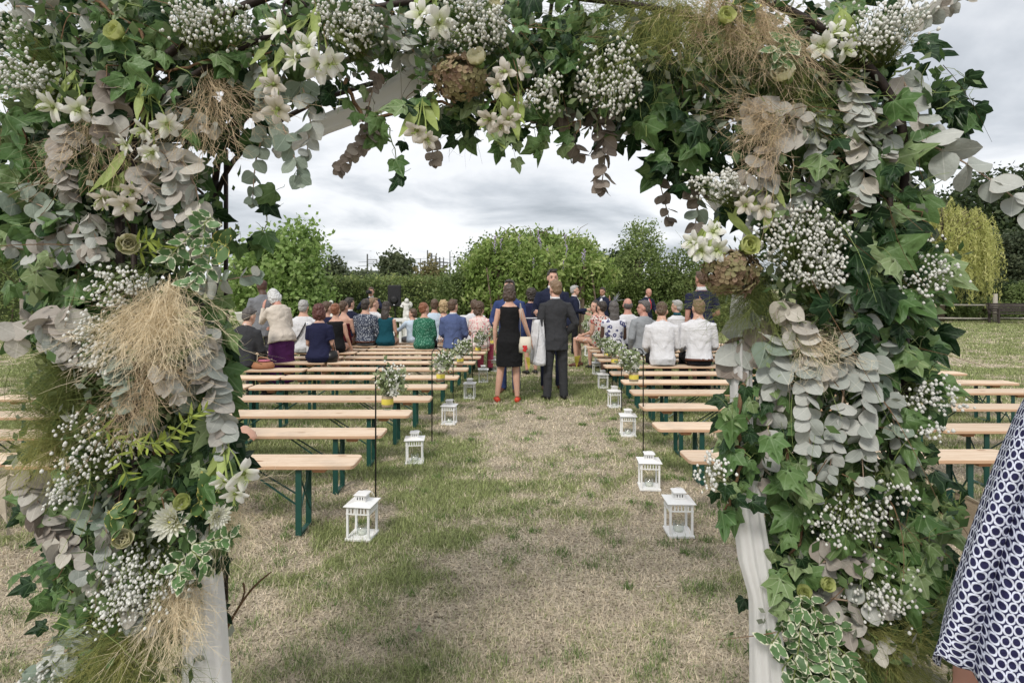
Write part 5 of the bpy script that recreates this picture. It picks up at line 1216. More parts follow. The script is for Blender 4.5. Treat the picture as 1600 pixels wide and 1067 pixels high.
def round_leaf(mat, seed, wd=0.5, point=0.0, cup=None, n=7, stalk=True, name='leaf'):
    g = random.Random(seed); cu = g.uniform(-0.25, 0.35) if cup is None else cup; curl = g.uniform(-0.5, 0.7); tw = g.uniform(-.6, .6); wv = g.uniform(0, 6); v = []; f = []
    rows = 6
    for j in range(rows + 1):
        t = j / rows; wv_ = math.sin(PI * min(1, t ** (0.80 + 0.0 * point))) ** (0.62 + point * 0.5) * wd * (1 - point * 0.25 * t)
        if j in (0, rows): wv_ = 0.015
        for k in (-1, -0.5, 0, 0.5, 1):
            x = k * wv_; v.append((x, t, cu * x * x * 2.2 + curl * (t - .3) ** 2 * 0.6 + tw * x * (t - .5) + 0.025 * math.sin(8 * x + 6 * t + wv)))
    for j in range(rows):
        for k in range(4): a = j * 5 + k; f.append((a, a + 1, a + 6, a + 5))
    mb = MB(); mb.v = v; mb.f = f
    if stalk: mb.tube([(0, 0.02, 0), (0, -0.10, -0.01)], 0.014, 3)
    return mb.mesh(name, mat, True)
IVM = {'d': [ivy_mesh(IVY_D, s) for s in range(8)], 'm': [ivy_mesh(IVY_M, s + 20) for s in range(8)], 'l': [ivy_mesh(IVY_L, s + 40) for s in range(8)]}
EUM = {k: [round_leaf(m, s * 7 + len(k), R(0.40, 0.52), 0.05) for s in range(5)] for k, m in EU.items()}
CAMP = V3((0, 0, CAMH))
def put(me, parent, org, pos, tip, nrm, size, name='leaf'):
    Yv = tip.normalized(); Z = nrm - Yv * nrm.dot(Yv)
    if Z.length < 1e-4: Z = Yv.orthogonal()
    Z.normalize(); Xv = Yv.cross(Z); p = pos - org
    o = bpy.data.objects.new(name, me); COL.objects.link(o); o.parent = parent
    o.matrix_local = Matrix(((Xv.x * size, Yv.x * size, Z.x * size, p.x), (Xv.y * size, Yv.y * size, Z.y * size, p.y), (Xv.z * size, Yv.z * size, Z.z * size, p.z), (0, 0, 0, 1)))
    return o
def rv(s=1.0): return V3((random.gauss(0, s), random.gauss(0, s), random.gauss(0, s)))
def curve(pts, m):
    """smooth polyline through (px,py,d) points"""
    q = [P(*p) for p in pts]; out_ = []
    for i in range(m + 1):
        u = i / m * (len(q) - 1); k = min(int(u), len(q) - 2); f = u - k
        p0, p1, p2, p3 = q[max(k - 1, 0)], q[k], q[k + 1], q[min(k + 2, len(q) - 1)]
        out_.append(0.5 * ((2 * p1) + (p2 - p0) * f + (2 * p0 - 5 * p1 + 4 * p2 - p3) * f * f + (3 * p1 - p0 - 3 * p2 + p3) * f ** 3))
    return out_
VINE = plain('vine_bark', (0.17, 0.105, 0.06), 0.85, 0.35, 40, 0.15, 0.5); GSTEM = plain('green_stem', (0.20, 0.26, 0.08), 0.6, 0.25, 30)
PSTEM = plain('pink_stem', (0.36, 0.27, 0.20), 0.7, 0.2, 30)
def ivy(label, path, n, size, spread, mix='mmd', dj=0.07, stem=True, srad=0.0045):
    """mix: letters weight the dark, mid and light leaves"""
    pts = curve(path, 26); org = pts[0]; rt = empty('ivy_vine', org); tag(rt, label, 'ivy', 'ivy vines on the flower arch')
    if stem: MB().tube([p - org + rv(0.004) for p in pts], [srad * (1 - 0.6 * i / 26) for i in range(27)], 6).build('stem', VINE if srad > 0.004 else GSTEM, rt, True)
    if n > 12:
        for q in range(5):
            a = pts[random.randrange(3, 24)]; k = a.y / FPX; e = a + V3((R(-1, 1), 0, R(-1.2, .3))) * spread * 1.9 * k; e = CAMP + (e - CAMP) * R(.93, 1.0); ue, ve = HX + e.x / e.y * FPX, HY - (e.z - CAMH) / e.y * FPX
            if 366 < ue < 1118 and ve > 215: continue
            mm = a.lerp(e, .5) + V3((R(-1, 1), -.3, R(.2, 1))) * spread * .5 * k
            MB().tube([a - org, a.lerp(mm, .5) + rv(.004) - org, mm - org, mm.lerp(e, .5) + rv(.006) - org, e - org], [.0019, .0018, .0016, .0014, .001], 4).build('tendril', random.choice((GSTEM, GSTEM, VINE)), rt, True)
    for i in range(int(n * 1.6)):
        c = pts[random.randrange(27)]; k = c.y / FPX
        off = V3((random.gauss(0, spread * .95) * k, 0, random.gauss(0, spread) * k)); dp = random.gauss(0, dj)
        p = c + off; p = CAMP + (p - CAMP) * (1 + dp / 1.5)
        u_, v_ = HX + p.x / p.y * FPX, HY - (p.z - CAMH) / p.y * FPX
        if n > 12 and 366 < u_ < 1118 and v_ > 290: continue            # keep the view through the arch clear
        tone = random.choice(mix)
        if dp > dj * 0.5: tone = 'd'  # leaves further back turn dark: shade between leaves put into colour
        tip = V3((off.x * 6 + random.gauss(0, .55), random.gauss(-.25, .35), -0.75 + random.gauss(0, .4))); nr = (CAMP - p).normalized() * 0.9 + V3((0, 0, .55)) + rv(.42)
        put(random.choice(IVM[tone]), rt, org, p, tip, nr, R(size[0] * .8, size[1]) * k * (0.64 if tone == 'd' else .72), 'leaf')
    return rt
def euca(label, path, leaf, tone, dens=1.0, taper=0.35, droop=0.25, tight=False, big=1.0):
    L_px = sum(math.hypot(path[i + 1][0] - path[i][0], path[i + 1][1] - path[i][1]) for i in range(len(path) - 1))
    m = max(5, int(L_px / (leaf * (0.34 if tight else 0.46)) * dens)); pts = curve(path, m); org = pts[0]
    rt = empty('eucalyptus_branch', org); tag(rt, label, 'eucalyptus', 'eucalyptus branches on the flower arch')
    MB().tube([p - org for p in pts], [0.0026 * (1 - 0.5 * i / m) for i in range(m + 1)], 5).build('stem', PSTEM, rt, True)
    tones = tone if isinstance(tone, (list, tuple)) else [tone]
    for i in range(m + 1):
        t = (pts[min(i + 1, m)] - pts[max(i - 1, 0)]).normalized(); c = pts[i]; k = c.y / FPX; vw = (CAMP - c).normalized()
        sd = t.cross(vw).normalized(); f = i / m; sz = leaf * (1 - taper * f ** 1.6) * k
        for s in (-1, 1):
            if random.random() < 0.08: continue
            ph = (0.35 if i % 2 else -0.35) + random.gauss(0, .3)
            tip = sd * s * math.cos(ph) + vw * (math.sin(ph) + .15) + t * (0.55 + droop) + V3((0, 0, -droop)) + rv(.14)
            nr = vw * 0.75 + t * (-0.5 if tight else -0.1) + V3((0, 0, .40)) + rv(.46)
            put(random.choice(EUM[random.choice(tones)]), rt, org, c + vw * 0.004, tip, nr, sz * R(.8, 1.15), 'leaf')
    put(random.choice(EUM[tones[0]]), rt, org, pts[-1], (pts[-1] - pts[-2]) + rv(.002), CAMP - pts[-1], leaf * .6 * pts[-1].y / FPX, 'leaf')
    return rt

# ---- ivy: the dense dark under-layer first (inner shade put into its leaf colour), then the vines that hang in front
A = 1.66
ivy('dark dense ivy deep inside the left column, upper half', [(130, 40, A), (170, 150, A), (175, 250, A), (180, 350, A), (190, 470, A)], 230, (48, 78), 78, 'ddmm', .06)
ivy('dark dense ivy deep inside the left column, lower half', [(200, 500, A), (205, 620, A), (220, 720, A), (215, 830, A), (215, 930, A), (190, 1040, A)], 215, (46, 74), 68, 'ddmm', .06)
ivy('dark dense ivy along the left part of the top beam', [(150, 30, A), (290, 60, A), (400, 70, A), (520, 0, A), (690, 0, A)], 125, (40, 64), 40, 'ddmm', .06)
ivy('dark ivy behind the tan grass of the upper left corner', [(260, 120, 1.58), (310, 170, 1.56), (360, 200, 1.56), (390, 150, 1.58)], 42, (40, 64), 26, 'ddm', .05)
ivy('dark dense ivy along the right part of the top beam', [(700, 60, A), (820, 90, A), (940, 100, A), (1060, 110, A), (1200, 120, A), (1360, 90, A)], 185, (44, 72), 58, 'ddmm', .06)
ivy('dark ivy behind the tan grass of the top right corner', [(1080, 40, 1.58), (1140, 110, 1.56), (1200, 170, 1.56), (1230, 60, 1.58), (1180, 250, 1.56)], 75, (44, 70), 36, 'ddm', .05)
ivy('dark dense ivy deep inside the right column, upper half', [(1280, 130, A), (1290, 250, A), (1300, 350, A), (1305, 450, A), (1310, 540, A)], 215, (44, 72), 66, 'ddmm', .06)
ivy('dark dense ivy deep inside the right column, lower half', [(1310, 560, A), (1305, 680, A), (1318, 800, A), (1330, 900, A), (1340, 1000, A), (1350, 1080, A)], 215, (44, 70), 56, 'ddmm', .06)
ivy('ivy vine down the outer left edge of the left column', [(60, 60, 1.45), (40, 180, 1.42), (45, 270, 1.42), (60, 370, 1.42), (95, 450, 1.44), (110, 530, 1.46)], 62, (46, 82), 32, 'mmdl', .05)
ivy('ivy vine with large leaves inside the upper left column', [(150, 0, 1.42), (200, 60, 1.40), (225, 120, 1.40), (240, 170, 1.42)], 26, (48, 84), 38, 'mddl', .05)
ivy('ivy vine with brown stem down the middle of the left column', [(118, 60, 1.46), (95, 200, 1.44), (110, 300, 1.44), (118, 400, 1.44), (125, 520, 1.46)], 42, (44, 76), 30, 'mmdl', .04, srad=.009)
ivy('ivy sprays on the inner edge of the left column beside the seated guests', [(335, 470, 1.50), (340, 540, 1.48), (342, 590, 1.48), (338, 650, 1.50), (325, 700, 1.52)], 40, (48, 80), 14, 'mlmd', .04)
ivy('thin ivy shoot hanging against the sky by the light green tree', [(420, 300, 1.55), (418, 335, 1.55), (412, 365, 1.55), (385, 385, 1.56)], 5, (34, 58), 6, 'mmd', .02, srad=.002)
ivy('ivy vine crossing the lower left column', [(150, 650, 1.46), (220, 690, 1.44), (280, 720, 1.44), (320, 760, 1.46), (250, 800, 1.46)], 46, (36, 62), 36, 'mddl', .05, srad=.006)
ivy('ivy leaves at the lower outer edge of the left column', [(75, 800, 1.46), (105, 850, 1.44), (110, 920, 1.44), (130, 960, 1.44)], 34, (32, 58), 22, 'mmld', .04)
ivy('ivy leaves around the dahlias near the foot of the left column', [(190, 790, 1.42), (250, 770, 1.40), (310, 780, 1.40), (330, 840, 1.42), (290, 860, 1.42)], 30, (32, 58), 24, 'mdld', .04)
ivy('brown ivy stem with leaves across the top left', [(110, -10, 1.40), (215, 45, 1.38), (250, 110, 1.38), (330, 95, 1.38), (430, 82, 1.40)], 18, (36, 64), 24, 'mmdl', .03, srad=.005)
ivy('ivy sprays under the top left curve of the arch', [(420, 60, 1.50), (480, 140, 1.48), (540, 160, 1.46), (600, 190, 1.46), (620, 250, 1.46)], 11, (34, 54), 14, 'mmd', .04, srad=.003)
ivy('long bare brown vine with ivy along the underside of the beam', [(540, 125, 1.44), (570, 185, 1.44), (660, 165, 1.43), (760, 160, 1.43), (850, 120, 1.44), (885, 45, 1.45)], 26, (32, 60), 18, 'mlmd', .03, srad=.0055)
ivy('ivy cluster at the middle of the top beam', [(820, 40, 1.44), (870, 50, 1.42), (900, 80, 1.42), (880, 130, 1.42)], 52, (36, 66), 28, 'mmdd', .05)
ivy('light ivy sprays hanging lowest from the middle of the beam', [(700, 170, 1.44), (760, 195, 1.43), (820, 195, 1.42), (880, 200, 1.42), (940, 160, 1.43)], 30, (34, 58), 22, 'lmml', .03, srad=.003)
ivy('ivy cluster right of centre under the beam', [(1000, 130, 1.46), (1020, 170, 1.44), (1060, 190, 1.44), (1090, 230, 1.46), (1060, 260, 1.48)], 52, (42, 74), 30, 'mddd', .05)
ivy('ivy vine at the inner corner of the right column', [(1080, 150, 1.48), (1100, 250, 1.48), (1080, 300, 1.50), (1095, 340, 1.50)], 34, (34, 60), 24, 'mdd', .05)
ivy('ivy shoot reaching out to the sky at the upper right', [(1390, 120, 1.44), (1430, 110, 1.44), (1450, 150, 1.44), (1480, 150, 1.44), (1505, 165, 1.44)], 20, (40, 70), 16, 'mmd', .03, srad=.003)
ivy('broad leaved ivy down the outer edge of the right column', [(1410, 200, 1.44), (1400, 300, 1.42), (1400, 380, 1.42), (1410, 460, 1.42), (1420, 540, 1.44)], 64, (54, 90), 30, 'mlmd', .05)
ivy('broad leaved ivy in the middle of the right column', [(1340, 220, 1.42), (1330, 300, 1.40), (1340, 380, 1.40), (1370, 450, 1.40), (1360, 520, 1.42)], 48, (54, 92), 30, 'mdld', .05)
ivy('ivy vine at the inner edge of the right column above the lanterns', [(1165, 600, 1.40), (1150, 650, 1.37), (1160, 710, 1.35), (1148, 760, 1.34), (1135, 800, 1.36)], 30, (34, 64), 16, 'lmmd', .04, srad=.006)
ivy('ivy leaves low in the middle of the right column', [(1230, 620, 1.44), (1235, 740, 1.41), (1255, 800, 1.40), (1235, 880, 1.40), (1230, 930, 1.41)], 66, (40, 70), 28, 'mmdl', .05)
ivy('ivy leaves low at the outer edge of the right column', [(1400, 580, 1.44), (1400, 700, 1.43), (1410, 800, 1.42), (1430, 880, 1.42), (1440, 930, 1.42)], 78, (42, 84), 34, 'mmdl', .05)
ivy('big pale ivy leaves above the pink eucalyptus at the lower right', [(1300, 830, 1.40), (1360, 850, 1.38), (1410, 870, 1.38), (1445, 910, 1.38)], 26, (48, 86), 26, 'lmml', .03)
ivy('trailing ivy shoot toward the burlap pennant', [(1430, 720, 1.46), (1460, 770, 1.46), (1490, 790, 1.46), (1500, 775, 1.46)], 9, (28, 44), 9, 'ml', .02, srad=.002)
ivy('ivy leaves at the foot of the right column under the print dress', [(1250, 1040, 1.42), (1300, 1020, 1.42), (1360, 990, 1.42), (1230, 960, 1.42)], 26, (34, 60), 26, 'dmd', .04)

# ---- eucalyptus
E_ = [('pinkish eucalyptus stack at the upper left outer edge', [(105, 195, 1.36), (104, 250, 1.36), (110, 300, 1.37)], 42, 'pink', 1.2, True),
 ('large brown eucalyptus leaves under the upper left lilies', [(180, 120, 1.36), (175, 170, 1.35), (165, 215, 1.36)], 50, ['brown', 'pink'], .8, False),
 ('grey eucalyptus cascade in the middle of the upper left column', [(225, 215, 1.37), (265, 250, 1.35), (280, 300, 1.35), (298, 360, 1.36)], 46, ['grey', 'pink'], 1.0, True),
 ('pale eucalyptus branch beside the iron posts of the left column', [(275, 240, 1.36), (305, 290, 1.36), (312, 340, 1.36), (310, 390, 1.37)], 46, ['grey', 'cream'], .9, False),
 ('sage eucalyptus at the outer left above the hedge', [(20, 300, 1.38), (60, 320, 1.37), (95, 335, 1.37)], 44, 'sage', .9, False),
 ('small dusty eucalyptus tuft above the rose', [(140, 335, 1.35), (148, 365, 1.35), (155, 395, 1.35)], 34, ['pink', 'grey'], 1.0, False),
 ('grey eucalyptus reaching left above the hedge', [(120, 385, 1.38), (70, 395, 1.37), (15, 385, 1.38)], 40, ['pink', 'grey'], 1.0, True),
 ('sage eucalyptus twig right of the pale grass tuft', [(290, 440, 1.40), (335, 440, 1.38), (395, 430, 1.38)], 42, ['sage', 'grey'], .8, False),
 ('small sage eucalyptus sprig hanging against the sky', [(415, 200, 1.46), (400, 250, 1.46), (395, 310, 1.46)], 34, 'sage', .9, False),
 ('large sage eucalyptus cascade at the left inner corner', [(400, 110, 1.42), (430, 170, 1.40), (455, 230, 1.40), (468, 275, 1.40)], 46, 'sage', 1.1, False),
 ('second sage eucalyptus cascade left of the swag', [(470, 130, 1.42), (485, 180, 1.41), (480, 235, 1.41)], 42, ['sage', 'grey'], 1.0, False),
 ('brown eucalyptus sprig hanging alone below the swag', [(590, 190, 1.46), (565, 225, 1.46), (530, 265, 1.46)], 27, 'brown', 1.1, True),
 ('thin brown eucalyptus sprig in front of the swag', [(590, 115, 1.46), (580, 150, 1.46), (570, 195, 1.46)], 20, 'brown', .7, False),
 ('big pinkish eucalyptus leaves at the outer left over the lawn', [(110, 480, 1.36), (80, 510, 1.35), (30, 525, 1.36)], 64, ['pink', 'cream'], .7, False),
 ('dusty eucalyptus beside the big pinkish leaves', [(80, 490, 1.36), (100, 530, 1.36), (115, 555, 1.36)], 50, ['pink', 'grey'], .8, True),
 ('dusty green eucalyptus running down through the grass tuft', [(180, 560, 1.34), (195, 600, 1.33), (212, 660, 1.34)], 38, 'sage', 1.2, True),
 ('long grey eucalyptus braid at the inner edge of left column', [(318, 510, 1.40), (325, 570, 1.38), (340, 630, 1.38), (355, 700, 1.38)], 44, ['grey', 'pink'], 1.5, True),
 ('small pale eucalyptus sprig below the big grass tuft', [(245, 570, 1.34), (262, 600, 1.34), (280, 618, 1.34)], 34, ['cream', 'grey'], 1.0, False),
 ('red brown eucalyptus braid curving at the lower left', [(45, 735, 1.40), (60, 785, 1.38), (85, 830, 1.38), (110, 850, 1.38)], 42, ['brown', 'pink'], 1.5, True),
 ('grey pink eucalyptus bunch at the lower left edge', [(85, 840, 1.36), (120, 880, 1.35), (145, 915, 1.36)], 36, ['grey', 'pink', 'cream'], 1.3, False),
 ('blue green eucalyptus beside the lower left ivy', [(110, 810, 1.38), (140, 815, 1.37), (165, 800, 1.37)], 34, 'sage', 1.0, False),
 ('dusty pink eucalyptus beside the lower white rose', [(165, 820, 1.36), (170, 860, 1.36), (172, 895, 1.36)], 34, ['pink', 'grey'], 1.0, False),
 ('pale eucalyptus in the lower gypsophila', [(190, 920, 1.36), (210, 955, 1.36), (225, 985, 1.36)], 38, ['grey', 'cream'], .9, False),
 ('blue grey eucalyptus at the bottom left corner', [(135, 980, 1.38), (100, 1020, 1.36), (50, 1060, 1.36)], 44, ['sage', 'grey'], 1.1, False),
 ('dusty eucalyptus leaves at the top beside the swag', [(560, 30, 1.40), (620, 50, 1.40), (660, 100, 1.42)], 44, ['grey', 'sage'], .8, False),
 ('brown eucalyptus tail hanging lowest at the middle right', [(930, 170, 1.46), (945, 230, 1.45), (940, 290, 1.46)], 40, 'brown', 1.1, True),
 ('short brown eucalyptus tail beside the longest one', [(880, 165, 1.46), (890, 200, 1.46), (905, 240, 1.46)], 38, 'brown', .9, True),
 ('single brown eucalyptus tail under the hydrangea', [(665, 180, 1.46), (672, 215, 1.46), (678, 250, 1.46)], 30, 'brown', .8, True),
 ('dark eucalyptus sprig hanging at the right inner corner', [(1040, 190, 1.50), (1025, 250, 1.50), (1045, 340, 1.50)], 32, 'brown', .9, False),
 ('grey eucalyptus sprig above the white lily of the right column', [(1095, 280, 1.46), (1090, 320, 1.46), (1085, 365, 1.46)], 36, ['brown', 'sage'], .9, False),
 ('grey eucalyptus braid pointing to the top right corner', [(1420, 35, 1.40), (1465, 15, 1.40), (1515, -5, 1.40)], 32, ['grey', 'pink'], 1.3, True),
 ('cream eucalyptus tuft above the tan grass', [(1160, 185, 1.36), (1200, 170, 1.35), (1250, 185, 1.35)], 44, ['cream', 'pink'], .9, False),
 ('pale stacked eucalyptus tail in the upper right column', [(1330, 130, 1.38), (1345, 200, 1.36), (1350, 260, 1.36), (1345, 310, 1.36)], 46, ['cream', 'grey'], 1.5, True),
 ('second stacked eucalyptus tail right of the first', [(1370, 170, 1.39), (1382, 220, 1.38), (1378, 270, 1.38)], 40, ['grey', 'pink'], 1.4, True),
 ('rolled grey eucalyptus tail beside the iron post at right', [(1280, 170, 1.40), (1275, 230, 1.40), (1262, 290, 1.40), (1240, 335, 1.40)], 36, 'grey', 1.0, True),
 ('dusty pink eucalyptus below the tan grass', [(1240, 200, 1.37), (1200, 240, 1.36), (1160, 290, 1.36)], 46, ['pink', 'cream'], 1.0, False),
 ('dusty eucalyptus above the right gypsophila', [(1210, 270, 1.38), (1190, 310, 1.38), (1215, 330, 1.38)], 42, ['pink', 'grey'], 1.0, False),
 ('pink tipped eucalyptus at the upper right edge', [(1410, 120, 1.40), (1430, 170, 1.38), (1465, 215, 1.38)], 44, ['pink', 'grey'], 1.0, False),
 ('large grey eucalyptus spray reaching to the right edge', [(1440, 220, 1.36), (1500, 250, 1.34), (1560, 290, 1.33), (1610, 330, 1.32)], 62, 'grey', .75, False),
 ('two big grey leaves in front of the right drape', [(1190, 500, 1.46), (1160, 535, 1.45), (1150, 575, 1.45)], 60, ['grey', 'brown'], .5, False),
 ('beige narrow eucalyptus falling in the middle of right column', [(1225, 470, 1.36), (1245, 520, 1.35), (1262, 570, 1.35), (1285, 590, 1.35)], 46, ['pink', 'cream'], 1.0, True),
 ('large grey eucalyptus leaves below the right grass tuft', [(1190, 520, 1.38), (1210, 560, 1.37), (1215, 600, 1.37)], 58, ['grey', 'sage'], .8, False),
 ('first long grey eucalyptus string hanging in right column', [(1262, 560, 1.34), (1262, 630, 1.33), (1266, 700, 1.33), (1268, 770, 1.34)], 37, 'grey', .95, False),
 ('second long grey eucalyptus string hanging in right column', [(1322, 570, 1.35), (1316, 630, 1.34), (1302, 690, 1.34), (1296, 740, 1.34)], 37, 'grey', .9, False),
 ('third and fullest grey eucalyptus string hanging in right column', [(1330, 520, 1.34), (1350, 600, 1.33), (1346, 680, 1.33), (1350, 760, 1.34)], 43, 'grey', 1.0, False),
 ('grey eucalyptus string swinging right beside the outer benches', [(1350, 540, 1.36), (1380, 610, 1.35), (1400, 670, 1.35), (1420, 730, 1.36)], 44, ['grey', 'sage'], .8, False),
 ('pinkish eucalyptus string beside the right drape', [(1215, 600, 1.40), (1198, 680, 1.39), (1192, 740, 1.39), (1172, 805, 1.40)], 38, ['pink', 'grey'], .9, False),
 ('pink eucalyptus tuft at the lower right', [(1280, 880, 1.36), (1315, 870, 1.35), (1350, 880, 1.35)], 42, 'pink', .9, False),
 ('large grey eucalyptus leaves beside the lower right rose', [(1270, 930, 1.37), (1340, 940, 1.36), (1390, 945, 1.36)], 52, ['grey', 'pink'], .7, False),
 ('beige eucalyptus trailing to the bottom right', [(1310, 975, 1.36), (1370, 1010, 1.34), (1420, 1040, 1.33), (1465, 1070, 1.32)], 36, ['pink', 'cream'], .9, False)]
E_ += [('small grey eucalyptus in the shade of the upper left lilies', [(250, 140, 1.40), (285, 180, 1.38), (330, 200, 1.38)], 34, ['grey', 'cream'], 1.0, False), ('grey layered eucalyptus low in the upper left column', [(215, 260, 1.37), (240, 300, 1.36), (255, 345, 1.36)], 38, ['grey', 'pink'], 1.2, True),
 ('dusty eucalyptus left of the cream rose', [(60, 345, 1.37), (110, 365, 1.36), (150, 400, 1.36)], 36, ['grey', 'pink'], 1.1, True), ('pale eucalyptus right above the sage cascade', [(395, 95, 1.40), (420, 130, 1.39), (405, 175, 1.39)], 38, ['cream', 'grey'], 1.0, False), ('dusty eucalyptus among the gypsophila of the top beam', [(250, 75, 1.42), (320, 65, 1.41), (390, 75, 1.41)], 32, ['grey', 'brown'], 1.0, False),
 ('grey leaves tucked under the top left gypsophila', [(20, 10, 1.42), (80, 15, 1.41), (150, 30, 1.41)], 44, ['cream', 'grey'], .9, False), ('dusty eucalyptus left of the hydrangea under the beam', [(600, 10, 1.44), (640, 60, 1.43), (625, 95, 1.43)], 40, ['grey', 'sage'], .9, False), ('dark eucalyptus under the round gypsophila bunch', [(890, 170, 1.45), (860, 190, 1.44), (835, 175, 1.44)], 34, ['brown', 'sage'], .9, False),
 ('grey eucalyptus above the large grey leaves of right column', [(1300, 440, 1.37), (1345, 500, 1.36), (1385, 545, 1.36)], 44, ['grey', 'sage'], .9, False), ('small sage eucalyptus inside the lower left gap', [(270, 640, 1.42), (295, 600, 1.41), (310, 560, 1.41)], 36, ['sage', 'grey'], 1.0, False), ('dusty eucalyptus low behind the left dahlias', [(130, 770, 1.42), (175, 775, 1.41), (215, 790, 1.41)], 32, ['sage', 'brown'], 1.0, False)]
for lab, path, leaf, tone, dn, tg in E_: euca(lab, path, leaf * .80, tone, dn * (.85 if tg else .8), tight=tg)
# ------------------------------------------------------------------ gypsophila bunches
GYP = plain('gypsophila_white', (0.80, 0.80, 0.76), 0.7, 0.10, 90, 0.2, transl=0.2)
def ribbons(paths, wd, g):
    """thin strips along polylines: arrays of vertices and quads"""
    V = []; F = []; b = 0
    for p in paths:
        p = np.asarray(p); n = len(p); t = np.gradient(p, axis=0); t /= np.linalg.norm(t, axis=1)[:, None] + 1e-9
        s = np.cross(t, g.normal(size=3) + np.array([0, -0.6, 0])); s /= np.linalg.norm(s, axis=1)[:, None] + 1e-9
        w_ = (wd * np.linspace(1, 0.35, n))[:, None]
        V.append(p - s * w_); V.append(p + s * w_); k = np.arange(n - 1)
        F.append(np.stack([b + k, b + k + 1, b + n + k + 1, b + n + k], 1)); b += 2 * n
    return np.concatenate(V), np.concatenate(F)
def gypso(label, px, py, rx, ry, n, d=1.36, base=None, size=1.0, seed=0):
    g = np.random.default_rng(900 + int(px) * 7 + int(py)); k = d / FPX; c = P(px, py, d); bs = P(*(base or (px, py + ry * 0.9)), d + 0.12)
    rt = empty('gypsophila_bunch', bs); tag(rt, label, 'gypsophila', 'gypsophila bunches on the flower arch'); org = np.array(bs)
    a = g.random(n) * 2 * np.pi; r = np.sqrt(g.random(n)); nc = max(4, n // 7)
    ca = g.random(nc) * 2 * np.pi; cr_ = np.sqrt(g.random(nc)); ci = g.integers(0, nc, n)
    x = cr_[ci] * np.cos(ca[ci]) * rx + g.normal(size=n) * rx * .22; z = cr_[ci] * np.sin(ca[ci]) * ry + g.normal(size=n) * ry * .22
    y = g.normal(size=n) * 0.030 - 0.03 * (1 - (x / rx) ** 2)
    p = np.array(c)[None] + np.stack([x * k, y, z * k], 1) - org
    v, f = puffs(p, 0.0038 * size, g); o = link('blossoms', mesh_np('blossoms', v, f, GYP, False), rt); o['kind'] = 'stuff'
    paths = []
    for q in p:
        m = q * 0.55 + g.normal(size=3) * 0.012; m2 = q * 0.82 + g.normal(size=3) * 0.006
        paths.append([g.normal(size=3) * 0.012, m, m2, q])
    v, f = ribbons(paths, 0.0009, g); o = link('stems', mesh_np('stems', v, f, GSTEM), rt); o['kind'] = 'stuff'
for lab, px, py, rx, ry, n, b in [
 ('airy gypsophila against the sky at the top left corner', 38, 105, 46, 62, 90, (120, 130)), ('dense gypsophila beside the upper left dark ivy', 55, 130, 26, 24, 55, (110, 170)),
 ('gypsophila bunch along the top above the brown vine', 335, 38, 66, 36, 150, (330, 110)), ('gypsophila bunch right of the top left lilies', 545, 30, 44, 34, 120, (560, 90)),
 ('gypsophila bunch below the lilies beside the swag', 570, 62, 30, 22, 45, (560, 20)), ('gypsophila bunch left of the middle rose', 725, 38, 44, 44, 130, (760, 60)), ('smaller gypsophila bunch on the right of the middle rose', 775, 50, 26, 30, 50, (770, 10)),
 ('round gypsophila bunch in the middle of the beam', 950, 132, 48, 46, 170, (960, 60)), ('small gypsophila tuft left of the round one', 855, 152, 32, 22, 60, (870, 110)),
 ('gypsophila bunch at the top right above the stacked eucalyptus', 1345, 50, 48, 36, 120, (1330, 110)), ('gypsophila bunch at the upper right edge', 1395, 40, 38, 36, 90, (1370, 110)),
 ('gypsophila strip beside the rose of the left column', 195, 450, 48, 26, 95, (230, 420)), ('gypsophila left of the big grass tuft', 160, 515, 26, 26, 50, (220, 480)), ('gypsophila trailing under the big grass tuft', 172, 556, 36, 22, 65, (210, 530)),
 ('loose gypsophila in the gap of the lower left column', 150, 690, 50, 44, 95, (210, 740)), ('thin gypsophila below the green wisps', 115, 762, 32, 22, 40, (160, 720)),
 ('large gypsophila bunch below the dahlias', 235, 900, 62, 44, 170, (230, 840)), ('gypsophila at the lower left beside pale eucalyptus', 195, 935, 46, 30, 80, (200, 880)), ('gypsophila twig at the bottom left corner', 80, 1050, 36, 22, 45, (150, 1050)),
 ('small gypsophila above the right white lily', 1115, 290, 36, 24, 75, (1150, 320)), ('large gypsophila bunch in the middle of the right column', 1250, 375, 66, 44, 200, (1260, 440)), ('lower gypsophila tuft above the grass of right column', 1268, 425, 46, 24, 100, (1270, 470)),
 ('gypsophila at the outer edge before the willow', 1440, 430, 34, 42, 75, (1390, 470)), ('gypsophila spray over the outer right benches', 1450, 615, 44, 26, 70, (1390, 600)), ('second gypsophila spray at the outer right edge', 1425, 660, 40, 20, 45, (1380, 660)),
 ('gypsophila bunch low in the right column', 1320, 805, 60, 38, 120, (1330, 740)), ('gypsophila bunch beside the print dress', 1380, 920, 54, 34, 90, (1340, 870)), ('thin gypsophila beside the first right bench', 1110, 735, 24, 28, 36, (1160, 760)),
 ('thin gypsophila at lower middle of right column', 1390, 760, 30, 26, 36, (1370, 720))]:
    gypso(lab, px, py, rx, ry, int(n * 2.3), 1.36, b)

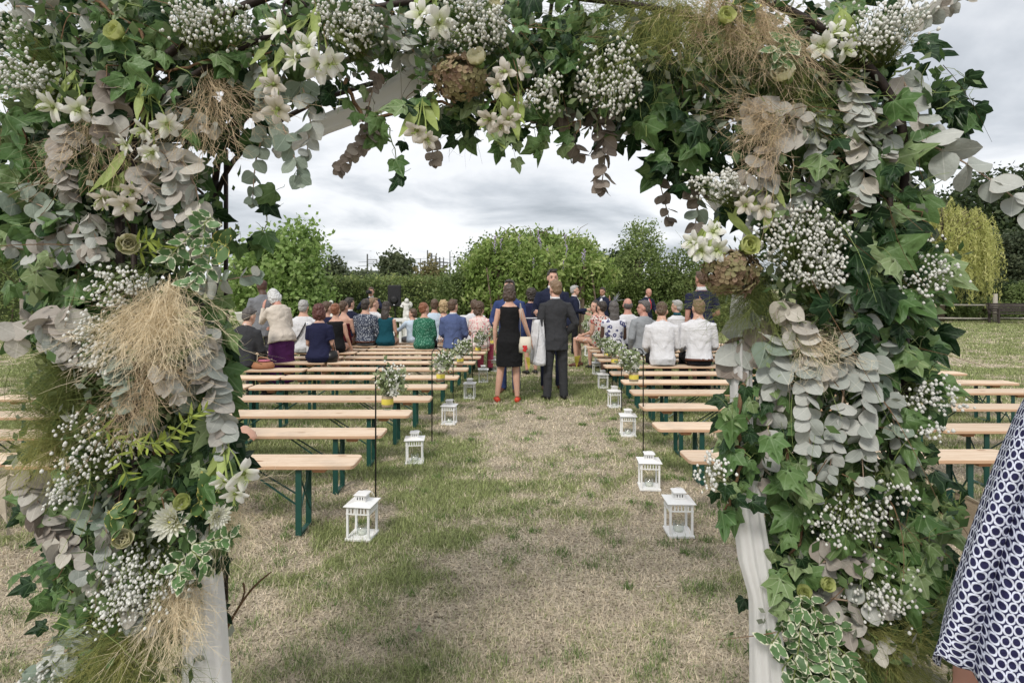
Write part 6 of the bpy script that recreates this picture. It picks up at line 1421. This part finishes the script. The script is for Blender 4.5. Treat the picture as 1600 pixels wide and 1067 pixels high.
# ------------------------------------------------------------------ dried grass and green wisps
TAN = plain('dried_grass', (0.80, 0.69, 0.50), 0.8, 0.25, 30, 0.15, transl=0.25); TAN2 = plain('tan_grass', (0.58, 0.46, 0.31), 0.8, 0.25, 30, 0.15, transl=0.25)
WISP = plain('green_wisps', (0.19, 0.225, 0.075), 0.7, 0.35, 30, 0.15, transl=0.3); WISPY = plain('yellow_green_wisps', (0.36, 0.36, 0.13), 0.8, 0.3, 30, 0.15, transl=0.3); DWISP = plain('dark_wisps', (0.035, 0.04, 0.022), 0.8)
def tuft(label, name, cat, base, tip, fan, n, mat, d=1.34, droop=0.25, hairs=16, wd=0.00065, bushy=1.0, group=None, seed=0, hl=0.030):
    g = np.random.default_rng(300 + int(base[0]) + int(base[1])); k = d / FPX; b = P(*base, d + 0.05); t = P(*tip, d - 0.03) - b; L0 = t.length; t = np.array(t / L0)
    rt = empty(name, b); tag(rt, label, cat, group); sd = np.cross(t, [0, 1, 0]); sd /= np.linalg.norm(sd); paths = []; hp = []
    for i in range(n):
        a = g.normal() * fan; L_ = L0 * (0.5 + 0.5 * g.random()); dv = t * math.cos(a) + sd * math.sin(a) + np.array([0, -1, 0]) * abs(g.normal()) * 0.28 * bushy; st = g.normal(size=3) * 0.012 * bushy
        cv = g.normal() * 0.42; pts = []
        for j in range(7):
            u = j / 6; pts.append(st + dv * L_ * u + np.array([0, 0, -1]) * droop * L_ * u * u + sd * cv * L_ * u * u + g.normal(size=3) * 0.0075)
        paths.append(pts); pts = np.array(pts)
        for h in range(hairs):
            u = 0.30 + 0.70 * g.random(); j = min(int(u * 6), 5); f = u * 6 - j; q = pts[j] * (1 - f) + pts[j + 1] * f; dr = pts[j + 1] - pts[j]; dr /= np.linalg.norm(dr)
            e = q + (dr * 0.9 + g.normal(size=3) * 0.55) * hl * (0.5 + g.random()); hp.append([q, (q + e) / 2 + g.normal(size=3) * 0.002, e])
    v1, f1 = ribbons(paths, wd, g)
    o = link('stalks', mesh_np('stalks', v1, f1, mat), rt); o['kind'] = 'stuff'
    if hp:
        v2, f2 = ribbons(hp, wd * .62, g); o = link('fine_hairs', mesh_np('fine_hairs', v2, f2, mat), rt); o['kind'] = 'stuff'
GR = 'dried grass tufts on the flower arch'
for a in [('tan grass tuft hanging at the left inner corner', (330, 120), (345, 245), .38, 60, TAN2, 1.36), ('large straw coloured grass tuft in the left column', (268, 448), (246, 562), .48, 170, TAN, 1.31), ('left half of the straw tuft, spreading outwards', (235, 455), (195, 545), .35, 60, TAN, 1.31),
          ('straw wisps below the large tuft', (225, 560), (235, 655), .62, 80, TAN2, 1.33), ('pale grass plume hanging right of the left column over the lawn', (345, 760), (390, 850), .40, 55, TAN, 1.42), ('long straw plume beside the left drape', (288, 890), (268, 1015), .17, 70, TAN, 1.34), ('straw wisps over the foot of the left drape', (300, 905), (318, 985), .22, 26, TAN, 1.36),
          ('tan grass at the top right of the beam', (1130, -20), (1140, 100), .55, 100, TAN2, 1.36), ('tan grass near the top right rose', (1180, 10), (1195, 125), .35, 70, TAN2, 1.35), ('orange tan grass under the cream eucalyptus', (1230, 175), (1135, 225), .30, 70, TAN2, 1.33),
          ('small straw tuft in the middle of the right column', (1235, 500), (1295, 570), .30, 36, TAN, 1.34), ('twiggy tan stems in the upper left column', (170, 170), (130, 290), .40, 36, TAN2, 1.36)]:
    tuft(a[0], 'dried_grass_tuft', 'dried grass', a[1], a[2], a[3], a[4], a[5], a[6], group=GR)
for a in [('bushy green wisps at the outer left below the big leaves', (150, 600), (60, 660), .62, 130, WISP, 1.38), ('upper green wisps beside the lawn at left', (140, 570), (80, 585), .50, 70, WISP, 1.38), ('yellow tips of the green wisps over the outer left benches', (130, 660), (40, 690), .5, 60, WISPY, 1.36), ('lower green wisps beside the burlap pennant at left', (120, 660), (60, 740), .4, 50, WISPY, 1.38),
          ('green and straw wisps at the foot of the left column', (230, 960), (170, 1075), .55, 120, WISP, 1.34), ('straw ends of the wisps at the foot of the left column', (210, 970), (150, 1075), .55, 60, WISPY, 1.32), ('green wisps at the top of the beam right of centre', (1010, -10), (1010, 120), .55, 130, WISP, 1.40), ('yellow green wisps at the top right of the beam', (1060, -20), (1075, 110), .5, 80, WISPY, 1.39),
          ('green wisps under the top right roses', (1240, 70), (1215, 190), .45, 70, WISP, 1.40), ('soft green wisps beside the hydrangea of right column', (1190, 430), (1160, 540), .5, 80, WISP, 1.42), ('green wisps at the foot of the right column', (1330, 960), (1420, 1075), .55, 130, WISP, 1.36), ('straw wisps spreading below the print dress', (1340, 960), (1480, 1050), .40, 60, WISPY, 1.34)]:
    tuft(a[0], 'green_wisps', 'greenery', a[1], a[2], a[3], a[4], a[5], a[6], hairs=20, group='feathery green wisps on the flower arch', hl=.04, droop=.1)
tuft('dark bare twigs hanging under the hydrangea of the beam', 'bare_twigs', 'twigs', (730, 170), (735, 245), .35, 14, DWISP, 1.46, 0.0, 8, .0007)
tuft('dark feathery tip against the right drape', 'bare_twigs', 'twigs', (1215, 880), (1165, 890), .4, 12, DWISP, 1.46, 0.0, 14, .0006)

# ------------------------------------------------------------------ roses, lilies, dahlias, hydrangeas
def petal_mat(name, a, b, sp=2.0, transl=0.3):
    t = NT(name); co = t.coord(); s = t.n('ShaderNodeSeparateXYZ'); t.l(co, s.inputs[0]); r = t.rand()
    f = t.math('ADD', t.smooth(s.outputs[1], 0.0, 0.8), t.math('MULTIPLY', t.math('SUBTRACT', r, .5), .4), True)
    t.bump(t.noise(co, 6, 3), .1, .05)
    return t.done(t.mix(f, a, b), .6, .2, transl)
def grid_petal(mat, prof, rows=5, cols=4, name='petal'):
    """prof(u,v) -> point, u in -1..1, v in 0..1"""
    v = [prof(-1 + 2 * c / cols, r / rows) for r in range(rows + 1) for c in range(cols + 1)]; f = []
    for r in range(rows):
        for c in range(cols): a = r * (cols + 1) + c; f.append((a, a + 1, a + cols + 2, a + cols + 1))
    mb = MB(); mb.v = v; mb.f = f; return mb.mesh(name, mat, True)
def rose_prof(u, v):
    w_ = math.sin(min(1, v * 1.25 + .12) * PI / 2) * (.52 - .10 * v); x = u * w_; z = .30 * math.cos(u * 1.15) * math.sin(v * 1.6 + .15) - .12 * v ** 3 * 1.2
    return (x, v * .92 - .16 * u * u * v, z - .25)
CREAM = petal_mat('rose_cream', (0.50, 0.53, 0.22), (0.76, 0.73, 0.55)); LIME = petal_mat('rose_lime', (0.30, 0.38, 0.08), (0.60, 0.64, 0.28))
ROSEP = {'c': grid_petal(CREAM, rose_prof), 'l': grid_petal(LIME, rose_prof)}; CALYX = plain('calyx_green', (0.12, 0.19, 0.05), .6)
def frame(axis_, spin=0.0):
    q = axis_.to_track_quat('Z', 'Y').to_matrix(); return q @ Matrix.Rotation(spin, 3, 'Z')
def rose(label, px, py, r_px, axis_, kind='c', d=1.32):
    c = P(px, py, d); R0 = r_px * d / FPX; rt = empty('rose', c); tag(rt, label, 'rose', 'pale roses on the flower arch'); q = frame(V3(axis_).normalized(), R(0, 6))
    k = 0
    for ring, (m, rad, tilt, sc) in enumerate(((3, .10, .04, .95), (4, .22, .10, 1.05), (5, .36, .24, 1.10), (5, .48, .46, 1.08))):
        for i in range(m):
            a = 2 * PI * (i + .5 * (ring % 2)) / m + R(-.12, .12); o = V3((math.cos(a), math.sin(a), 0)); up_ = V3((0, 0, 1)); t_ = tilt + R(-.06, .06)
            tip = (up_ * math.cos(t_) + o * math.sin(t_)); nr = (o * math.cos(t_) - up_ * math.sin(t_)); pos = o * rad * .72 * R0 - up_ * R0 * .65
            put(ROSEP[kind], rt, c, c + q @ pos, q @ tip, q @ nr, R0 * 1.35 * sc * (.62 + .13 * ring), 'petal'); k += 1
    MB().ell((0, 0, 0), (R0 * .4, R0 * .4, R0 * .3)).build('calyx', CALYX, rt, True, mw=Matrix.Translation(q @ V3((0, 0, -R0 * .62))) @ q.to_4x4())
for a in [('cream rose on the left column above the grass tuft', 200, 382, 21, (.7, -.8, .1)), ('cream rose in the middle of the top beam', 746, 92, 19, (-.3, -.7, .6)), ('cream rose cut by the top edge of the picture', 775, 3, 16, (.1, -.9, .2)), ('lime rose at the top right of the beam', 1133, 28, 17, (.1, -1, .35)), ('cream rose in the tan grass at the upper right', 1226, 116, 22, (-.7, -.6, .4)),
          ('lime rose beside the white lily of the right column', 1168, 384, 19, (.2, -1, .2)), ('cream rose left of the big dahlia', 192, 842, 19, (.4, -.8, .5)), ('lime rose half hidden at the upper left', 183, 52, 19, (-.3, -.9, .3)), ('small lime rose in the lower right column', 1291, 912, 14, (.1, -1, .4)), ('cream rosebud left of the small lime rose', 1256, 926, 14, (-.2, -.7, .7)), ('greenish rosebud above the big dahlia', 287, 785, 16, (0, -.8, .6))]:
    rose(a[0], a[1], a[2], a[3], a[4], 'l' if 'lime' in a[0] or 'greenish' in a[0] else 'c')
DAHM = petal_mat('dahlia_petal', (0.70, 0.70, 0.24), (0.80, 0.80, 0.72)); DAHP = grid_petal(DAHM, lambda u, v: (u * .17 * math.sin(PI * min(.97, .12 + v * .88)) ** .7, v, .10 * u * u + .25 * v * v), 5, 2)
def dahlia(label, px, py, r_px, axis_, d=1.31):
    c = P(px, py, d); R0 = r_px * d / FPX; rt = empty('dahlia', c); tag(rt, label, 'dahlia', 'white dahlias on the left column'); q = frame(V3(axis_).normalized())
    for i in range(64):
        t = i / 63; a = i * 2.39996; el = 1.35 - 1.35 * t ** .8; o = V3((math.cos(a), math.sin(a), 0)); dr = o * math.cos(el) + V3((0, 0, 1)) * math.sin(el)
        put(DAHP, rt, c, c + q @ (o * R0 * .06 - V3((0, 0, .1 * R0))), q @ dr, q @ (V3((0, 0, 1)) * math.cos(el) - o * math.sin(el)), R0 * (.30 + .74 * t ** .7) * R(.92, 1.08), 'petal')
    MB().ell((0, 0, 0), (R0 * .13, R0 * .13, R0 * .10)).build('centre', plain('dahlia_centre', (.60, .58, .12), .7), rt, True, mw=Matrix.Translation(q @ V3((0, 0, R0 * .10))))
dahlia('large white dahlia near the foot of the left column', 268, 814, 29, (.05, -1, .25)); dahlia('smaller white dahlia turned right beside the left drape', 340, 806, 20, (.75, -.7, .2))
LILY = petal_mat('lily_petal', (0.60, 0.65, 0.38), (0.84, 0.83, 0.80)); LILP = grid_petal(LILY, lambda u, v: (u * .31 * math.sin(PI * min(.94, .08 + v * .84)) ** .8, v, .35 * v * v - .12 * v + .10 * u * u), 6, 4)
LILB = petal_mat('lily_blush', (0.52, 0.48, 0.33), (0.78, 0.73, 0.68)); LILQ = grid_petal(LILB, lambda u, v: (u * .31 * math.sin(PI * min(.94, .08 + v * .84)) ** .8, v, .35 * v * v - .12 * v + .10 * u * u), 6, 4)
LLEAF = plain('lily_green', (0.34, 0.42, 0.13), .5, .25, 12, .3, transl=.3, orand=.2); LLM = [round_leaf(LLEAF, 300 + s, .13, .5, cup=.8, name='bract') for s in range(3)]
def lily(label, px, py, blooms, r_px, d=1.33, stem=(0, -50), blush=False, bracts=4):
    c = P(px, py, d); k = d / FPX; rt = empty('alstroemeria', c); tag(rt, label, 'flower', 'white alstroemerias on the flower arch'); st = P(px + stem[0], py + stem[1], d + .05)
    for (bx, by, ax) in blooms:
        p = P(px + bx, py + by, d - .02); A_ = V3(ax).normalized(); q = frame(A_, R(0, 6)); R0 = r_px * .68 * k * R(.8, 1.1); m = .5 * (p + st) + V3((0, .01, 0))
        bl = MB().tube([st - p, m - p, -A_ * R0 * .55, -A_ * R0 * .2], [.0016, .0018, .003, .006], 6).build('bloom', LLEAF, rt, True, mw=Matrix.Translation(p - c))
        for i in range(6):
            a = 2 * PI * i / 6; o = V3((math.cos(a), math.sin(a), 0)); el = (.55 if i % 2 else .85) + R(-.3, .3); dr = o * math.cos(el) + V3((0, 0, 1)) * math.sin(el)
            put(LILQ if blush else LILP, bl, p, p + q @ (o * R0 * .06 - V3((0, 0, R0 * .35))), q @ dr, q @ (V3((0, 0, 1)) * math.cos(el) - o * math.sin(el)) * -1, R0 * 1.15 * R(.9, 1.08), 'petal')
        for i in range(4): MB().tube([(0, 0, 0), q @ V3((R(-.15, .15), R(-.15, .15), .5)) * R0, q @ V3((R(-.3, .3), R(-.3, .3), .8)) * R0], .0008, 4).build('stamen', LLEAF, bl)
    for i in range(bracts):
        b = rv(1); put(random.choice(LLM), rt, c, st + V3((b.x, b.y, b.z)) * .015, V3((R(-.8, .8), -.3, -1.0)), V3((R(-.4, .4), -1, .4)), R(45, 75) * k, 'bract')
for a in [('white lily pair at the upper left edge', 98, 168, [(-22, 0, (-.4, -.8, -.4)), (24, 4, (.4, -.8, -.5))], 30, (20, -50)), ('white lily cluster in the middle of the upper left column', 228, 212, [(-6, -6, (-.3, -.7, -.6)), (34, -16, (.5, -.7, -.6)), (-36, 14, (-.6, -.7, -.3)), (8, 28, (0, -.8, -.5))], 29, (5, -75)),
          ('pale lily in the left column beside the iron posts', 150 + 6, 312, [(0, 0, (-.2, -.8, -.6)), (40, 10, (.3, -.8, -.5))], 27, (18, -55)), ('large white lily cluster at the top left of the beam', 485, 80, [(-30, 10, (-.7, -.6, -.2)), (12, 24, (.2, -.8, -.6)), (-6, -10, (-.2, -.9, .1)), (32, 20, (.5, -.7, -.5)), (-55, -40, (-.6, -.8, .2))], 34, (10, -60)),
          ('blush lily hanging at the left inner corner', 425, 140, [(0, -8, (-.2, -.9, -.3)), (8, 32, (.1, -.8, -.6))], 32, (5, -60)), ('white lily at the lower inner edge of the left column', 362, 745, [(-14, 10, (-.2, -.8, -.5)), (20, -2, (.6, -.7, -.4)), (5, 30, (.2, -.8, -.6))], 30, (-15, -60)),
          ('white lily at the top near the swag', 665, 18, [(-10, 0, (-.3, -.9, .1)), (22, 16, (.3, -.9, -.3))], 30, (10, -50)), ('blush lily beside the middle rose', 795, 118, [(-8, -6, (-.4, -.8, -.2)), (-18, 16, (-.5, -.8, -.4)), (22, -12, (.6, -.7, .2))], 28, (18, 40)), ('blush lily hanging lowest at the middle of the beam', 782, 195, [(0, 4, (0, -.8, -.7)), (-20, -8, (-.6, -.7, -.4)), (14, -10, (.5, -.8, -.2))], 25, (0, -45)),
          ('blush lily under the left end of the hydrangea', 650, 205, [(0, 0, (-.1, -.8, -.6)), (18, 14, (.3, -.8, -.5))], 24, (10, -50)), ('white lily in front of the trees on the right column', 1108, 378, [(-14, 14, (-.6, -.8, -.2)), (14, 14, (.2, -.9, -.4)), (8, -18, (.2, -.9, .3)), (-26, 2, (-.8, -.5, 0))], 29, (15, -40)),
          ('white lily at the top right below the gypsophila', 1310, 62, [(-26, 10, (-.8, -.6, -.2)), (14, 16, (.2, -.8, -.5)), (-4, -14, (-.1, -.9, .3))], 29, (0, -40)), ('pale lily beside the pink eucalyptus at the left', 205, 300, [(0, 0, (.2, -.8, -.6)), (-24, 14, (-.4, -.8, -.5))], 24, (-8, -50)), ('pale lily above the right gypsophila', 1195, 325, [(0, 0, (.1, -.9, -.3)), (-30, -4, (-.5, -.8, -.2))], 24, (10, -40))]:
    lily(a[0], a[1], a[2], a[3], a[4], stem=a[5], blush='blush' in a[0] or 'pale' in a[0])
def hyd_mat():
    t = NT('hydrangea_floret'); co = t.coord(); r = t.rand(); base = t.ramp(r, [(0, (.17, .20, .07)), (.35, (.27, .28, .12)), (.65, (.30, .21, .13)), (1, (.26, .13, .13))])
    return t.done(t.mix(t.noise(co, 2.5, 3), base, dk((.34, .27, .17), 1)), .7, .2, .2)
HYM = hyd_mat(); mb = MB()
for i in range(4):
    a = i * PI / 2; c_, s_ = math.cos(a), math.sin(a); T4 = lambda x, y, z: (x * c_ - y * s_, x * s_ + y * c_, z)
    mb.add([T4(0, .05, 0), T4(-.34, .42, .10), T4(-.30, .82, .02), T4(0, 1.0, .10), T4(.30, .82, -.04), T4(.34, .42, .10), T4(0, .5, -.06)], [(0, 1, 6), (1, 2, 6), (2, 3, 6), (3, 4, 6), (4, 5, 6), (5, 0, 6)])
mb.ell((0, 0, .05), (.09, .09, .09), None, 6, 4); HYF = mb.mesh('floret', HYM, True)
def hydrangea(label, px, py, r_px, d=1.36, n=190):
    c = P(px, py, d); R0 = r_px * d / FPX; rt = empty('hydrangea_head', c); tag(rt, label, 'hydrangea', 'faded hydrangea heads on the flower arch')
    for i in range(n):
        z = 1 - 2 * (i + .5) / n; a = i * 2.39996; o = V3((math.cos(a) * math.sqrt(1 - z * z), -z, math.sin(a) * math.sqrt(1 - z * z))); o = (o + rv(.12)).normalized()
        if o.y > .45: continue
        put(HYF, rt, c, c + V3((o.x * 1.1, o.y * .8, o.z * .9)) * R0 * R(.78, 1.0), o.orthogonal() + rv(.4), o + rv(.30), R0 * R(.20, .29), 'floret')
    MB().ell((0, 0, 0), (R0 * .75, R0 * .5, R0 * .6)).build('core', plain('hydrangea_core', (.14, .13, .07), .9), rt, True)
    MB().tube([(0, .02, 0), (0, .12, .05)], .004, 6).build('stem', GSTEM, rt)
hydrangea('faded green and brown hydrangea under the middle of the beam', 718, 122, 40); hydrangea('faded brown hydrangea at the inner edge of the right column', 1143, 425, 41)

# ------------------------------------------------------------------ variegated sprigs and lime leaves
def varieg(name, g1, cream, thr=.42):
    t = NT(name); co = t.coord(); s = t.n('ShaderNodeSeparateXYZ'); t.l(co, s.inputs[0]); r = t.rand()
    e = t.math('ADD', t.math('MULTIPLY', t.math('MULTIPLY', s.outputs[0], s.outputs[0]), 9.5), t.math('MULTIPLY', t.math('POWER', t.math('SUBTRACT', s.outputs[1], .5), 2.0), 3.6))
    e = t.math('ADD', e, t.math('MULTIPLY', t.math('SUBTRACT', t.noise(co, 5, 4), .5), 1.3)); m = t.smooth(e, thr, thr + .10)
    return t.done(t.mix(m, t.mix(r, dk(g1, .75), dk(g1, 1.3)), cream), .45, .4, .2)
VGM = [round_leaf(varieg('variegated_leaf', (.10, .19, .07), (.66, .67, .50), .40), 400 + s, .27, .35, name='leaf') for s in range(4)]
VYM = [round_leaf(varieg('yellow_edged_leaf', (.07, .13, .04), (.60, .53, .16), .62), 420 + s, .30, .5, name='leaf') for s in range(3)]
LIM = plain('lime_leaf', (.34, .42, .08), .5, .25, 10, .3, transl=.3, orand=.2); LMM = [round_leaf(LIM, 440 + s, .12, .5, name='leaf') for s in range(3)]
def sprig(label, name, paths, leaf, meshes, cat, step=.42, d=1.33):
    o0 = P(paths[0][0][0], paths[0][0][1], d); rt = empty(name, o0); tag(rt, label, cat)
    for pa in paths:
        L_ = sum(math.hypot(pa[i + 1][0] - pa[i][0], pa[i + 1][1] - pa[i][1]) for i in range(len(pa) - 1)); m = max(3, int(L_ / (leaf * step))); pts = curve([(x, y, d + R(-.03, .02)) for x, y in pa], m)
        MB().tube([p - o0 for p in pts], .0016, 5).build('stem', GSTEM, rt)
        for i, p in enumerate(pts):
            t = (pts[min(i + 1, m)] - pts[max(i - 1, 0)]).normalized(); vw = (CAMP - p).normalized(); sd = t.cross(vw).normalized()
            for s in (-1, 1):
                put(random.choice(meshes), rt, o0, p, sd * s + t * .7 + vw * R(-.3, .6) + rv(.45), vw + V3((0, 0, .3)) + rv(.5), leaf * R(.8, 1.2) * d / FPX, 'leaf')
sprig('cream edged evergreen sprig beside the sage eucalyptus at left', 'variegated_sprig', [[(330, 340), (295, 370), (265, 400)], [(320, 350), (315, 400), (300, 440)], [(330, 380), (325, 420)]], 25, VGM, 'sprig')
sprig('large cream edged bush sprig at the foot of the right column', 'variegated_sprig', [[(1250, 930), (1250, 990), (1240, 1060)], [(1265, 935), (1290, 1000), (1300, 1070)], [(1245, 940), (1215, 990), (1205, 1005)], [(1270, 960), (1300, 970), (1315, 985)], [(1280, 990), (1320, 1020), (1335, 1050)], [(1255, 980), (1260, 1030), (1275, 1075)], [(1250, 1010), (1225, 1040), (1215, 1070)], [(1260, 960), (1235, 970)]], 24, VGM, 'sprig', .5)
sprig('small cream edged sprig near the top right rose', 'variegated_sprig', [[(1240, 60), (1215, 75), (1210, 95)], [(1235, 65), (1225, 95)]], 26, VGM, 'sprig')
sprig('pale edged leaves under the smaller dahlia', 'variegated_sprig', [[(300, 850), (330, 845), (360, 840)], [(290, 870), (275, 890), (285, 905)], [(300, 860), (320, 880)]], 26, VGM, 'sprig')
sprig('yellow edged leaves pointing right from the left column', 'yellow_edged_sprig', [[(335, 378), (352, 384)]], 32, VYM, 'sprig')
sprig('yellow edged leaves behind the dahlias', 'yellow_edged_sprig', [[(170, 800), (185, 805)], [(310, 785), (325, 778)]], 38, VYM, 'sprig')
sprig('yellow edged leaf at the top right above the lime rose', 'yellow_edged_sprig', [[(1135, 5), (1150, 8), (1165, 5)]], 36, VYM, 'sprig')
sprig('lime narrow leaved twigs across the lower left column', 'lime_twig', [[(215, 690), (255, 690), (285, 660), (320, 640)], [(160, 670), (190, 690), (230, 700)], [(240, 700), (265, 690)], [(185, 710), (200, 750)], [(280, 690), (300, 650)]], 21, LMM, 'twig', .6)
sprig('lime leaves beside the cream rose of the left column', 'lime_twig', [[(205, 390), (235, 395), (255, 385)], [(215, 380), (235, 375)]], 22, LMM, 'twig', .5)

# bare twigs by the foot of the left column
tw = empty('bare_twig', P(352, 975, 1.75)); tag(tw, 'bare brown twig leaning out beside the left drape', 'twig')
MB().tube([p - tw.location for p in curve([(352, 985, 1.75), (375, 945, 1.75), (398, 915, 1.75), (424, 893, 1.75)], 8)], [.005, .0045, .004, .004, .0035, .0035, .003, .003, .002], 6).build('stem', VINE, tw, True)
MB().tube([p - tw.location for p in curve([(375, 945, 1.75), (382, 925, 1.76), (380, 910, 1.76)], 4)], .003, 5).build('side_shoot', VINE, tw, True)

# small mixed leaves and fine stems that knit the arch together
FILL = leaf_mat('filler_leaf', (0.028, 0.06, 0.02), (0.10, 0.175, 0.055), (0.34, 0.40, 0.22), vs=9, rough=.5)
FILG = leaf_mat('filler_grey_leaf', (0.10, 0.13, 0.08), (0.26, 0.29, 0.22), (0.50, 0.49, 0.43), vs=9, rough=.7)
def filler(label, path, sx, n, ns):
    pts = curve(path, 30); org = pts[0]; rt = empty('filler_greenery', org); tag(rt, label, 'greenery', 'small filler greenery on the flower arch')
    g = np.random.default_rng(n + int(path[0][0])); q = np.array([tuple(p) for p in pts])[g.integers(0, 31, n)]; k = q[:, 1:2] / FPX
    q = q + np.concatenate([g.normal(size=(n, 1)) * sx * k, g.uniform(-.10, .10, (n, 1)), g.normal(size=(n, 1)) * sx * .8 * k], 1)
    u = HX + q[:, 0] / q[:, 1] * FPX; v = HY - (q[:, 2] - CAMH) / q[:, 1] * FPX; q = q[~((u > 358) & (u < 1128) & (v > 285))]
    half = g.random(len(q)) < .68
    for sel, nm, mt, sz in ((half, 'small_leaves', FILL, .026), (~half, 'small_grey_leaves', FILG, .024)):
        c = q[sel] - np.array(org); vv, ff, rr = leaves_at(c, np.tile([[0., -1., .4]], (len(c), 1)), sz, 4, .022, elong=1.25, down=.8, seed=n); leafy(nm, vv, ff, rr, mt, rt)['kind'] = 'stuff'
    paths = []
    for i in range(ns):
        a = q[g.integers(0, len(q))] - np.array(org); dr = g.normal(size=3) * [1, .35, 1]; dr /= np.linalg.norm(dr); L_ = .06 + .14 * g.random(); bend = g.normal(size=3) * .35; a = a + np.array([0, -.05 * g.random(), 0])
        e = a + dr * L_ + bend * L_ + np.array([0, 0, -.25 * L_]) + np.array(org); ue, ve = HX + e[0] / e[1] * FPX, HY - (e[2] - CAMH) / e[1] * FPX
        if 362 < ue < 1120 and ve > 205: continue
        paths.append([a + dr * L_ * t + bend * L_ * t * t + np.array([0, 0, -.25 * L_ * t * t]) for t in np.linspace(0, 1, 6)])
    m = int(len(paths) * .6)
    for nm, pp_, mt, wd in (('green_stems', paths[:m], GSTEM, .0010), ('brown_stems', paths[m:], VINE, .0013)):
        vv, ff = ribbons(pp_, wd, g); link(nm, mesh_np(nm, vv, ff, mt), rt)['kind'] = 'stuff'
filler('small leaves and stems knitted through the upper left column', [(140, 30, 1.46), (170, 150, 1.45), (185, 280, 1.45), (190, 400, 1.46), (200, 480, 1.46)], 72, 560, 170)
filler('small leaves and stems knitted through the lower left column', [(200, 500, 1.46), (200, 620, 1.45), (215, 720, 1.45), (210, 830, 1.44), (200, 940, 1.44), (180, 1050, 1.44)], 60, 520, 170)
filler('small leaves and stems knitted through the left half of the beam', [(180, 20, 1.48), (320, 60, 1.47), (450, 90, 1.47), (560, 40, 1.47), (690, 70, 1.47), (760, 120, 1.47)], 42, 520, 170)
filler('small leaves and stems knitted through the right half of the beam', [(740, 90, 1.47), (860, 110, 1.46), (980, 120, 1.46), (1080, 150, 1.46), (1200, 110, 1.46), (1360, 80, 1.46)], 48, 600, 190)
filler('small leaves and stems knitted through the upper right column', [(1270, 140, 1.46), (1290, 250, 1.45), (1290, 350, 1.45), (1300, 450, 1.45), (1300, 540, 1.45)], 64, 480, 170)
filler('small leaves and stems knitted through the lower right column', [(1290, 560, 1.45), (1290, 680, 1.44), (1300, 800, 1.44), (1320, 900, 1.44), (1340, 1000, 1.42), (1350, 1080, 1.42)], 58, 520, 190)

# fallen petals and leaves on the lawn
for lab, px, py, me, sz in [('white petal lying on the aisle before the nearest right lantern', 932, 744, LILP, .028), ('pale green leaf lying at the bottom centre of the lawn', 655, 992, IVM['l'][0], .032), ('pale leaf lying on the lawn near the right drape', 1030, 922, EUM['cream'][0], .024), ('small white petal lying left of the aisle', 480, 905, LILP, .022)]:
    d = gd(py); o = bpy.data.objects.new('fallen_petal' if 'petal' in lab else 'fallen_leaf', me); COL.objects.link(o); o.location = ((px - HX) / FPX * d, d, .022); o.rotation_euler = (.25, .15, R(0, 6)); o.scale = (sz,) * 3
    tag(o, lab, 'petal' if 'petal' in lab else 'leaf')
